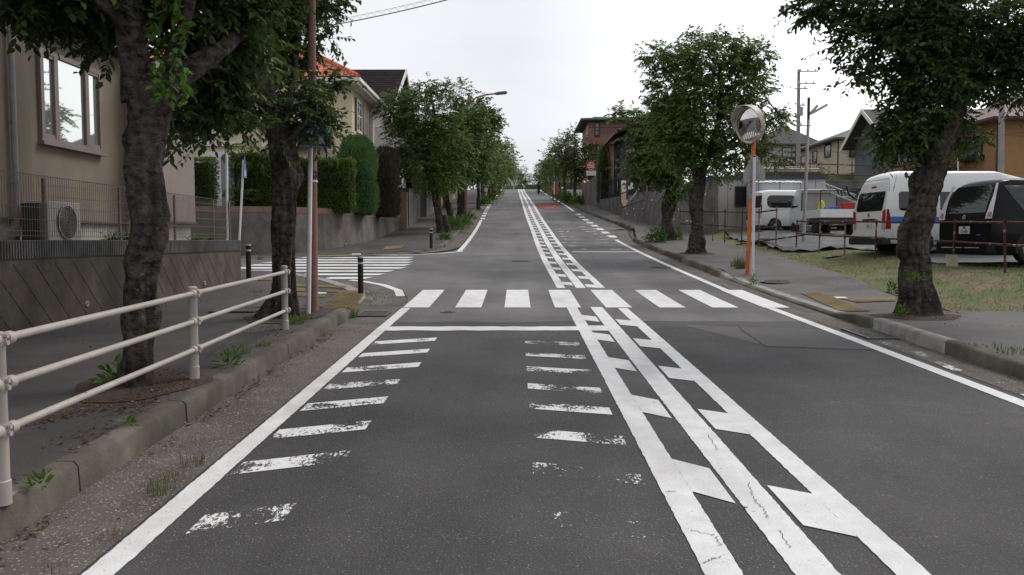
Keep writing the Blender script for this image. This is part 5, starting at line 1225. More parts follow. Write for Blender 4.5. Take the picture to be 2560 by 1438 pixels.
# ------------------------------------------------------------------ vehicles
class Car:
    """body lofted from half sections; local axes: x forwards from the rear, y left, z up"""
    def __init__(s, name, label, cat, loc, heading, st, paint, rake_r=.2, rake_f=.4):
        s.root = empty(name, loc, label, cat, None, heading); s.st = st; s.rr = rake_r; s.rf = rake_f; s.paint = paint
        s.L = st[-1][0]; s.build()
    def sec(s, q):
        x, zb, hl, zm, hm, zt, ht = q
        return [(hl*.94, zb), (hl, zb+.1), (hm, (zm+zb)/2+.05), (hm*.995, zm), ((hm+ht)/2+.012, (zm+zt)/2), (ht+.012, zt-.14), (ht-.045, zt-.045), (ht-.16, zt-.005), (ht*.45, zt+.022), (0, zt+.03)]
    def hw(s, x, z):
        for a, b in zip(s.st, s.st[1:]):
            if a[0] <= x <= b[0]:
                t = (x-a[0])/(b[0]-a[0]); q = [u + (v-u)*t for u, v in zip(a, b)]; c = s.sec(q)
                for (y0, z0), (y1, z1) in zip(c, c[1:]):
                    if z0 <= z <= z1: return y0 + (y1-y0)*(z-z0)/(z1-z0+1e-9)
                return c[0][0] if z < c[0][1] else 0
        return s.st[0][4]
    def rx(s, z):
        a = s.st[0]; t = max(0, (z - a[3])/(a[5]-a[3])); return s.rr * t**1.3
    def build(s):
        mb = MB(); n = 10; S = []
        for q in s.st:
            c = s.sec(q); full = [(-y, z) for y, z in c[:-1]] + [(y, z) for y, z in reversed(c)]
            t0 = 1 - min(1, q[0] / .8); t1 = max(0, (q[0] - (s.L - 1.2)) / 1.2)
            S.append([(q[0] + s.rx(z)*t0 - 0*t1, y, z) for y, z in full])
        k = len(S[0])
        for r_ in S: mb.v += r_
        for i in range(len(S)-1):
            for j in range(k-1): mb.f.append((i*k+j, i*k+j+1, (i+1)*k+j+1, (i+1)*k+j))
            mb.f.append((i*k+k-1, i*k, (i+1)*k, (i+1)*k+k-1))
        # rear and front caps as horizontal strips so that they follow the rake
        for base in (0, (len(S)-1)*k):
            for j in range(k//2):
                a, b = base+j, base+k-1-j
                if j+1 < k//2: mb.f.append((a, a+1, b-1, b))
                else: mb.f.append((a, a+1, b) if a+1 != b else (a, a+1, b))
        mb.f = [f for f in mb.f if len(set(f)) == len(f)]
        s.body = mb.build('body', s.paint, s.root, local=True, smooth=True, sharp=38, bevel=0)
    def patch_(s, name, pts, m, fn, parent, nc=5):
        """polygon (a, z) sliced in rows and columns so that it hugs the body"""
        zs = sorted(set([round(p[1], 4) for p in pts])); Z = []
        for a, b in zip(zs, zs[1:]):
            n = max(1, int((b-a)/.05)); Z += [a + (b-a)*i/n for i in range(n)]
        Z.append(zs[-1]); mb = MB(); k = len(pts); rows = []
        for z in Z:
            zz = min(max(z, zs[0] + 1e-5), zs[-1] - 1e-5); xs = []
            for i in range(k):
                (x0, z0), (x1, z1) = pts[i], pts[(i+1) % k]
                if (z0 - zz) * (z1 - zz) <= 0 and abs(z1-z0) > 1e-7: xs.append(x0 + (x1-x0)*(zz-z0)/(z1-z0))
            if len(xs) < 2: continue
            a, b = min(xs), max(xs); rows.append([fn(a + (b-a)*j/nc, z) for j in range(nc+1)])
        for r_ in rows: mb.v += r_
        for i in range(len(rows)-1):
            for j in range(nc): mb.f.append((i*(nc+1)+j, i*(nc+1)+j+1, (i+1)*(nc+1)+j+1, (i+1)*(nc+1)+j))
        o = mb.build(name, m, s.root if parent is None else parent, local=True, fixn=False, smooth=True, sharp=60); return o
    def side(s, name, pts, m, off_=.006, right=True, parent=None, th=.0):
        """panel on the side; pts (x,z)"""
        sg = -1 if right else 1; return s.patch_(name, pts, m, lambda x, z: (x, sg*(s.hw(max(x, .001), z)+off_), z), parent, 8)
    def rear(s, name, pts, m, off_=.006, parent=None):
        return s.patch_(name, pts, m, lambda y, z: (s.rx(z)-off_, y, z), parent, 3)
    def wheel(s, x, r, wd=.2, right=True, hub=None, spokes=5, y=None):
        sg = -1 if right else 1; yy = sg * ((y or s.hw(x, .5)) - wd + .02); ax = (0, sg, 0); e = MB()
        e.lathe([(r-.1, 0), (r-.03, 0), (r, .03), (r, wd-.03), (r-.03, wd), (r*.66, wd), (r*.62, wd-.03)], (x, yy, r), 28, ax); w_ = e.build('wheel', TYRE, s.root, local=True, smooth=True)
        e = MB(); e.lathe([(r*.66, wd-.012), (r*.67, wd+.004), (r*.61, wd), (r*.58, wd-.06), (0, wd-.06)], (x, yy, r), 28, ax)
        rim = e.build('rim', BLACKM, w_, local=True, smooth=True)
        e = MB(); c = Vector((x, yy + sg*(wd-.03), r))
        for i in range(spokes):
            for dd in (-.16, .16):
                t = 2*math.pi*i/spokes + dd*.4; t2 = t + dd; d0 = Vector((math.cos(t), 0, math.sin(t))); d1 = Vector((math.cos(t2), 0, math.sin(t2))); e.tube([c + d0*r*.1, c + d1*r*.62], [.022, .014], 6)
        e.lathe([(r*.14, 0), (r*.12, .03), (0, .034)], (x, yy+sg*(wd-.035), r), 16, ax); e.lathe([(r*.60, -.006), (r*.66, 0), (r*.67, .01), (r*.63, .012)], (x, yy+sg*(wd-.008), r), 28, ax, False)
        e.build('spokes', hub or CHROME, w_, local=True, smooth=True); return w_
    def arch(s, x, r, right=True):
        mb = MB(); pts = [(x + r*math.cos(t), max(.2, r*.88 + r*math.sin(t))) for t in np.linspace(-.25, math.pi+.25, 18)]; sg = -1 if right else 1
        mb.poly([(a, sg*(s.hw(a, max(z, .32))+.004), z) for a, z in pts]); mb.build('wheel_arch', BLACK, s.root, local=True, fixn=False)
    def seam(s, pts, right=True, r=.004):
        sg = -1 if right else 1; mb = MB(); mb.tube([(x, sg*(s.hw(x, z)+.001), z) for x, z in pts], r, 4); mb.build('panel_gap', BLACK, s.root, local=True)
    def seamr(s, pts, r=.004):
        mb = MB(); mb.tube([(s.rx(z)-.001, y, z) for y, z in pts], r, 4); mb.build('panel_gap', BLACK, s.root, local=True)
def rrect(x0, x1, z0, z1, r, n=4):
    o = []
    for cx, cz, a in ((x1-r, z1-r, 0), (x0+r, z1-r, 90), (x0+r, z0+r, 180), (x1-r, z0+r, 270)):
        for i in range(n+1): t = R(a + 90*i/n); o.append((cx + r*math.cos(t), cz + r*math.sin(t)))
    return o
VW = mat('van_white', (.72, .72, .71), (.68, .68, .67), scale=.8, rough=.28, spec=.5, coat=.35); VK = mat('van_black', (.006, .006, .007), (.005, .005, .006), scale=.8, rough=.28, spec=.12, coat=.08)
VG = mat('van_silver_white', (.6, .61, .62), (.56, .57, .58), scale=.8, rough=.3, spec=.5, coat=.3)
def flip(p): return [(-y, z) for y, z in reversed(p)]
PLATE = mat('number_plate', (.66, .67, .66), rough=.5); PTXT = mat('plate_text', (.03, .09, .05), rough=.6)
def plate(c, y, z, txt, top=None, w_=.33, h_=.165):
    x = c.rx(z) - .02; mb = MB(); mb.box(x, x+.012, y-w_/2, y+w_/2, z-h_/2, z+h_/2); p = mb.build('number_plate', PLATE, c.root, local=True)
    def loc(t, dy, dz, h):
        o = text(t, wl(c.root) + Vector((0, 0, 0)), (0, -1, 0), (0, 0, 1), h, PTXT, p, 'plate_lettering', .0015, bold=.002)
        o.data.transform(Matrix.Translation(-wl(p)*0 + Vector((x-.003, y+dy, z+dz)) - (Vector((0, 0, 0))))); return o
    loc(txt, 0, -.03, .1)
    if top: loc(top, 0, .05, .05)
# --- white high roof van
p = P(2170, 638, 22.3); van = Car('white_van', 'white high roof van with blue side stripe parked behind the big right trunk', 'van', (p.x, p.y, 1.22), R(6),
    [(0, .36, .80, 1.25, .83, 2.08, .64), (.12, .34, .83, 1.25, .845, 2.17, .69), (.5, .33, .845, 1.25, .845, 2.25, .72), (3.2, .3, .845, 1.25, .845, 2.27, .72), (4.0, .3, .845, 1.2, .845, 2.1, .70), (4.45, .3, .82, 1.1, .82, 1.5, .66), (4.72, .35, .74, .8, .74, .98, .6)], VW)
van.rear('rear_window', rrect(-.66, .66, 1.2, 1.72, .07), CARG); van.rear('high_stop_lamp', rrect(-.12, .12, 1.83, 1.88, .02), REDL, .009)
for sg, nm in ((1, 'tail_lamp'), (-1, 'tail_lamp')):
    pts = [(-.82, .72), (-.66, .72), (-.66, .95), (-.69, 1.2), (-.82, 1.24)]; pts = pts if sg < 0 else flip(pts)
    o = van.rear(nm, pts, REDL, .012)
    q_ = [(-.815, .725), (-.67, .725), (-.67, .87), (-.815, .87)]; q_ = q_ if sg < 0 else flip(q_); van.rear('reverse_lamp', q_, mat('clear_lamp', (.6, .5, .48), rough=.2), .014, o)
van.side('tail_lamp_side', [(0.0, .72), (.14, .72), (.12, 1.0), (.07, 1.24), (.02, 1.24)], REDL, .01)
van.rear('handle_strip', [(-.32, .95), (.32, .95), (.32, 1.0), (-.32, 1.0)], BLACKM, .012); plate(van, 0, .84, '34', '・')
e_ = MB(); e_.lathe([(.05, 0), (.055, .008), (.035, .01), (.033, .003)], (van.rx(1.1)-.012, 0, 1.1), 18, (-1, 0, 0)); e_.build('emblem', CHROME, van.root, local=True)
m_ = MB(); m_.box(-.13, .16, -.84, .84, .3, .5); m_.build('rear_bumper', mat('bumper_black', (.035, .033, .033), rough=.7), van.root, local=True, bevel=.04)
van.seamr([(-.75, .52), (-.75, 1.85), (-.6, 2.05), (.6, 2.05), (.75, 1.85), (.75, .52), (-.75, .52)])
van.side('side_window', rrect(.35, 1.35, 1.2, 1.7, .09), CARG); van.side('side_window', rrect(1.5, 2.75, 1.2, 1.7, .07), CARG); van.side('front_side_window', [(2.95, 1.2), (3.8, 1.18), (3.75, 1.35), (3.45, 1.68), (2.95, 1.7)], CARG)
van.side('blue_stripe', [(.13, .86), (3.9, .86), (3.9, 1.04), (.11, 1.04)], mat('stripe_blue', (.05, .22, .62), rough=.4), .004)
van.seam([(.2, .5), (.22, 1.75), (.35, 2.13)]); van.seam([(.22, 1.80), (3.9, 1.80)]); van.seam([(1.42, .45), (1.42, 1.78)]); van.seam([(2.85, .45), (2.85, 1.78)])
for x in (1.0, 3.75): van.arch(x, .36); van.wheel(x, .31)
van.wheel(1.0, .31, right=False)
m_ = MB(); m_.tube([(.02, .70, 1.55), (-.2, .74, 1.72), (-.27, .74, 1.95)], .03, 6); m_.build('mirror_arm', BLACKM, van.root, local=True)
# --- black minivan
p = P(2408, 655, 18.4); mv = Car('black_minivan', 'glossy black minivan with tall clear tail lamps at the right edge', 'minivan', (p.x, p.y, 1.13), R(10),
    [(0, .20, .78, .98, .82, 1.74, .60), (.14, .19, .83, 1.0, .85, 1.82, .64), (.5, .19, .85, 1.02, .85, 1.87, .66), (2.8, .19, .85, 1.0, .85, 1.87, .66), (3.5, .22, .85, .98, .85, 1.72, .64), (4.15, .24, .83, .96, .83, 1.15, .62), (4.7, .3, .72, .7, .72, .85, .6)], VK, .24)
mv.rear('rear_window', [(-.60, 1.12), (.60, 1.12), (.58, 1.66), (.5, 1.72), (-.5, 1.72), (-.58, 1.66)], CARG)
LAMPC = mat('clear_tail_lamp', (.62, .60, .62), (.42, .38, .42), scale=60, rough=.12, spec=.8, coat=.6, stretch=(1, 1, .3))
for fl in (0, 1):
    pts = [(-.83, .98), (-.63, .98), (-.66, 1.2), (-.68, 1.5), (-.63, 1.76), (-.70, 1.76), (-.79, 1.4), (-.83, 1.1)]; pts = flip(pts) if fl else pts
    o = mv.rear('tail_lamp', pts, LAMPC, .010); q_ = [(-.80, 1.02), (-.68, 1.02), (-.70, 1.13), (-.80, 1.13)]; mv.rear('lamp_reflector', flip(q_) if fl else q_, mat('lamp_dull_red', (.35, .16, .15), rough=.2), .013, o)
m_ = MB(); m_.box(-.03, -.0, -.32, .32, .915, .945); m_.build('chrome_strip', CHROME, mv.root, local=True); plate(mv, -.02, .74, '11-03', '横浜')
m_ = MB(); m_.lathe([(.05, 0), (.055, .01), (.04, .012), (.036, .004)], (mv.rx(1.03)-.012, 0, 1.03), 20, (-1, 0, 0)); m_.box(-.02, -.012, -.07, .07, 1.02, 1.04); m_.build('emblem', CHROME, mv.root, local=True)
m_ = MB(); m_.box(-.1, .2, -.82, .82, .19, .48); m_.build('rear_bumper', VK, mv.root, local=True, bevel=.05)
mv.rear('bumper_trim', [(-.6, .34), (.6, .34), (.6, .36), (-.6, .36)], CHROME, .105); mv.rear('blue_badge', [(-.52, .62), (-.38, .62), (-.38, .64), (-.52, .64)], BLUE, .012)
mv.side('side_window', [(.42, 1.68), (2.7, 1.70), (2.7, 1.1), (1.1, 1.12), (.82, 1.22), (.62, 1.42)], CARG, .007); mv.side('window_trim', [(.385, 1.70), (2.75, 1.72), (2.75, 1.04), (1.06, 1.06), (.77, 1.18), (.57, 1.41)], mat('trim_grey', (.09, .09, .095), rough=.35), .0035)
mv.side('front_side_window', [(2.8, 1.1), (3.9, 1.08), (3.6, 1.5), (3.3, 1.66), (2.8, 1.7)], CARG)
mv.seam([(.95, .4), (.95, 1.1)]); mv.seam([(.95, 1.04), (2.2, 1.02)]); mv.seamr([(-.64, .5), (-.62, .95), (.62, .95), (.64, .5)])
for x in (.95, 3.75): mv.arch(x, .37); mv.wheel(x, .33, .21)
# --- dark car between the vans
c3 = Car('silver_car', 'silver hatchback half hidden between the white van and the black minivan', 'car', P(2300, 640, 24.5) * Vector((1, 1, 0)) if False else (P(2320, 640, 24.5).x, 24.5, zlot(24.5)), R(8),
    [(0, .25, .74, .9, .78, 1.05, .62), (.3, .22, .8, .9, .82, 1.42, .58), (1.8, .2, .82, .9, .82, 1.48, .58), (2.7, .2, .82, .9, .82, 1.38, .56), (3.3, .22, .8, .85, .8, .98, .62), (3.9, .28, .7, .6, .7, .75, .55)], VG, .15)
c3.rear('rear_window', [(-.6, .98), (.6, .98), (.55, 1.02), (-.55, 1.02)], CARG); c3.rear('tail_lamp', [(-.76, .7), (-.5, .7), (-.5, .9), (-.76, .9)], REDL, .01)
c3.side('side_window', [(.6, .96), (2.6, .95), (2.3, 1.3), (.8, 1.33)], CARG)
for x in (.7, 3.1): c3.arch(x, .32); c3.wheel(x, .29)
# --- white minivan behind the mirror pole
p = P(1886, 590, 34.6); wm = Car('white_minivan', 'white boxy minivan parked behind the orange mirror pole', 'minivan', (p.x, p.y, zlot(34.6)-.02), R(7),
    [(0, .28, .70, .95, .735, 1.62, .60), (.1, .26, .735, .95, .74, 1.68, .63), (.4, .24, .74, .95, .74, 1.72, .64), (2.2, .22, .74, .95, .74, 1.72, .64), (2.7, .22, .74, .95, .74, 1.6, .62), (3.0, .24, .72, .95, .72, 1.1, .60), (3.4, .3, .66, .7, .66, .85, .55)], VW, .08)
wm.rear('rear_window', rrect(-.58, .58, 1.0, 1.5, .06), CARG)
for fl in (0, 1):
    pts = [(-.72, .75), (-.62, .75), (-.62, 1.1), (-.72, 1.1)]; wm.rear('tail_lamp', flip(pts) if fl else pts, REDL, .012)
wm.side('side_window', rrect(.22, 1.5, .98, 1.5, .2, 6), CARG); wm.side('side_window', [(1.6, .98), (2.65, .98), (2.5, 1.3), (2.3, 1.5), (1.6, 1.5)], CARG)
wm.seam([(.9, .3), (.9, .95)]); wm.seam([(.2, .9), (2.0, .9)]); plate(wm, 0, .62, '・・', None)
m_ = MB(); m_.box(-.08, .1, -.7, .7, .25, .5); m_.build('rear_bumper', VW, wm.root, local=True, bevel=.04)
for x in (.55, 2.8): wm.arch(x, .3); wm.wheel(x, .27)
# --- light flatbed truck with its load
p = P(2146, 583, 30.0); rt = empty('light_truck', (p.x - .72, 30.0, zlot(30.5)), 'white light flatbed truck seen from behind loaded with tools and a red box', 'truck', None, R(91))
def tl(mb, name, m, par=None, **k): return mb.build(name, m, par or rt, local=True, **k)
m_ = MB(); m_.box(0, 1.95, -.70, .70, .62, .68); tl(m_, 'bed_floor', VW)
for nm, bx in (('tail_gate', (-.03, .01, -.70, .70, .63, .93)), ('bed_side', (.01, 1.95, .68, .71, .63, .92)), ('bed_side', (.01, 1.95, -.71, -.68, .63, .92))):
    m_ = MB(); m_.box(*bx); tl(m_, nm, VW, bevel=.008)
m_ = MB(); m_.box(.05, 3.1, -.35, .35, .4, .6); m_.box(-.02, .06, -.7, .7, .38, .62); tl(m_, 'chassis', BLACKM)
for y in (-.5, .5):
    m_ = MB(); m_.box(-.035, -.015, y-.13, y+.13, .45, .52); tl(m_, 'tail_lamp', REDL)
m_ = MB(); m_.add([(2.0, -.7, .4), (2.0, .7, .4), (2.0, .7, 1.78), (2.0, -.7, 1.78), (3.25, -.7, .4), (3.25, .7, .4), (3.22, .7, 1.0), (3.22, -.7, 1.0), (2.7, -.64, 1.78), (2.7, .64, 1.78)],
    [(0, 1, 2, 3), (0, 3, 8, 7, 4), (1, 5, 6, 9, 2), (3, 2, 9, 8), (8, 9, 6, 7), (7, 6, 5, 4), (0, 4, 5, 1)]); cb = tl(m_, 'cab', VG, bevel=.04)
for sg in (1, -1):
    m_ = MB(); m_.poly([(2.25, sg*.703, 1.1), (3.0, sg*.703, 1.08), (2.72, sg*.66, 1.62), (2.28, sg*.66, 1.64)]); tl(m_, 'side_window', CARG, cb, fixn=False)
    m_ = MB(); m_.box(2.95, 3.05, sg*.72, sg*.85, 1.12, 1.34) if sg > 0 else m_.box(2.95, 3.05, -.85, -.72, 1.12, 1.34); tl(m_, 'wing_mirror', BLACKM, cb)
m_ = MB(); m_.poly([(3.225, -.6, 1.05), (3.225, .6, 1.05), (2.75, .58, 1.7), (2.75, -.58, 1.7)]); tl(m_, 'windscreen', CARG, cb, fixn=False)
for x, y in ((.55, .72), (2.75, .72), (.55, -.72), (2.75, -.72)):
    sg = 1 if y > 0 else -1; m_ = MB(); m_.lathe([(.16, 0), (.25, 0), (.265, .02), (.265, .13), (.25, .15), (.17, .15)], (x, y - sg*.17, .265), 24, (0, sg, 0)); w_ = tl(m_, 'wheel', TYRE, smooth=True)
    m_ = MB(); m_.lathe([(.17, .14), (.15, .145), (.13, .1), (.05, .11), (0, .13)], (x, y - sg*.17, .265), 20, (0, sg, 0)); tl(m_, 'rim', GALV, w_, smooth=True)
m_ = MB()
for y in (-.68, .68):
    for x in (.05, 1.9): m_.tube([(x, y, .93), (x, y, 1.62)], .02, 6)
for x in (.05, 1.9): m_.tube([(x, -.68, 1.62), (x, .68, 1.62)], .02, 6)
tl(m_, 'load_frame', BLACKM)
m_ = MB(); m_.box(1.97, 1.99, -.68, .68, .95, 1.75); tl(m_, 'headboard', mat('grey_board', (.3, .29, .28), rough=.8))
for (nm, lab, cat, bx, mm) in (('tool_box', 'red tool box on the flatbed truck', 'box', (.2, .6, -.62, -.2, .94, 1.18), REDS), ('crate', 'blue tray on the flatbed truck behind the tail gate', 'crate', (.15, .6, -.15, .35, .94, 1.04), BLUE)):
    b_ = tag(MB().box(*bx).build(nm, mm, None, bevel=.02), lab, cat); b_.matrix_world = Matrix.Translation(rt.location) @ Matrix.Rotation(R(91), 4, 'Z')
m_ = MB(); m_.lathe([(.13, 0), (.12, .2), (.08, .32), (0, .36)], (.9, .3, .94), 16); b_ = tag(m_.build('yellow_bag', mat('yellow_cloth', (.6, .58, .05), rough=.8), smooth=True), 'yellow bag standing on the truck load', 'bag'); b_.matrix_world = Matrix.Translation(rt.location) @ Matrix.Rotation(R(91), 4, 'Z')
m_ = MB()
for y in (.0, .12, .22, .34): m_.tube([(.05, y+.2, .97), (1.85, y-.3, 1.05 + y*.3)], .025, 6)
b_ = tag(m_.build('pipe_bundle', GALV), 'grey pipes lying in the truck bed', 'pipes'); b_.matrix_world = Matrix.Translation(rt.location) @ Matrix.Rotation(R(91), 4, 'Z')
# aluminium ladder
e = empty('ladder', P(2060, 458, 32), 'aluminium ladder sloping down over the truck load', 'ladder'); a = P(2058, 458, 32.5); b = P(2138, 488, 29.5); s_ = Vector((.1, 0, -.3))
for k in (0, 1): m_ = MB(); m_.tube([a + s_*k*1.0, b + s_*k], .03, 6); m_.build('side_rail', GALV, e)
m_ = MB()
for i in range(9): q = a.lerp(b, (i+.5)/9); m_.tube([q, q + s_], .017, 6)
m_.build('rungs', GALV, e)
# cars behind the truck
for i, (px, Y, lab, mm) in enumerate([(2078, 37.0, 'pale blue windscreened car facing out behind the truck load', VG), (2118, 35.5, 'dark grey car beside the white van behind the truck', mat('car_grey', (.12, .125, .13), rough=.3, coat=.4))]):
    p = P(px, 560, Y); c = Car('parked_car', lab, 'car', (p.x, Y, zlot(Y)-.02), R(75 + 8*i), [(0, .25, .7, .9, .74, 1.1, .60), (.35, .22, .76, .95, .78, 1.5, .56), (1.7, .2, .78, .95, .78, 1.55, .56), (2.6, .2, .78, .95, .78, 1.4, .54), (3.1, .22, .76, .9, .76, 1.02, .6), (3.6, .28, .68, .65, .68, .78, .55)], mm, .15)
    c.rear('rear_window', [(-.6, 1.0), (.6, 1.0), (.5, 1.08), (-.5, 1.08)], CARG)
    m_ = MB(); m_.poly([(.02, -.56, 1.1), (.02, .56, 1.1), (.37, .48, 1.47), (.37, -.48, 1.47)]); m_.build('rear_glass', CARG, c.root, local=True, fixn=False).location = (-.02, 0, .01)
    c.side('side_window', [(.5, 1.0), (2.7, 1.0), (2.3, 1.38), (.7, 1.4)], CARG); c.side('side_window', [(.5, 1.0), (2.7, 1.0), (2.3, 1.38), (.7, 1.4)], CARG, right=False)
    for x in (.6, 2.9): c.arch(x, .3); c.wheel(x, .28)
# prefab office shed
e = empty('prefab_shed', (8.6, 38.0, 2.05), 'white corrugated prefab shed with an open dark window at the back of the lot', 'shed')
x0 = P(1773, 500, 38.0).x; x1 = P(2063, 500, 38.0).x; zt_ = P(1773, 448, 38.0).z; PF = mat('prefab_panel', (.50, .48, .46), (.42, .40, .38), scale=1.5, rough=.7, dirt=((.3, .27, .24), 1, .55, .8, (1, 1, .3)))
mb = MB(); mb.box(x0, x1, 38.0, 42.5, 2.0, zt_); mb.build('wall', PF, e)
mb = MB()
for i in range(int((x1-x0)/.45)): xx = x0 + .4 + i*.45; mb.box(xx-.008, xx+.008, 37.988, 37.998, 2.05, zt_-.02)
mb.build('panel_seams', mat('seam_grey', (.16, .15, .15), rough=.8), e)
mb = MB(); mb.box(x0-.1, x1+.1, 37.85, 42.6, zt_, zt_+.12); mb.build('roof', mat('roof_edge_navy', (.05, .055, .09), rough=.6), e)
xw = P(1836, 500, 38.0).x; window(e, (xw, 38.0, P(0, 518, 38.0).z), (1, 0, 0), .95, .95, (0, -1, 0), mat('frame_brown', (.1, .06, .05), rough=.6), .05, .04, 1, BLACK, sill=False)
mb = MB(); q_ = P(1788, 470, 37.7); mb.box(q_.x-.18, q_.x+.18, 37.7, 37.98, q_.z-.2, q_.z+.2); mb.build('vent_hood', mat('vent_beige', (.33, .28, .22), rough=.8), e, bevel=.05)
for k, (nm, lab, y_, z_, mm) in enumerate([('timber_stack', 'stack of old timber and pipes on the shed roof', 0, .12, RUST)]):
    e2 = empty(nm, (11, 39, zt_+.12), lab, 'timber'); mb = MB(); rn = random.Random(2)
    for i in range(16): yy = 38.1 + i*.22; mb.box(x0+1.6+rn.uniform(-.4, .4), x1-.2+rn.uniform(-.8, .3), yy, yy+.18, zt_+.122 + .0, zt_+.2+rn.uniform(0, .22))
    mb.build('planks', mat('old_timber', (.13, .09, .075), (.06, .045, .04), scale=6, rough=.9), e2)
    mb = MB(); mb.tube([(x0+2, 38.0, zt_+.50), (x1-.3, 38.0, zt_+.46)], .03, 6); mb.build('top_pipe', GALV, e2); mb = MB(); mb.tube([(x0+2.3, 38.3, zt_+.56), (x1-1.0, 38.3, zt_+.58)], .03, 6); mb.build('top_pipe', GALV, e2)
# small box truck
p = P(1893, 560, 36.0); bt = empty('box_truck', (p.x + 1, 36.0, zlot(36.0)), 'bluish white box truck with a wrapped roof parked against the shed', 'truck')
xq = P(2002, 500, 36.0).x; zq = P(0, 455, 36.0).z
mb = MB(); mb.box(p.x, xq, 36.0, 37.8, zlot(36.0)+.65, zq); mb.build('cargo_box', mat('cargo_pale', (.50, .53, .56), (.43, .46, .49), scale=1.2, rough=.6, dirt=((.3, .32, .34), 1, .55, .8, (3, 1, .3))), bt, bevel=.04)
mb = MB()
for xx in (p.x+.02, (p.x+xq)/2, xq-.05): mb.box(xx, xx+.03, 35.97, 35.997, zlot(36.0)+.66, zq-.02)
mb.build('box_ribs', mat('rib_blue', (.14, .25, .4), rough=.6), bt)
mb = MB(); n_ = 24
for i in range(n_+1):
    for j in range(5): mb.v.append((p.x - .05 + (xq-p.x+.1)*i/n_, 35.9 + .5*j, zq + .05 + .07*abs(mnoise.noise(Vector((i*.7, j*.9, 2)))) - (.1 if j == 0 else 0)))
for i in range(n_):
    for j in range(4): mb.f.append((i*5+j, i*5+j+1, i*5+j+6, i*5+j+5))
mb.build('wrapping_sheet', mat('white_sheet', (.7, .7, .69), rough=.6), bt)
mb = MB(); mb.box(p.x+.1, xq-.1, 36.3, 37.6, zlot(36.0)+.4, zlot(36.0)+.64); mb.build('chassis', BLACKM, bt)
for xx in (p.x+.5, xq-.5):
    mb = MB(); mb.lathe([(.2, 0), (.3, 0), (.32, .03), (.32, .17), (.3, .2), (.2, .2)], (xx, 36.3, zlot(36.0)+.32), 24, (0, -1, 0)); mb.build('wheel', TYRE, bt, smooth=True)
# ------------------------------------------------------------------ mirror, signs and poles
q = PG(1868, 686, 0, f=rz_); sg_ = empty('traffic_mirror', q, 'round convex traffic mirror on a bent orange pole beside the right kerb', 'traffic mirror')
Ym = q.y; m_ = MB(); m_.tube([q, P(1876, 510, Ym), P(1885, 345, Ym), P(1886, 290, Ym)], [.05, .049, .048, .045], 16); m_.build('pole', ORANGE, sg_, smooth=True)
c = P(1873, 311, Ym-.14); ax = Vector((-.877, -.48, -.16)).normalized(); rot = Vector((0, 0, 1)).rotation_difference(ax).to_matrix(); rm = .42
m_ = MB(); m_.lathe([(rm+.025, -.06), (rm+.03, .02), (rm+.01, .03), (rm-.02, .018), (rm-.02, -.03)], c, 40, ax)
fr_ = m_.build('mirror_frame', mat('mirror_rim', (.52, .5, .47), (.4, .36, .32), scale=5, rough=.5, dirt=((.28, .12, .07), 4, .58, .64)), sg_, smooth=True)
m_ = MB(); k = 14; rad_s = 2.0; prof = [(rm*.985*i/k, .03 - (rad_s - math.sqrt(rad_s**2 - (rm*i/k)**2)) + 0) for i in range(k, -1, -1)]; m_.lathe(prof, c + ax*.02, 40, ax); m_.build('mirror_glass', mat('mirror_surface', (.62, .62, .6), (.58, .58, .56), rough=.03, metal=1), sg_, smooth=True, sharp=80)
m_ = MB(); ks = 30; r1 = rm + .03
uu = Vector((0, 0, 1)); uu = (uu - ax*uu.dot(ax)).normalized(); vv = ax.cross(uu)
for i in range(ks+1):
    t = R(-100 + 200*i/ks); d = uu*math.cos(t) + vv*math.sin(t); ext_ = .04 + .16*math.cos(t/1.25)
    for (rr_, dd_) in ((r1, -.04), (r1+.012, ext_), (r1-.002, ext_), (r1-.012, -.03)): m_.v.append(tuple(c + d*rr_ + ax*dd_))
for i in range(ks):
    for j in range(3): m_.f.append((i*4+j, i*4+j+1, (i+1)*4+j+1, (i+1)*4+j))
m_.build('hood', bpy.data.materials['mirror_rim'], fr_, smooth=True)
m_ = MB(); m_.lathe([(rm+.02, -.06), (rm*.6, -.12), (0, -.14)], c, 30, ax); m_.build('back_plate', ORANGE, sg_, smooth=True); m_ = MB(); m_.tube([c - ax*.12, P(1885, 322, Ym)], .03, 8); m_.build('bracket', ORANGE, sg_)
m_ = MB(); a_ = P(1876, 440, Ym-.052); m_.box(a_.x-.05, a_.x+.03, a_.y-.008, a_.y, P(1, 500, Ym).z, P(1, 460, Ym).z); m_.build('name_sticker', mat('sticker_pale', (.5, .5, .52), (.1, .1, .14), scale=30, rough=.5), sg_)
q = PG(1882, 689, 0, f=rz_); sp = empty('sign_post', q, 'white sign post with a grey pentagonal sign seen from the back', 'sign post'); m_ = MB(); m_.tube([q, P(1886, 392, q.y)], .034, 16); m_.build('pole', mat('post_cool_white', (.66, .7, .74), (.58, .62, .66), rough=.4), sp, smooth=True)
m_ = MB(); m_.lathe([(.036, 0), (.036, .02), (0, .035)], P(1886, 393, q.y), 14); m_.build('cap', BLACKM, sp)
c = P(1886, 428, q.y + .07); s_ = .30; kx = (P(1913, 440, q.y).x - P(1858, 440, q.y).x) / 2; zb_, zt2, zm_ = P(0, 453, q.y).z, P(0, 387, q.y).z, P(0, 433, q.y).z
m_ = MB(); m_.prism([(c.x-kx, c.y, zb_), (c.x+kx, c.y, zb_), (c.x+kx, c.y, zm_), (c.x+.03, c.y, zt2), (c.x-.03, c.y, zt2), (c.x-kx, c.y, zm_)], (0, 1, 0), .01); pl_ = m_.build('sign_plate', GREYB, sp)
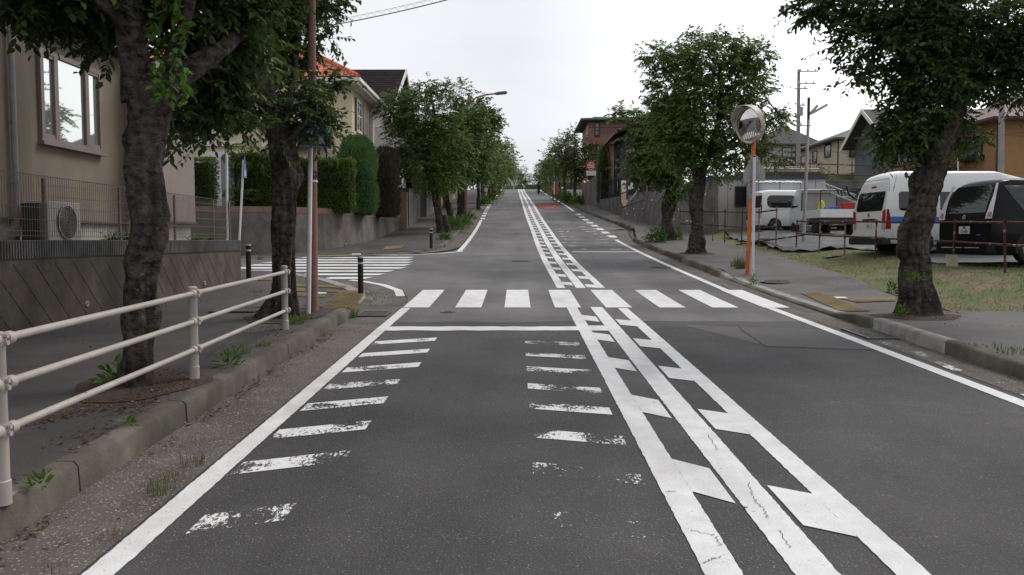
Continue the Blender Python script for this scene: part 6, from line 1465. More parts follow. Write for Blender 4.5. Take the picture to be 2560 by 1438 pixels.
for y_, ww in ((408, .6), (443, .85)): z_ = P(0, y_, q.y).z; m_ = MB(); m_.box(c.x-kx*ww*.75, c.x+kx*ww*.75, c.y-.012, c.y-.001, z_-.012, z_+.002); m_.build('bracket_rail', GALV, pl_)
# bus stop sign (red hoop) and cream timetable board
q = PG(1464, 524, .15); e = empty('bus_stop_sign', q, 'red hooped bus stop sign with round red plate and white board', 'bus stop sign'); Yb = q.y
Z = lambda py: P(0, py, Yb).z
XX = lambda px: P(px, 450, Yb).x
xl, xr_ = XX(1466), XX(1488.5); xc = (xl+xr_)/2; rr_ = (xr_-xl)/2; m_ = MB(); m_.tube([(XX(1464), Yb, q.z), (xl, Yb, Z(430))] + [(xc - rr_*math.cos(t), Yb, Z(415) + rr_*math.sin(t)) for t in np.linspace(0, math.pi, 14)] + [(xr_, Yb, Z(425))], .036, 10); m_.build('hoop_pole', REDS, e, smooth=True)
zc = Z(416); r_ = rr_*.86
m_ = MB(); m_.lathe([(r_, 0), (r_, .03), (0, .031)], (xc, Yb+.0, zc), 30, (0, -1, 0)); dsc = m_.build('round_plate', SIGNW, e)
m_ = MB(); m_.lathe([(r_*.86, .034), (0, .035)], (xc, Yb, zc), 30, (0, -1, 0)); m_.build('red_disc', REDS, dsc)
m_ = MB(); m_.box(xc-r_*.8, xc+r_*.8, Yb-.042, Yb-.037, zc-.13, zc+.1); m_.build('white_band', SIGNW, dsc); text('調友坂', (xc, Yb-.046, zc-.015), (1, 0, 0), (0, 0, 1), .2, REDS, dsc, 'stop_name', .002); text('湘南バス', (xc, Yb-.046, zc+.17), (1, 0, 0), (0, 0, 1), .09, SIGNW, dsc, 'small_lettering', .002)
m_ = MB(); m_.box(XX(1465), XX(1490), Yb-.03, Yb+.01, Z(440), Z(427.5)); bd = m_.build('name_board', SIGNW, e)
for dz_, s_, mm in ((.09, '▽ ――― ―――', PTXT), (-.02, '▽ ・・ ・・', REDS)): text(s_, ((XX(1465)+XX(1490))/2, Yb-.034, (Z(440)+Z(427.5))/2+dz_), (1, 0, 0), (0, 0, 1), .07, mm, bd, 'board_lettering', .001)
q = PG(1562, 551, .14); e = empty('bus_stop_board', q, 'cream bus stop timetable board with rounded red top on a thin pole', 'bus stop sign'); Yb = q.y; xc = P(1561, 500, Yb).x
Z = lambda py: P(0, py, Yb).z
m_ = MB(); m_.tube([q, (xc, Yb, Z(515))], .025, 8); m_.build('pole', mat('thin_pole', (.2, .15, .14), rough=.7), e); hw_ = 8.2*Yb/F
pts = [(xc-hw_, Z(505)), (xc-hw_, Z(466))] + [(xc - hw_*math.cos(t), Z(466) + hw_*math.sin(t)) for t in np.linspace(.15, math.pi-.15, 12)] + [(xc+hw_, Z(466)), (xc+hw_, Z(505)), (xc+.03, Z(517)), (xc-.03, Z(517))]
m_ = MB(); m_.prism([(x, Yb-.03, z) for x, z in pts], (0, 1, 0), .05); bd = m_.build('board', CREAM, e)
m_ = MB(); m_.prism([(xc - hw_*.88*math.cos(t), Yb-.036, Z(465) + hw_*.85*math.sin(t)) for t in np.linspace(0, math.pi, 14)], (0, 1, 0), .005); m_.build('red_top', mat('faded_red', (.40, .09, .05), rough=.6), bd)
m_ = MB(); m_.box(xc-hw_*.75, xc+hw_*.75, Yb-.036, Yb-.031, Z(500), Z(481)); m_.build('timetable', mat('timetable_ochre', (.58, .43, .22), (.5, .36, .18), scale=12, rough=.6), bd)
m_ = MB(); m_.box(xc-hw_*.75, xc+hw_*.75, Yb-.036, Yb-.031, Z(480), Z(466)); m_.build('name_panel', SIGNW, bd); text('調友坂', (xc, Yb-.04, Z(470.5)), (1, 0, 0), (0, 0, 1), .07, BLACKM, bd, 'stop_name', .001)
# farther posts
def simple_post(name, label, cat, px, pyb, pyt, r, m, sign=None, dz=.15, col=None, sy=0):
    q = PG(px, pyb, dz); e = empty(name, q, label, cat); t_ = P(px, pyt, q.y); m_ = MB(); m_.tube([q, t_], r, 10); m_.build('pole', m, e, smooth=True)
    if sign:
        c_ = P(px + sign[0], sign[1], q.y - .06); m_ = MB(); rr = sign[2]*q.y/F
        if sign[3] == 'round': m_.lathe([(rr, 0), (rr, .02), (0, .02)], c_, 20, (0, -1, 0))
        else: m_.prism([(c_.x-rr*.4, c_.y, c_.z-rr), (c_.x+rr*.4, c_.y, c_.z-rr), (c_.x+rr*.45, c_.y, c_.z-rr*.3), (c_.x, c_.y, c_.z+rr), (c_.x-rr*.45, c_.y, c_.z-rr*.3)], (0, 1, 0), .015)
        m_.build('sign_plate', BLUE, e)
    return e
simple_post('sign_post', 'white post with a narrow blue sign far along the right kerb', 'sign post', 1385.5, 494, 440, .05, POSTW, (-1, 446, 7, 'p'))
simple_post('sign_post', 'distant white post with a small round blue sign on the left side', 'sign post', 1256.5, 476, 441, .05, POSTW, (0, 447, 3, 'round'))
e = simple_post('red_box_post', 'small red box on a post behind the far blue sign', 'box', 1389, 490, 478, .04, BLACKM); m_ = MB(); c_ = wl(e); m_.box(c_.x-.22, c_.x+.22, c_.y-.2, c_.y+.2, c_.z+.3, c_.z+1.1); m_.build('box', REDS, e, bevel=.03)
simple_post('white_marker_post', 'thick white marker post near the red box', 'post', 1405, 489, 468, .13, WHITE)
# street lights
def street_light(label, px, pyb, arm, m=POSTB, r=.07, band=True):
    q = PG(px, pyb, .13); e = empty('street_light', q, label, 'street light', 'street lights along the left row'); Y = q.y; pts = [P(a, b, Y) for a, b in arm]
    m_ = MB(); m_.tube([q, pts[0]] + pts[1:], [r, r*.8] + [r*.5]*(len(pts)-1), 12); m_.build('pole', m, e, smooth=True)
    a, b = pts[-2], pts[-1]; m_ = MB(); d = (b-a).normalized(); m_.tube([b - d*.05, b + d*.1, b + d*.62, b + d*.72], [.05, .1, .11, .05], 10); m_.build('lamp_head', mat('lamp_dark', (.14, .15, .17), rough=.5), e, smooth=True)
    if band: m_ = MB(); m_.lathe([(r*.95+.006, 0), (r*.95+.006, .35)], Vector((q.x, q.y, P(0, 470, Y).z)), 14); m_.build('number_band', BLACKM, e)
street_light('brown street light with a long curved arm over the left tree row', 1164.5, 546, [(1163, 300), (1168, 268), (1190, 244), (1215, 237), (1238, 234.5)], band=True, r=.095)
street_light('small distant street light above the crest of the road', 1284, 474, [(1285, 402), (1290, 397), (1298, 394)], r=.07, m=GALV, band=False)
# lamp pole in the parking lot
q = P(2009, 584, 27.6); q.z = Hb(q.x, q.y); e = empty('lamp_pole', q, 'grey lamp pole with two fluorescent tubes in the parking lot', 'lamp pole'); m_ = MB(); m_.tube([q, P(2017, 400, 27.6), P(2021, 300, 27.6)], [.062, .055, .05], 12); m_.build('pole', GALV, e, smooth=True)
m_ = MB(); m_.tube([P(2021, 300, 27.6), P(2022, 244, 27.6)], .048, 12); m_.build('rusty_top', RUST, e)
for a, b in (((2023, 287), (2069, 261)), ((2026, 283), (2045, 263))):
    a, b = P(*a, 27.6), P(*b, 27.4); m_ = MB(); m_.tube([a, a.lerp(b, .15), b], [.02, .045, .045], 8); m_.build('tube_lamp', mat('lamp_ivory', (.6, .58, .5), rough=.5), e)
# utility poles
def utility_pole(label, px, Y, zb0, pyt, r0, r1, arms=(), trans=True, m=None):
    b = P(px, 440, Y); b.z = zb0; t_ = P(px+1, pyt, Y); e = empty('utility_pole', b, label, 'utility pole', 'utility poles behind the lot'); m_ = MB(); m_.tube([b, t_], [r0, r1], 14); m_.build('pole', mat('pole_concrete', (.33, .31, .3), (.26, .24, .235), scale=2, rough=.9), e, smooth=True)
    for (py, xa, xb_) in arms:
        z_ = P(0, py, Y).z; m_ = MB(); m_.box(P(xa, 0, Y).x, P(xb_, 0, Y).x, Y-.18, Y-.1, z_-.04, z_+.04); a_ = m_.build('crossarm', GALV, e)
        for k in range(3):
            x_ = P(xb_, 0, Y).x - .2 - k*.55; m_ = MB(); m_.lathe([(.05, 0), (.07, .05), (.05, .1), (.06, .15), (0, .17)], (x_, Y-.14, z_+.04), 8); m_.build('insulator', WHITE, a_)
    if trans: m_ = MB(); x_ = P(px+10, 0, Y).x; m_.lathe([(.16, 0), (.17, .05), (.17, .6), (.15, .65), (0, .66)], (x_, Y-.15, P(0, 292, Y).z), 14); m_.build('transformer', mat('transformer_grey', (.35, .38, .42), rough=.5), e)
    return e
utility_pole('tall thin utility pole with crossarms above the dark roofed house', 1996, 62, 4, 174, .19, .11, ((182, 1997, 2047), (213, 1997, 2043), (225, 1990, 2022), (266, 1997, 2018), (317, 1990, 2033)))
utility_pole('thick grey utility pole in front of the orange brown house', 2505, 40.5, 2.2, 120, .15, .12, (), False)
e = empty('overhead_wires', P(2050, 370, 50), 'thin sagging overhead wires in front of the cream and grey houses', 'cables')
for (a, b, sg2) in (((1998, 352, 60), (2505, 330, 41), .8), ((1998, 360, 60), (2505, 340, 41), .9), ((1998, 345, 60), (2600, 325, 41), .6), ((2505, 338, 41), (2700, 332, 36), .1), ((1998, 372, 60), (2200, 368, 55), .3), ((1700, 170, 75), (1997, 317, 62), .4)):
    a = P(*a); b = P(*b); m_ = MB(); m_.tube([a.lerp(b, i/14) - Vector((0, 0, sg2*math.sin(math.pi*i/14))) for i in range(15)], .012, 4); m_.build('wire', BLACKM, e)
# ------------------------------------------------------------------ right retaining wall (leaning concrete)
e = empty('concrete_retaining_wall', (7.9, 37, 2), 'leaning grey concrete retaining wall with drain holes along the right sidewalk', 'retaining wall')
line = [(7.98, 35.8), (7.75, 38), (7.25, 42), (6.7, 46), (6.3, 50)]; tops = [4.33, 4.3, 4.28, 4.27, 4.3]; mb = MB()
for i, ((x, y), t_) in enumerate(zip(line, tops)):
    zb_ = zr(y)+.1; tp_ = t_ if y < 49 else 4.3
    mb.v += [(x, y, zb_), (x+.42*(tp_-zb_)/2.2, y+.1, tp_), (x+.8, y+.12, tp_), (x+.9, y+.12, zb_-.4)]
for i in range(len(line)-1):
    for j in range(3): mb.f.append((i*4+j, i*4+j+1, (i+1)*4+j+1, (i+1)*4+j))
mb.f += [(0, 1, 2, 3), (16, 19, 18, 17)]
mb.build('face', CONCG, e); mb = MB(); rn = random.Random(4)
for i in range(16):
    t_ = rn.uniform(0, 3.9); k = int(t_); f_ = t_-k; s_ = rn.choice([.25, .5, .78]); q0 = Vector(line[k]).lerp(Vector(line[k+1]), f_); zb_ = zr(q0.y)+.1; H_ = 4.15-zb_
    mb.lathe([(.045, 0), (.045, .03), (.03, .03), (.0, .01)], (q0.x + .42*H_/2.2*s_ - .03, q0.y, zb_+H_*s_), 10, (-1, -.1, .1))
mb.build('drain_holes', WHITE, e)
mb = MB(); mb.add([(8.4, 36.0, 4.27), (6.85, 50, 4.25), (14, 56, 4.8), (30, 56, 5), (30, 44.5, 4.6), (12, 42.2, 4.2), (11.5, 41.3, 4.1), (8.7, 41.2, 4.2)], [(0, 1, 2, 3, 4, 5, 6, 7)]); struct(mb, 'upper_ground', mat('upper_soil', (.12, .12, .07), (.08, .07, .05), scale=2, rough=1))
e = empty('concrete_retaining_wall', (16, 43, 2.4), 'dark back retaining wall with grass on top behind the parked cars', 'retaining wall'); mb = MB(); mb.box(13.5, 31, 43.4, 43.8, 2.0, 4.72); mb.build('face', CONCG, e); mb = MB(); mb.box(13.4, 31, 43.37, 43.9, 4.72, 4.8); mb.build('coping', CONCG, e)
mb = MB(); mb.box(12, 60, 43.8, 95, 2, 4.78); struct(mb, 'terrace_ground', BANKM)
for i in range(26):
    x_ = 13.8 + i*.5 + random.Random(i).uniform(-.2, .2); tuft('grass_tuft', (x_, 44.2 + (i % 3)*.3, 4.76), 60, .42, GRASSM, 300+i, 'tall grass tuft growing along the top of the back wall', 'grass on the back wall', .3, .02)
# rusty rail on the terrace
e = empty('scaffold_pipe_fence', (15, 43.6, 4.8), 'rusty pipe handrail along the top of the back wall in front of the houses', 'fence')
for py in (413, 438): m_ = MB(); m_.tube([P(1900, py-8, 42), P(2130, py, 43.6), P(2440, py+6, 43.6)], .03, 6); m_.build('rail', RUST, e)
for px, pt in ((1922, 400), (2025, 398), (2130, 402), (2213, 290), (2262, 410), (2395, 395)): a = P(px, 455, 43.5); m_ = MB(); m_.tube([a, P(px, pt, 43.5)], .03, 6); m_.build('post', RUST if px != 2395 else WHITE, e)
# houses on the right
NAVY = sidingmat('navy_siding', (.040, .044, .060), (.032, .036, .05), 2.0); TERW = sidingmat('terracotta_siding', (.32, .155, .125), (.28, .135, .11), 1.6, k=.12)
GREYB2 = sidingmat('blue_grey_siding', (.125, .145, .165), (.105, .122, .14), 1.8, k=.2); CRM = sidingmat('cream_siding', (.55, .47, .36), (.49, .415, .315), 1.6, k=.1); TANW = sidingmat('orange_tan_siding', (.36, .20, .09), (.31, .17, .078), .8, k=.18)
# navy house
h = empty('navy_house', (9, 55, 3.9), 'dark navy sided house with a mono pitch roof above the right retaining wall', 'house'); Yn = 54
xa = P(1537, 400, Yn+5).x; xc_ = P(1566, 400, Yn).x; zg_ = 3.6; ze = P(0, 328, Yn).z
xr2 = P(1712, 0, Yn).x; xm2 = P(1612, 0, Yn).x; zt5 = P(0, 292, Yn).z
prof = [(xc_, zg_), (xr2, zg_), (xr2, zt5-.15), (xm2, zt5-.15), (xc_, ze)]
mb = MB(); mb.prism([(x, Yn, z) for x, z in prof], (0, 1, 0), 7); mb.build('wall', NAVY, h)
mb = MB(); mb.prism([(x, Yn-.6, z) for x, z in ((xc_-.9, ze-.32), (xm2, zt5-.1), (xr2+.4, zt5-.1), (xr2+.4, zt5+.06), (xm2, zt5+.06), (xc_-.9, ze-.16))], (0, 1, 0), 8.2); mb.build('roof', mat('roof_dark_metal', (.09, .09, .095), rough=.6), h)
for (y_, z_, w_, h_) in ((Yn+1.0, ze-1.6, .35, .9), (Yn+3.6, ze-2.3, 1.1, 1.9), (Yn+4.0, 5.0, .9, 1.0)): window(h, (xc_, y_, z_), (0, 1, 0), w_, h_, (-1, 0, 0), BLACKM, .05, .04, 1)
window(h, (P(1625, 0, Yn).x, Yn, ze-.6), (1, 0, 0), 1.3, .8, (0, -1, 0), WHITE, .06, .05, 2, GLASSL)
m_ = MB(); m_.box(P(1586, 0, Yn).x, P(1640, 0, Yn).x, Yn-.15, Yn-.002, P(0, 470, Yn).z, P(0, 412, Yn).z); m_.build('garage_shutter', mat('shutter_grey_green', (.075, .075, .07), rough=.7, scale=1), h)
m_ = MB(); m_.tube([(P(1564, 0, Yn).x+.3, Yn-.06, zg_), (P(1564, 0, Yn).x+.3, Yn-.06, ze)], .04, 8); m_.build('downpipe', BLACKM, h)
mb = MB(); mb.box(P(1557, 0, 52).x, P(1587, 0, 52).x, 52.0, 52.12, P(0, 474, 52).z, P(0, 452, 52).z); own(mb, 'white_screen', WHITE, 'low white screen wall in front of the navy house', 'wall')
# terracotta house
h = empty('terracotta_house', (9, 70, 5), 'tall terracotta coloured house with green roof and small balcony', 'house'); Yt = 70; xa, xb2 = P(1474, 400, Yt).x, P(1600, 400, Yt).x; zt3 = P(0, 296, Yt).z; zg_ = 4.6
mb = MB(); mb.box(xa, xb2, Yt+.9, Yt+8, P(0, 358, Yt).z, zt3); mb.box(xa+.6, xb2, Yt+1.4, Yt+8, zg_, P(0, 358, Yt).z); mb.box(xa+.62, xb2, Yt+.3, Yt+1.4, zg_, P(0, 425, Yt).z); mb.build('wall', TERW, h)
mb = MB(); mb.box(xa+1.5, xb2, Yt-.1, Yt+.28, P(0, 355, Yt).z, P(0, 320, Yt).z*.0 + P(0, 345, Yt).z); mb.build('balcony', TERW, h)
mb = MB(); hip_roof(mb, xa, xb2, Yt+.9, Yt+8, zt3, zt3+.75, .75, .14); mb.build('roof', mat('green_roof', (.07, .17, .12), (.055, .13, .095), scale=2, rough=.6), h)
mb = MB(); mb.box(xa-.4, xb2, Yt+.3, Yt+8.3, zt3-.22, zt3-.145); mb.build('soffit', mat('soffit_dark', (.06, .045, .045), rough=.8), h)
mb = MB(); mb.box(xa+.58, xb2, Yt+1.36, Yt+1.39, P(0, 445, Yt).z, P(0, 443, Yt).z); mb.build('belt', BLACKM, h)
window(h, (P(1491, 0, Yt).x, Yt+.9, P(0, 338, Yt).z), (1, 0, 0), .42*1, 1.15, (0, -1, 0), BLACKM, .08, .06, 1); window(h, (P(1497, 0, Yt).x, Yt+1.4, P(0, 388, Yt).z), (1, 0, 0), .5, .95, (0, -1, 0), BLACKM, .08, .06, 1)
window(h, (xa, Yt+2, P(0, 335, Yt).z), (0, 1, 0), .8, 1.4, (-1, 0, 0), WHITE, .06, .05, 1)
m_ = MB()
for i in range(14): x_ = P(1501, 0, Yt).x + i*.13; m_.box(x_, x_+.03, Yt-.08, Yt-.05, P(0, 339, Yt).z, P(0, 322, Yt).z)
m_.box(P(1474, 0, Yt).x, P(1560, 0, Yt).x, Yt-.1, Yt-.03, P(0, 321.5, Yt).z, P(0, 319.5, Yt).z); m_.build('balcony_rail', BLACKM, h)
m_ = MB(); m_.box(xa+.5, P(1540, 0, Yt).x, Yt+.28, Yt+1.45, 4.3, P(0, 450, Yt).z); m_.build('foundation', CONCG, h)
# sloping driveway walls by the bus stop
e = empty('driveway_wall', (5.6, 56, 3.5), 'grey sloping driveway wall with a dark metal fence beside the bus stop', 'wall'); mb = MB()
a = P(1468, 470, 66); b = P(1487, 455, 62); 
mb.add([(5.2, 66, 4.3), (6.1, 60, 3.8), (6.1, 60, 6.6), (5.2, 66, 6.0), (5.4, 66.2, 4.3), (6.3, 60.2, 3.8), (6.3, 60.2, 6.6), (5.4, 66.2, 6.0)], [(0, 1, 2, 3), (4, 7, 6, 5), (3, 2, 6, 7), (1, 5, 6, 2)]); mb.build('upper_wall', CONCG, e)
mb = MB(); mb.add([(6.1, 60, 3.6), (8.2, 52.5, 3.0), (8.2, 52.5, 4.75), (6.1, 60, 4.6), (6.4, 60.1, 3.6), (8.5, 52.6, 3.0), (8.5, 52.6, 4.75), (6.4, 60.1, 4.6)], [(0, 1, 2, 3), (4, 7, 6, 5), (3, 2, 6, 7), (1, 5, 6, 2)]); mb.build('lower_wall', CONCG, e)
mb = MB()
for i in range(40): t_ = i/39; x_ = 6.2+(8.2-6.2)*t_; y_ = 60-7.4*t_; z_ = 4.6+.15*t_; mb.box(x_-.012, x_+.012, y_-.012, y_+.012, z_, z_+1.25)
mb.tube([(6.2, 60, 5.85), (8.2, 52.6, 6.0)], .025, 6); mb.build('metal_fence', BLACKM, e)
q = P(1510, 470, 60); column('conifer', 'narrow dark green conifer between the bus stop and the terracotta house', (q.x, 60.5, 4.4), .5, 4.3, JUNI if False else HEDGE, 17, 3500, L=.22)
# pipe railing with gloves above the retaining wall
e = empty('scaffold_pipe_fence', (8.5, 44, 4.2), 'rusty pipe railing above the leaning concrete wall', 'fence')
for (a, b) in (((1552, 485), (1610, 462)), ((1552, 520), (1610, 500)), ((1600, 462), (1650, 458))): m_ = MB(); m_.tube([P(*a, 46.5), P(*b, 44.5)], .03, 6); m_.build('rail', RUST, e)
for (px, y0_, y1_, mm) in ((1552, 512, 470, RUST), (1595, 492, 465, RUST), (1607, 487, 460, RUST), (1617, 487, 410, RUST2), (1630, 484, 460, RUST), (1645, 480, 455, RUST2), (1660, 478, 448, RUST2)): m_ = MB(); m_.tube([P(px, y0_, 45), P(px, y1_, 45)], .035, 6); m_.build('post', mm, e)
m_ = MB(); m_.tube([P(1576, 500, 45.5), P(1597, 473, 45)], .03, 6); m_.build('brace', WHITE, e)
e = simple_post('lamp_pole', 'thin rusty lamp pole with white tube lamp above the concrete wall', 'lamp pole', 1568, 500, 372, .045, RUST, dz=1.6); q = wl(e); t_ = P(1572, 380, q.y); m_ = MB(); m_.tube([t_, P(1588, 375, q.y)], [.05, .07], 8); m_.build('tube_lamp', mat('lamp_ivory', (.6, .58, .5)), e)
# cream, grey, dark and tan houses
h = empty('dark_roofed_house', (22, 85, 5), 'house with dark pyramid roof and brown veranda left of the utility pole', 'house'); Yd = 80; x0, x1 = P(1925, 0, Yd).x, P(2052, 0, Yd).x; ze = P(0, 362, Yd).z
mb = MB(); mb.box(x0, x1, Yd, Yd+8, 5, ze); mb.build('wall', sidingmat('pale_grey_siding', (.42, .40, .38), (.36, .34, .32), 1.5, k=.1), h); mb = MB(); hip_roof(mb, x0, x1, Yd, Yd+8, ze, P(0, 322, Yd+4).z, .5, .15, 'y'); mb.build('roof', mat('roof_charcoal', (.085, .078, .08), (.06, .056, .058), scale=3, rough=.8), h)
mb = MB(); mb.box(x0+.8, x1-.6, Yd-1, Yd-.9, P(0, 420, Yd).z, P(0, 396, Yd).z); mb.build('veranda', mat('veranda_brown', (.07, .04, .04), rough=.8), h)
for px in (1962, 1995, 2030): window(h, (P(px, 0, Yd).x, Yd, P(0, 396, Yd).z), (1, 0, 0), 1.0, 1.0, (0, -1, 0), BLACKM, .08, .05, 1, GLASSL)
h = empty('cream_house', (24.8, 62, 5), 'cream sided house with grey hipped roof behind the parking lot', 'house'); Yc = 62; xk = P(2107, 0, Yc).x; ze = P(0, 347, Yc).z
mb = MB(); mb.box(xk, xk+9, Yc, Yc+9, 4.7, ze); mb.build('wall', CRM, h); mb = MB(); hip_roof(mb, xk, xk+9, Yc, Yc+9, ze, P(0, 303, Yc+4.5).z, .6, .14, 'y'); mb.build('roof', GREYT, h)
window(h, (P(2132, 0, Yc).x, Yc, P(0, 392, Yc).z), (1, 0, 0), .8, 1.0, (0, -1, 0), BLACKM, .1, .25, 1, GLASSL)
for (y_, zz, w_, h_) in ((Yc+1.6, 392, 1.3, 1.3), (Yc+4.5, 398, 1.0, .9), (Yc+7.0, 398, 1.3, .8)): window(h, (xk, y_, P(0, zz, Yc+2).z), (0, 1, 0), w_, h_, (-1, 0, 0), BLACKM, .06, .06, 1, CARG)
m_ = MB(); m_.tube([(xk-.04, Yc+.15, 4.8), (xk-.04, Yc+.15, ze)], .04, 6); m_.build('downpipe', BLACKM, h)
mb = MB(); mb.add([(xk-1.2, Yc-2.4, 6.3), (xk+3, Yc-2.4, 6.9), (xk+3, Yc, 7.0), (xk-1.2, Yc, 6.4), (xk-1.2, Yc-2.4, 6.15), (xk+3, Yc-2.4, 6.75), (xk+3, Yc, 6.85), (xk-1.2, Yc, 6.25)], [(0, 1, 2, 3), (7, 6, 5, 4), (0, 4, 5, 1), (3, 7, 4, 0)]); mb.build('lean_to_roof', GREYT, h)
# blue-grey gabled house: gable faces the road
h = empty('blue_grey_house', (22, 51, 5), 'blue grey sided gabled house with white bargeboards behind the white van', 'house'); y0_, y1_ = 48.3, 53.6; xg = 22.0; zr2 = P(0, 284, 51).z; ze = P(0, 326, 48.3).z
mb = MB(); ym = (y0_+y1_)/2; mb.box(xg, xg+10, y0_, y1_, 4.6, ze); mb.add([(xg, y0_, ze), (xg, y1_, ze), (xg, ym, zr2), (xg+10, y0_, ze), (xg+10, y1_, ze), (xg+10, ym, zr2)], [(0, 2, 1), (3, 4, 5)]); mb.build('wall', GREYB2, h)
mb = MB()
for sg in (-1, 1): yo = y0_-.55 if sg < 0 else y1_+.55; zo = ze-.45; mb.add([(xg-.7, ym, zr2+.2), (xg+10.5, ym, zr2+.2), (xg+10.5, yo, zo), (xg-.7, yo, zo), (xg-.7, ym, zr2+.06), (xg+10.5, ym, zr2+.06), (xg+10.5, yo, zo-.13), (xg-.7, yo, zo-.13)], [(0, 1, 2, 3), (7, 6, 5, 4), (2, 6, 7, 3), (0, 3, 7, 4), (1, 5, 6, 2)])
rf = mb.build('roof', mat('roof_plum', (.10, .082, .085), (.07, .058, .06), scale=3, rough=.8), h)
for sg in (-1, 1):
    yo = y0_-.6 if sg < 0 else y1_+.6; zo = ze-.5; mb = MB(); mb.add([(xg-.72, ym, zr2+.24), (xg-.72, yo, zo), (xg-.72, yo, zo-.28), (xg-.72, ym, zr2-.04), (xg-.78, ym, zr2+.24), (xg-.78, yo, zo), (xg-.78, yo, zo-.28), (xg-.78, ym, zr2-.04)], [(0, 1, 2, 3), (4, 7, 6, 5), (0, 4, 5, 1), (3, 2, 6, 7), (1, 5, 6, 2)]); mb.build('bargeboard', TRIM, rf)
mb = MB(); mb.box(xg-.7, xg+10.5, y0_-.66, y0_-.56, ze-.62, ze-.46); mb.build('gutter', TRIM, h)
window(h, (xg, ym-1.0, 6.6), (0, 1, 0), .4, 1.3, (-1, 0, 0), CREAMW, .05, .05, 1); window(h, (P(2200, 0, 48.3).x+.9, y0_, 6.0), (1, 0, 0), 1.2, .5, (0, -1, 0), BLACKM, .06, .05, 2)
mb = MB(); mb.add([(xg-1.0, y0_-2.2, 5.55), (xg+1.7, y0_-2.2, 6.1), (xg+1.7, y0_, 6.15), (xg-1.0, y0_, 5.6), (xg-1.0, y0_-2.2, 5.4), (xg+1.7, y0_-2.2, 5.95), (xg+1.7, y0_, 6.0), (xg-1.0, y0_, 5.45)], [(0, 1, 2, 3), (7, 6, 5, 4), (0, 4, 5, 1), (3, 7, 4, 0)]); mb.build('carport_roof', mat('carport_brown', (.16, .08, .05), rough=.8), h)
mb = MB(); mb.tube([(xg+1.4, y0_-2, 4.7), (xg+1.4, y0_-2, 6.0)], .06, 8); mb.build('downpipe', WHITE, h)
# orange tan house
h = empty('orange_tan_house', (26, 43.5, 4), 'orange tan sided house with pink hipped roof at the right edge', 'house'); xk = P(2513, 0, 43.4).x; ze = 8.05
mb = MB(); mb.box(xk, xk+12, 43.4, 49.6, 3.8, ze); mb.build('wall', TANW, h); mb = MB(); hip_roof(mb, xk, xk+12, 43.4, 49.6, ze, ze+2.0, .75, .14); mb.build('roof', PINKT, h)
mb = MB(); mb.box(xk-.8, xk+12.8, 42.56, 42.64, ze-.16, ze-.02); mb.box(xk-.86, xk-.77, 42.64, 50.4, ze-.16, ze-.02); mb.build('gutter', mat('gutter_brown', (.08, .055, .05), rough=.6), h)
window(h, (xk, 45.0, 6.35), (0, 1, 0), 1.45, 1.0, (-1, 0, 0), BLACKM, .05, .08, 2, GLASSL); m_ = MB(); m_.box(xk-.35, xk-.002, 44.8, 46.8, 6.05, 6.27); m_.build('window_box', BLACKM, h)
m_ = MB(); m_.box(xk-.3, xk-.002, 44.3, 46.2, 4.65, 4.95); m_.build('shutter_box', BLACKM, h); m_ = MB(); m_.tube([(xk-.05, 43.6, 3.9), (xk-.05, 43.6, ze)], .045, 8); m_.build('downpipe', mat('gutter_brown', (.08, .055, .05)), h)
# bushes on the terrace
bush('round_bush', (P(2055, 430, 55).x, 55, 5.0), .95, .8, 1.5, 900, HEDGE, 21, 'round green bush in front of the cream house', 'terrace bushes', .14, .08); bush('round_bush', (P(2330, 430, 47).x, 46.5, 4.9), 1.2, .8, 1.6, 900, LEAF, 22, 'dark bush behind the white van roof', 'terrace bushes', .14, .08)
# ------------------------------------------------------------------ far end of the road
plain_house('grey roofed pale house beyond the crest of the road', -10, 1.2, 205, 216, 11.5, 18.0, 20.8, PALE, GREYT, 1, 'far_house', 3, 'x'); plain_house('far beige house to the right beyond the crest', 7, 18, 215, 226, 11.5, 16.5, 18.6, CREAMW, GREYT, -1, 'far_house', 3, 'x')
low_wall('beige block wall beyond the crest of the road', -8, 1.5, 192, 192.4, 1.9, bpy.data.materials['beige_wall'], name='garden_wall'); low_wall('grey block wall behind the far small tree', 2.0, 16, 193, 193.4, 2.2, CONCG)
for i in range(9): bush('clipped_shrub', (-5.5 + i*1.75, 184.5 + (i % 2)*.8, 12.1), 1.1, .8, 2.0, 520, HEDGE, 400+i, 'low green roadside shrub at the crest of the road', 'shrubs at the crest', .22, .12, 'bush', False)
# person on a scooter, far away
q = PG(1347, 487, 0); e = empty('motor_scooter', q, 'dark scooter riding away far up the right lane', 'scooter'); 
m_ = MB(); m_.lathe([(.12, -.05), (.24, -.05), (.26, 0), (.24, .05), (.12, .05)], (q.x, q.y, q.z+.26), 18, (1, 0, 0)); m_.build('rear_wheel', TYRE, e); m_ = MB(); m_.lathe([(.12, -.05), (.24, -.05), (.26, 0), (.24, .05), (.12, .05)], (q.x, q.y+1.2, q.z+.26), 18, (1, 0, 0)); m_.build('front_wheel', TYRE, e)
m_ = MB(); m_.box(q.x-.17, q.x+.17, q.y-.25, q.y+.5, q.z+.4, q.z+.74); m_.box(q.x-.15, q.x+.15, q.y+.5, q.y+.95, q.z+.28, q.z+.36); m_.box(q.x-.2, q.x+.2, q.y+.96, q.y+1.06, q.z+.3, q.z+.95); m_.build('body', BLACKM, e, bevel=.04)
m_ = MB(); m_.tube([(q.x-.32, q.y+.92, q.z+1.02), (q.x+.32, q.y+.92, q.z+1.02)], .02, 6); m_.build('handlebar', BLACKM, e); m_ = MB(); m_.box(q.x-.06, q.x+.06, q.y-.29, q.y-.255, q.z+.6, q.z+.68); m_.build('tail_lamp', REDL, e)
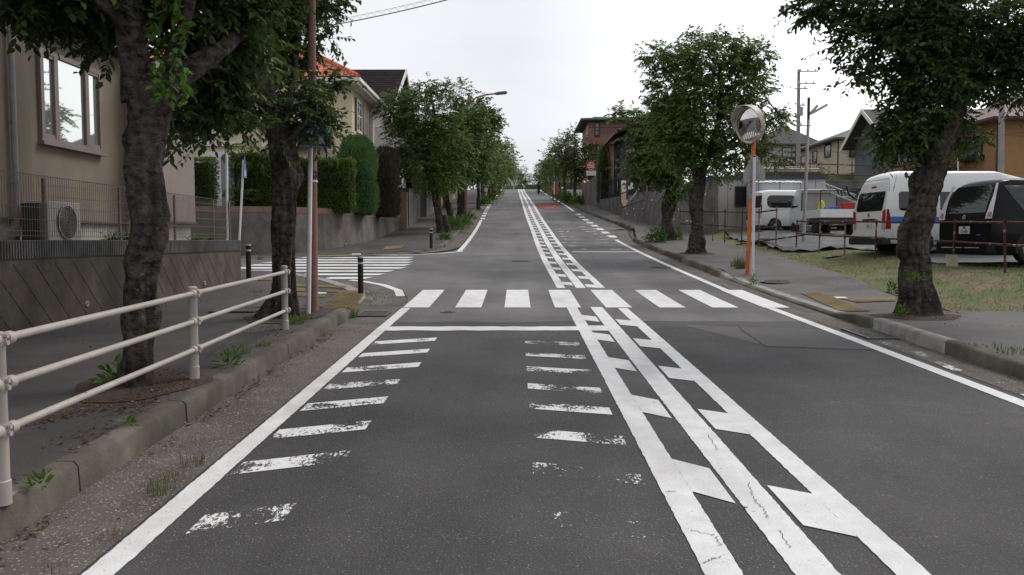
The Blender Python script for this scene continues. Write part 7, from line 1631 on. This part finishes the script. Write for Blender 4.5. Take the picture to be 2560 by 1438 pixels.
def skinned(name, joints, edges, m, parent=None, rt_=0, sub=1):
    me = bpy.data.meshes.new(name); me.from_pydata([j[:3] for j in joints], edges, []); o = bpy.data.objects.new(name, me); C.objects.link(o)
    if parent: o.parent = parent
    sk = o.modifiers.new('skin', 'SKIN'); sv_ = me.skin_vertices[0].data
    for i, j in enumerate(joints): r_ = j[3]; sv_[i].radius = (r_, r_) if not isinstance(r_, tuple) else r_
    sv_[rt_].use_root = True; ss = o.modifiers.new('sub', 'SUBSURF'); ss.levels = sub; ss.render_levels = sub; me.materials.append(m)
    dg = bpy.context.evaluated_depsgraph_get(); me2 = bpy.data.meshes.new_from_object(o.evaluated_get(dg)); o.modifiers.clear(); o.data = me2; me2.materials.clear(); me2.materials.append(m); me2.shade_smooth(); return o
X_, Y_, Z_ = q
J_ = [(X_, Y_+.1, Z_+.82, .15), (X_, Y_+.14, Z_+1.05, (.16, .12)), (X_, Y_+.2, Z_+1.3, (.19, .12)), (X_, Y_+.24, Z_+1.42, .06), (X_, Y_+.26, Z_+1.5, .09), (X_, Y_+.27, Z_+1.6, .1),
      (X_-.2, Y_+.22, Z_+1.34, .07), (X_-.27, Y_+.45, Z_+1.12, .05), (X_-.28, Y_+.85, Z_+1.05, .04), (X_+.2, Y_+.22, Z_+1.34, .07), (X_+.27, Y_+.45, Z_+1.12, .05), (X_+.28, Y_+.85, Z_+1.05, .04),
      (X_-.13, Y_+.55, Z_+.78, .085), (X_-.14, Y_+.72, Z_+.42, .06), (X_-.13, Y_+.86, Z_+.39, .05), (X_+.13, Y_+.55, Z_+.78, .085), (X_+.14, Y_+.72, Z_+.42, .06), (X_+.13, Y_+.86, Z_+.39, .05)]
pe = empty('person', q, 'rider in a dark blue jacket and helmet on the far scooter', 'person')
b_ = skinned('body', J_, [(0, 1), (1, 2), (2, 3), (3, 4), (4, 5), (2, 6), (6, 7), (7, 8), (2, 9), (9, 10), (10, 11), (0, 12), (12, 13), (13, 14), (0, 15), (15, 16), (16, 17)], mat('dark_trousers', (.03, .03, .035), rough=.9)); b_.parent = pe; b_.data.transform(Matrix.Translation(-q))
b2 = skinned('jacket', [(a[0], a[1], a[2], (a[3][0]+.02, a[3][1]+.02) if isinstance(a[3], tuple) else a[3]+.02) for a in (J_[1], J_[2], J_[6], J_[7], J_[9], J_[10])], [(0, 1), (1, 2), (2, 3), (1, 4), (4, 5)], mat('jacket_blue', (.05, .05, .14), rough=.8)); b2.parent = pe; b2.data.transform(Matrix.Translation(-q))
m_ = MB(); m_.lathe([(.05, -.11), (.13, -.06), (.145, .02), (.12, .1), (.06, .145), (0, .155)], (X_, Y_+.27, Z_+1.58), 16); m_.build('helmet', mat('helmet_black', (.02, .02, .022), rough=.3), pe, smooth=True)
# ================================================================== TREES
GRP = 'cherry trees along the kerbs'
# --- big near left tree
q = PG(333, 966, H1 - .02); Y = q.y
tr = pathpx([(330, 985, 92), (334, 940, 62), (340, 880, 50), (345, 800, 53), (350, 720, 58), (362, 640, 60), (372, 560, 62), (362, 500, 54), (358, 430, 60), (368, 350, 63), (372, 280, 66), (362, 215, 70)], Y, .88)
l1 = pathpx([(352, 250, 52), (338, 150, 46), (330, 60, 42), (325, -60, 38, .1), (300, -260, 26, .5)], Y)
l2 = pathpx([(392, 270, 44), (440, 205, 36, .0), (500, 160, 30, .1), (560, 115, 26, .3), (620, 60, 21, .6), (700, -40, 15, 1.0)], Y)
l3 = pathpx([(400, 240, 30), (440, 120, 24, -.2), (470, 20, 20, -.3), (500, -140, 14, -.6)], Y)
l4 = pathpx([(345, 120, 26), (270, 20, 20, -.2), (150, -60, 14, -.4)], Y)
B = lambda *a, **k: blobpx(*a, **k)
blobs = [B(60, -75, Y, 190, 85, 1.0, .9), B(190, -25, Y+.3, 105, 62, .8, .6), B(272, 75, Y+.9, 24, 60, .4, .09), B(520, 15, Y+.6, 135, 62, .9, .8), B(500, 190, Y+1.0, 60, 70, .5, .34), B(545, 285, Y+1.3, 55, 36, .4, .14),
         B(300, -60, Y+.9, 150, 70, .7, .6), B(282, 235, Y+1.2, 16, 50, .2, .03), B(200, -400, Y, 420, 180, 1.8, .9), B(640, -320, Y+.5, 330, 160, 1.6, .7), B(445, 330, Y+.9, 18, 40, .2, .04), B(600, 130, Y+1.2, 50, 50, .4, .2)]  # the big high blobs are unseen crown above the view, added to shade the ground
t1 = build_tree('cherry_tree', q, tr, [l1, l2, l3, l4], blobs, 2400, 'thick gnarled cherry tree with bright sprouts behind the pipe railing', GRP, L=.098, W=.046, m=LEAFD, seed=11, seg=64, nbr=150, cl=.24, tw=.26)
rng = np.random.default_rng(9); V = []; Fs = []; k = 0
for i in range(26):
    p = P(rng.uniform(365, 475), rng.uniform(-20, 205), Y - rng.uniform(.25, .4)); n = 7
    pts = np.array([[p.x + rng.normal(0, .01), p.y, p.z - .035*j] for j in range(n)]); d = rng.normal(0, .6, (n, 3)) + [0, -.3, -.1]
    a_, f_ = leaves(pts, d, .085, .042, rng, True, .3); V.append(a_); Fs.append(f_ + k); k += len(a_)
npmesh('fresh_sprouts', np.concatenate(V) - np.array(q), np.concatenate(Fs), SPROUT, t1)
# --- second left tree
q = PG(703, 800, H1 - .04); Y = q.y
tr = pathpx([(700, 812, 80), (704, 785, 52), (712, 740, 40), (714, 680, 37), (712, 600, 35), (714, 500, 36), (712, 420, 40), (702, 350, 42), (680, 290, 36), (655, 220, 33), (635, 160, 28), (612, 90, 24), (592, 10, 20), (570, -120, 14)], Y, .88)
l1 = pathpx([(700, 340, 22), (722, 270, 14, .5), (735, 180, 10, 1.2), (745, 60, 8, 1.6)], Y)
l2 = pathpx([(650, 210, 22), (560, 120, 18, .2), (480, 20, 12, .4)], Y)
l3 = pathpx([(705, 370, 16), (760, 310, 9, -.2), (820, 280, 5, -.3)], Y)
blobs = [B(600, 105, Y+.5, 80, 75, .7, .6), B(565, 225, Y+.6, 50, 50, .5, .25), B(690, 15, Y+1.7, 95, 48, .5, .7), B(620, 280, Y+.2, 36, 36, .4, .12), B(752, 262, Y+.0, 46, 34, .3, .16), B(700, 160, Y+1.6, 45, 40, .4, .16),
         B(800, 0, Y+1.8, 48, 18, .4, .12), B(808, 220, Y+.5, 24, 26, .2, .05), B(700, 335, Y-.3, 34, 26, .3, .07), B(750, 120, Y+1.9, 34, 55, .3, .14), B(815, 90, Y+1.8, 16, 26, .2, .03), B(560, -270, Y, 330, 160, 2.2, .8), B(800, -240, Y, 230, 120, 1.8, .5), B(500, 320, Y+.6, 28, 26, .2, .07), B(640, 10, Y+.4, 110, 50, .7, .5), B(795, 310, Y+.1, 40, 40, .2, .06)]  # the high wide blobs stay out of view, put in to shade the sidewalk
build_tree('cherry_tree', q, tr, [l1, l2, l3], blobs, 2200, 'dark leaning cherry tree whose leaves hide the blue crossing sign', GRP, L=.10, W=.046, m=LEAFD, seed=12, seg=52, nbr=150, cl=.25, tw=.30)
# --- big right tree
q = PG(2290, 790, .13); Y = q.y
tr = pathpx([(2288, 803, 98), (2290, 785, 70), (2288, 750, 50), (2285, 700, 46), (2290, 650, 44), (2284, 620, 50), (2295, 570, 42), (2308, 520, 45), (2318, 470, 46), (2328, 420, 50), (2335, 375, 46)], Y, .86)
l1 = pathpx([(2335, 385, 38), (2370, 330, 34), (2388, 270, 30), (2398, 200, 26), (2395, 110, 22), (2388, 0, 18), (2400, -200, 12)], Y)
l2 = pathpx([(2318, 400, 30), (2295, 340, 22), (2275, 260, 17), (2264, 180, 14), (2252, 90, 12), (2235, -20, 10), (2200, -180, 7)], Y)
l3 = pathpx([(2395, 190, 18), (2450, 130, 14, .3), (2540, 60, 10, .6)], Y)
l4 = pathpx([(2255, 120, 10), (2160, 60, 7, .1), (2060, 10, 5, .2)], Y)
blobs = [B(2215, -10, Y, 160, 55, .9, .9), B(2165, 85, Y-.2, 62, 50, .5, .3), B(2285, 110, Y, 90, 80, .6, .8), B(2420, 60, Y+.2, 130, 95, .8, 1.2), B(2510, 150, Y+.3, 80, 55, .6, .5), B(2330, 205, Y, 70, 50, .5, .5),
         B(2268, 300, Y-.1, 42, 45, .4, .3), B(2370, 300, Y+.4, 30, 40, .3, .12), B(2440, 215, Y, 60, 22, .3, .14), B(2425, 345, Y+.4, 14, 26, .2, .05), B(2250, 345, Y, 48, 22, .3, .14), B(2540, 235, Y+.2, 30, 14, .2, .05), B(2030, 10, Y, 30, 14, .3, .05), B(2300, -220, Y, 360, 170, 2.1, 1.6), B(2620, 60, Y, 110, 120, 1.0, .4), B(2150, 190, Y-.1, 14, 12, .15, .02)]
build_tree('cherry_tree', q, tr, [l1, l2, l3, l4], blobs, 3150, 'thick dark cherry tree with a knotted trunk in front of the white and black vans', GRP, L=.10, W=.045, m=LEAFD, seed=13, seg=64, nbr=170, cl=.28, tw=.32)
# --- right middle tree behind the mirror
q = PG(1743, 634, .14); Y = q.y
tr = pathpx([(1742, 640, 34), (1742, 620, 24), (1744, 580, 19), (1742, 530, 19), (1742, 485, 19), (1750, 450, 17), (1745, 410, 14)], Y)
l1 = pathpx([(1742, 450, 11), (1730, 400, 9), (1718, 340, 8), (1720, 250, 6)], Y); l2 = pathpx([(1750, 440, 12), (1780, 370, 10), (1800, 280, 8), (1800, 170, 6)], Y); l3 = pathpx([(1760, 400, 8), (1850, 340, 6), (1950, 290, 3)], Y)
blobs = [B(1770, 150, Y, 95, 55, 1.4, 1.2), B(1850, 220, Y+.3, 70, 80, 1.1, 1.0), B(1690, 215, Y, 62, 75, 1.1, .8), B(1770, 290, Y-.3, 115, 75, 1.4, 1.4), B(1640, 145, Y, 22, 18, .4, .08), B(1840, 360, Y, 80, 38, .9, .5), B(1690, 355, Y, 60, 45, .9, .5),
         B(1775, 415, Y, 70, 28, .7, .35), B(1945, 300, Y+.2, 22, 8, .3, .04), B(1925, 395, Y+.1, 30, 15, .3, .08), B(1880, 145, Y, 38, 30, .6, .2), B(1690, 280, Y+.6, 60, 50, .8, .4)]
build_tree('cherry_tree', q, tr, [l1, l2, l3], blobs, 3000, 'full round cherry tree directly behind the convex mirror', GRP, L=.13, W=.058, m=LEAFF, seed=14, seg=30, nbr=90, cl=.36, tw=.42)
q = PG(1668, 602, .14); Y = q.y
tr = pathpx([(1666, 606, 26), (1667, 590, 19), (1668, 550, 15), (1672, 500, 15), (1680, 460, 13), (1670, 420, 10)], Y); l1 = pathpx([(1678, 460, 9), (1640, 410, 7), (1600, 350, 5)], Y); l2 = pathpx([(1680, 460, 9), (1690, 390, 8), (1680, 310, 5)], Y)
blobs = [B(1625, 325, Y, 55, 32, 1.0, .9), B(1655, 395, Y, 62, 45, 1.1, 1.0), B(1560, 285, Y, 22, 10, .4, .08), B(1680, 300, Y+.5, 60, 50, .9, .6), B(1610, 420, Y, 45, 30, .7, .25), B(1690, 460, Y, 50, 28, .6, .25)]
build_tree('cherry_tree', q, tr, [l1, l2], blobs, 1300, 'smaller cherry tree with a green shrub at its foot beside the leaning concrete wall', GRP, L=.15, W=.075, m=LEAFF, seed=15, seg=22, nbr=60, cl=.34, tw=.42)
# --- left far trees with their own shape
q = PG(1112, 583, .1); Y = q.y
tr = pathpx([(1108, 588, 26), (1103, 570, 16), (1098, 540, 11), (1090, 500, 9.5), (1080, 460, 9), (1072, 420, 8), (1066, 370, 7)], Y); l1 = pathpx([(1075, 430, 6), (1040, 380, 5), (1000, 330, 3)], Y); l2 = pathpx([(1068, 380, 6), (1085, 300, 5), (1075, 220, 3)], Y); st = pathpx([(1118, 586, 14), (1116, 560, 11), (1110, 538, 8)], Y)
blobs = [B(1060, 280, Y, 90, 60, 1.4, 1.2), B(990, 270, Y, 50, 40, .8, .35), B(1100, 360, Y, 80, 70, 1.2, 1.0), B(1050, 400, Y, 62, 50, 1, .6), B(1065, 215, Y, 18, 26, .4, .08), B(1145, 230, Y, 42, 24, .7, .3), B(1020, 340, Y, 55, 50, 1, .5), B(1110, 440, Y, 45, 36, .8, .3)]
build_tree('cherry_tree', q, tr, [l1, l2, st], blobs, 2300, 'leaning cherry tree with a cut stump at its foot beside the far bollard', GRP, L=.13, W=.058, m=LEAFF, seed=16, seg=20, nbr=60, cl=.34, tw=.42)
q = PG(1127, 570, .1); Y = q.y
tr = pathpx([(1126, 574, 14), (1126, 550, 10), (1122, 520, 9), (1112, 490, 9), (1104, 460, 7)], Y); l1 = pathpx([(1118, 505, 7), (1116, 480, 6), (1112, 460, 5)], Y); l2 = pathpx([(1104, 465, 6), (1110, 400, 5), (1130, 330, 4)], Y)
blobs = [B(1140, 350, Y, 58, 70, 1.1, .9), B(1130, 425, Y, 50, 38, .9, .5), B(1170, 300, Y, 44, 45, .8, .5)]
build_tree('cherry_tree', q, tr, [l1, l2], blobs, 1000, 'slim forked cherry tree in front of the pale garage wall', GRP, L=.16, W=.08, m=LEAFF, seed=17, seg=16, nbr=40, cl=.34, tw=.42)
q = PG(1152, 546, .1); Y = q.y
tr = pathpx([(1153, 550, 17), (1153, 530, 13), (1154, 500, 12.5), (1155, 460, 12), (1162, 410, 9), (1170, 340, 6)], Y); l1 = pathpx([(1158, 440, 7), (1190, 380, 5), (1215, 310, 3)], Y)
blobs = [B(1190, 290, Y, 45, 42, 1.2, .8), B(1200, 350, Y, 42, 60, 1.2, .9), B(1165, 400, Y, 48, 50, 1.1, .8), B(1225, 300, Y, 22, 20, .6, .15), B(1160, 330, Y, 40, 50, 1.0, .4), B(1195, 430, Y, 30, 25, .8, .25)]
build_tree('cherry_tree', q, tr, [l1], blobs, 1300, 'straight thick trunked cherry tree right beside the brown street light', GRP, L=.18, W=.09, m=LEAFF, seed=18, seg=16, nbr=40, cl=.36, tw=.45)
# --- generic far street trees
def proto(seed, m, h=6.4, r=2.0, n=560):
    rng_ = random.Random(seed); z0 = 1.9; tr = [((0, 0, -.3), .24), ((0, 0, .1), .17), ((rng_.uniform(-.1, .1), 0, 1.0), .14), ((rng_.uniform(-.15, .15), .05, z0), .13), ((rng_.uniform(-.2, .2), 0, 3.2), .09), ((0, 0, 4.6), .05)]
    tr = [(Vector(a), b) for a, b in tr]; limbs = []
    for i in range(3): a = rng_.uniform(0, 6.3); limbs.append([(Vector((0, 0, z0 + .1*i)), .08), (Vector((math.cos(a)*.6, math.sin(a)*.6, z0+1.0)), .06), (Vector((math.cos(a)*1.3, math.sin(a)*1.3, z0+2.2)), .03)])
    bl = [[0, 0, h*.62, r*.8, r*.8, h*.27]] + [[math.cos(a)*r*.55, math.sin(a)*r*.55, h*rng_.uniform(.42, .72), r*.62, r*.62, h*.17] for a in [rng_.uniform(0, 6.3) + 1.05*i for i in range(6)]] + [[rng_.uniform(-.4, .4), rng_.uniform(-.4, .4), h*.88, .7, .7, .6]]
    return build_tree('street_tree', (0, 0, 0), tr, limbs, bl, n, 'x', GRP, L=.21, W=.115, m=m, seed=seed, full=False, per=8, seg=12, nbr=30, cl=.4, tw=.5, twigs=False, shell=.55)
protos = [proto(31, LEAFF), proto(32, LEAFF, 6.0, 2.2), proto(33, LEAFY, 5.8, 2.1)]
used = [False]*3
spots = []   # (proto, x, y, z, scale, label)
def far(px, pyb, k, sc, lab, dz=.12):
    q = PG(px, pyb, dz); spots.append((k, q.x, q.y, q.z - .05, sc, lab))
far(1209, 507, 0, 1.12, 'first tall tree of the far left row just after the driveway dashes')
far(1222, 499, 1, 1.1, 'second tree of the far left row with a straight grey trunk')
far(1231, 494, 0, 1.05, 'third tree of the far left row overlapping its neighbours')
far(1238, 490, 1, 1.0, 'fourth tree of the far left row near the sign post')
far(1245, 485, 0, 1.0, 'fifth tree of the far left row near the crest')
far(1250, 481, 1, .95, 'sixth tree of the far left row beside the round blue sign')
far(1196, 520, 1, .95, 'low spreading tree hanging over the left driveway')
far(1437, 507, 2, 1.12, 'yellowing tree on the right just beyond the red bus stop sign')
far(1414, 497, 0, 1.08, 'dark leafed tree to the left of the yellowing tree on the right')
far(1482, 506, 1, .86, 'tree partly in front of the terracotta house')
far(1400, 486, 0, 1.0, 'third tree of the right far row behind the blue sign post')
far(1385, 482, 1, .95, 'fourth tree of the right far row near the white marker post')
far(1374, 479, 0, .92, 'fifth tree of the right far row close to the scooter')
far(1366, 477, 1, .9, 'sixth tree of the right far row at the crest')
for x, y, k, sc, lab in ((1.8, 190, 0, 1.0, 'small tree standing alone in front of the beige wall at the crest'), (5.2, 189.5, 1, 1.05, 'tree to the right of the small lone tree at the crest'), (-5.5, 187, 1, 1.0, 'thin tree left of the far street light at the crest'), (8.5, 188, 0, 1.05, 'dense tree at the crest behind the scooter rider'), (12.5, 190, 1, 1.1, 'rightmost tree at the crest behind the far right row'),
                           (-9.5, 176, 0, 1.15, 'tree behind the end of the far left row')):
    spots.append((k, x, y, zr(y) - .1, sc, lab))
for i, (px, Y, z, k, sc, lab) in enumerate([(1020, 46, 2.6, 0, .92, 'dark garden tree in front of the dark roofed house'), (1060, 52, 3.0, 1, .8, 'bushy garden tree behind the concrete garden wall'), (1110, 60, 4.2, 0, .9, 'garden tree above the pale garage wall'), (1530, 62, 3.4, 1, .42, 'small garden tree beside the white screen wall')]):
    spots.append((k, P(px, 400, Y).x, Y, z, sc, lab))
for i, (k, x, y, z, sc, lab) in enumerate(spots):
    o = protos[k] if not used[k] else copy_tree(protos[k]); used[k] = True
    o.location = (x, y, z); o.rotation_euler = (0, 0, (i*2.4) % 6.28); o.scale = (sc, sc, sc*(1 + .05*((i*7) % 3 - 1))); o['label'] = lab; o['group'] = 'trees of the far rows'
# ================================================================== small plants, litter
WG = 'weeds along the left kerb'
def wp(px, py, dz=H1, f=None): q = PG(px, py, dz, f) if f else PG(px, py, dz); return (q.x, q.y, q.z)
bush('weed', wp(570, 915), .10, .10, .13, 46, WEED, 61, 'broad leafed weed rosette on the kerb between two railing posts', WG, L=.10, W=.022, cat='weed', stems=False)
bush('weed', wp(105, 1215), .05, .05, .07, 30, WEED, 62, 'small bright weed by the near foot of the railing', WG, L=.05, W=.02, cat='weed', stems=False)
bush('weed', wp(290, 955), .12, .10, .16, 60, WEED, 63, 'light green leafy sprouts at the foot of the thick left trunk', WG, L=.09, W=.04, cat='weed', stems=False)
bush('weed', wp(322, 1062), .05, .04, .05, 26, WEED, 64, 'tiny green weed in the leaf litter near the kerb', WG, L=.04, W=.015, cat='weed', stems=False)
bush('weed', wp(776, 770), .05, .06, .2, 40, SPROUT, 65, 'yellow green sprouts between the white and brown poles', WG, L=.07, W=.03, cat='weed', stems=False)
for i, (px, py, n, h, m, lab, dz) in enumerate([(735, 810, 110, .16, GRASSM, 'thick grass clump at the foot of the last railing post', H1), (600, 885, 60, .12, GRASSM, 'grass clump on the kerb beside the middle railing post', H1), (660, 865, 40, .09, GRASSM, 'sparse grass on the kerb near the second tree', H1), (875, 795, 90, .2, GRASSM, 'grass clump growing from the gutter at the kerb end', .0), (405, 1232, 40, .14, GRASSM, 'straw coloured grass tuft in the gutter beside the white line', .0),
        (440, 1200, 26, .11, DRY, 'second straw coloured tuft in the gutter', .0), (478, 1165, 40, .12, DRY, 'farthest straw coloured tuft along the white line', .0), (275, 1350, 26, .07, DRY, 'faint dry tuft low in the gutter', .0), (690, 775, 120, .2, GRASSM, 'grass ring around the second left trunk', H1), (760, 800, 60, .12, GRASSM, 'grass between the poles and the railing end', H1),
        (335, 950, 90, .14, GRASSM, 'grass at the foot of the thick left trunk', H1), (648, 650, 70, .2, GRASSM, 'grass tuft beside the black bollard at the wall corner', .05), (640, 735, 60, .12, GRASSM, 'weeds at the foot of the wall corner', .1), (850, 726, 30, .08, GRASSM, 'grass growing at the bollard foot on the yellow tiles', .05), (130, 1425, 22, .06, DRY, 'dry tuft at the bottom left edge', 0)]):
    tuft('grass_tuft', wp(px, py, dz), n, h, m, 100+i, lab, WG, .12 if n > 50 else .08, .005 if py > 1100 else .007)
# right side plants
for i, (px, py, n, h, m, lab, sp) in enumerate([(1850, 672, 160, .42, GRASSM, 'feathery grass clump left of the orange pole', .12), (1835, 668, 40, .3, GRASSM, 'thin grass beside the feathery clump', .1), (2545, 885, 90, .09, GRASSM, 'low grass on the right kerb at the picture edge', .25), (2470, 868, 50, .07, GRASSM, 'low grass patch along the right kerb seam', .2), (2260, 795, 60, .08, DRY, 'dry grass around the right trunk foot', .16), (1530, 518, 120, .45, GRASSM, 'tall grass tuft beside the driveway wall', .25), (1545, 515, 90, .4, GRASSM, 'second grass tuft beside the driveway wall', .25), (1447, 520, 120, .35, DRY, 'yellow grass at the foot of the bus stop sign', .5), (1442, 515, 120, .4, GRASSM, 'green grass left of the bus stop sign', .4)]):
    q = PG(px, py, .15); tuft('grass_tuft', (q.x, q.y, (rz_(q.x, q.y) if q.y < 60 else q.z) - .01), n, h, m, 140+i, lab, 'grass clumps on the right side', sp, .009)
bush('weed', wp(1884, 712, .02), .08, .08, .22, 60, WEED, 71, 'dark green weed in the gutter below the white post', 'weeds on the right side', L=.06, W=.025, cat='weed', stems=False)
bush('weed', wp(2252, 795, .14), .06, .06, .2, 40, SPROUT, 72, 'yellow green sprout at the left foot of the right trunk', 'weeds on the right side', L=.08, W=.03, cat='weed', stems=False)
q = P(2290, 700, 11.2); bush('trunk_sprout', (q.x, 11.25, q.z - .02), .16, .1, .1, 60, WEED, 73, 'leafy sprouts growing out of the big right trunk', 'weeds on the right side', L=.07, W=.025, cat='sprout', stems=False)
q = P(2230, 722, 11.5); bush('trunk_sprout', (q.x, 11.5, q.z - .08), .06, .06, .16, 40, WEED, 74, 'yellowish sprouts low on the left side of the right trunk', 'weeds on the right side', L=.07, W=.03, cat='sprout', stems=False)
q = PG(1640, 606, .15); bush('shrub', tuple(q), .42, .35, .55, 420, WEED, 75, 'bright green shrub left of the small tree by the concrete wall', 'roadside shrubs', L=.12, W=.045); q = PG(1688, 600, .15); bush('shrub', tuple(q), .3, .3, .4, 260, WEED, 76, 'bright green shrub right of the small tree by the concrete wall', 'roadside shrubs', L=.12, W=.045)
for i, (px, py, rx, h, n, m, lab) in enumerate([(1140, 575, .7, .7, 700, WEED, 'bright shrub around the forked tree on the left'), (1112, 600, .26, .34, 160, WEED, 'small bright shrub at the foot of the leaning tree'), (1160, 562, .45, .5, 320, WEED, 'shrub at the foot of the brown street light'), (1176, 548, .35, .4, 200, WEED, 'low shrub just beyond the brown street light'), (1213, 510, .7, .5, 300, WEED, 'shrub under the first tree of the far left row'), (1226, 500, .8, .6, 300, HEDGE, 'darker shrub farther along the left row'), (1240, 488, 1.0, .8, 300, HEDGE, 'shrub near the distant round sign'),
        (1425, 508, .9, .8, 500, HEDGE, 'dark shrub under the yellowing tree'), (1446, 512, .8, .7, 400, WEED, 'bright shrub left of the bus stop sign'), (1408, 502, 1.0, .9, 400, HEDGE, 'shrub between the far trees on the right'), (1392, 490, 1.1, .9, 350, HEDGE, 'shrub near the red box'), (1376, 484, 1.2, 1.1, 350, HEDGE, 'hedge like shrub behind the scooter'), (1366, 480, 1.2, 1.1, 300, HEDGE, 'last shrub on the right before the crest'), (1462, 512, .6, .8, 300, HEDGE, 'shrub behind the red bus stop pole')]):
    q = PG(px, py, .12); bush('shrub', (q.x, q.y, q.z-.03), rx, rx*.8, h, n, m, 200+i, lab, 'roadside shrubs', L=.13 if q.y < 60 else .22, W=.05 if q.y < 60 else .1, stems=False)
# fallen leaves and twigs
def litter(name, n, m, seed, region, zf, L=.035, W=.016):
    rng = np.random.default_rng(seed); pts = []
    for (x0, x1, y0, y1, wgt) in region:
        k = int(n*wgt); x = rng.uniform(x0, x1, k); y = rng.uniform(y0, y1, k)
        for a, b in zip(x, y):
            if mnoise.noise(Vector((a*2.2, b*1.6, seed))) + .12 > rng.uniform(-.1, .5): pts.append((a, b, zf(a, b) + .006))
    p = np.array(pts); d = rng.normal(0, 1, (len(p), 3)); d[:, 2] *= .2; V, Fc = leaves(p, d, L, W, rng, False, 0); V[:, 2] = np.maximum(V[:, 2], np.repeat(p[:, 2], 4) - .003); tag(npmesh(name, V, Fc, m), kind='stuff')
sideH = lambda x, y: ramp(x, y)
litter('leaf_litter_sidewalk', 4200, LITTER, 1, [(-3.4, -2.72, 5.4, 8.0, .45), (-3.3, -2.7, 8.0, 12.3, .25), (-3.0, -2.7, 3.8, 5.5, .1), (-5.7, -5.2, 5, 16, .12), (-5.7, -2.8, 4, 16, .06)], sideH)
litter('leaf_litter_gutter', 1500, LITTER, 2, [(-2.57, -2.44, 3, 12.4, .7), (-2.57, -2.1, 3, 12, .1), (4.8, 4.95, 4, 11, .25)], lambda x, y: zr(y) + .003, .05, .012)
litter('leaf_litter_right', 900, LITTER, 3, [(5.1, 6.6, 10.5, 12.4, .4), (6.6, 8.5, 14, 26, .4), (5.0, 7.8, 20, 34, .3)], lambda x, y: (rz_(x, y) if x < xb(y) else Hb(x, y)))
mb = MB()
def soilpit(px, py, rx, ry, dz=H1): q = PG(px, py, dz); mb.add([(q.x + rx*math.cos(t)*(1+.18*math.sin(3*t)), q.y + ry*math.sin(t), zr(q.y + ry*math.sin(t)) + dz + .004) for t in np.linspace(0, 2*math.pi, 22)[:-1]], [tuple(range(21))])
soilpit(345, 965, .52, .62); soilpit(700, 795, .5, .6); soilpit(2295, 792, .62, .42, .157)
struct(mb, 'tree_pit_soil', SOIL)
mb = MB(); q = PG(1742, 634, .155); mb.add([(q.x + .55*math.cos(t), q.y + .6*math.sin(t), zr(q.y + .6*math.sin(t)) + .161) for t in np.linspace(0, 2*math.pi, 22)[:-1]], [tuple(range(21))]); struct(mb, 'tree_pit_soil', SOIL)
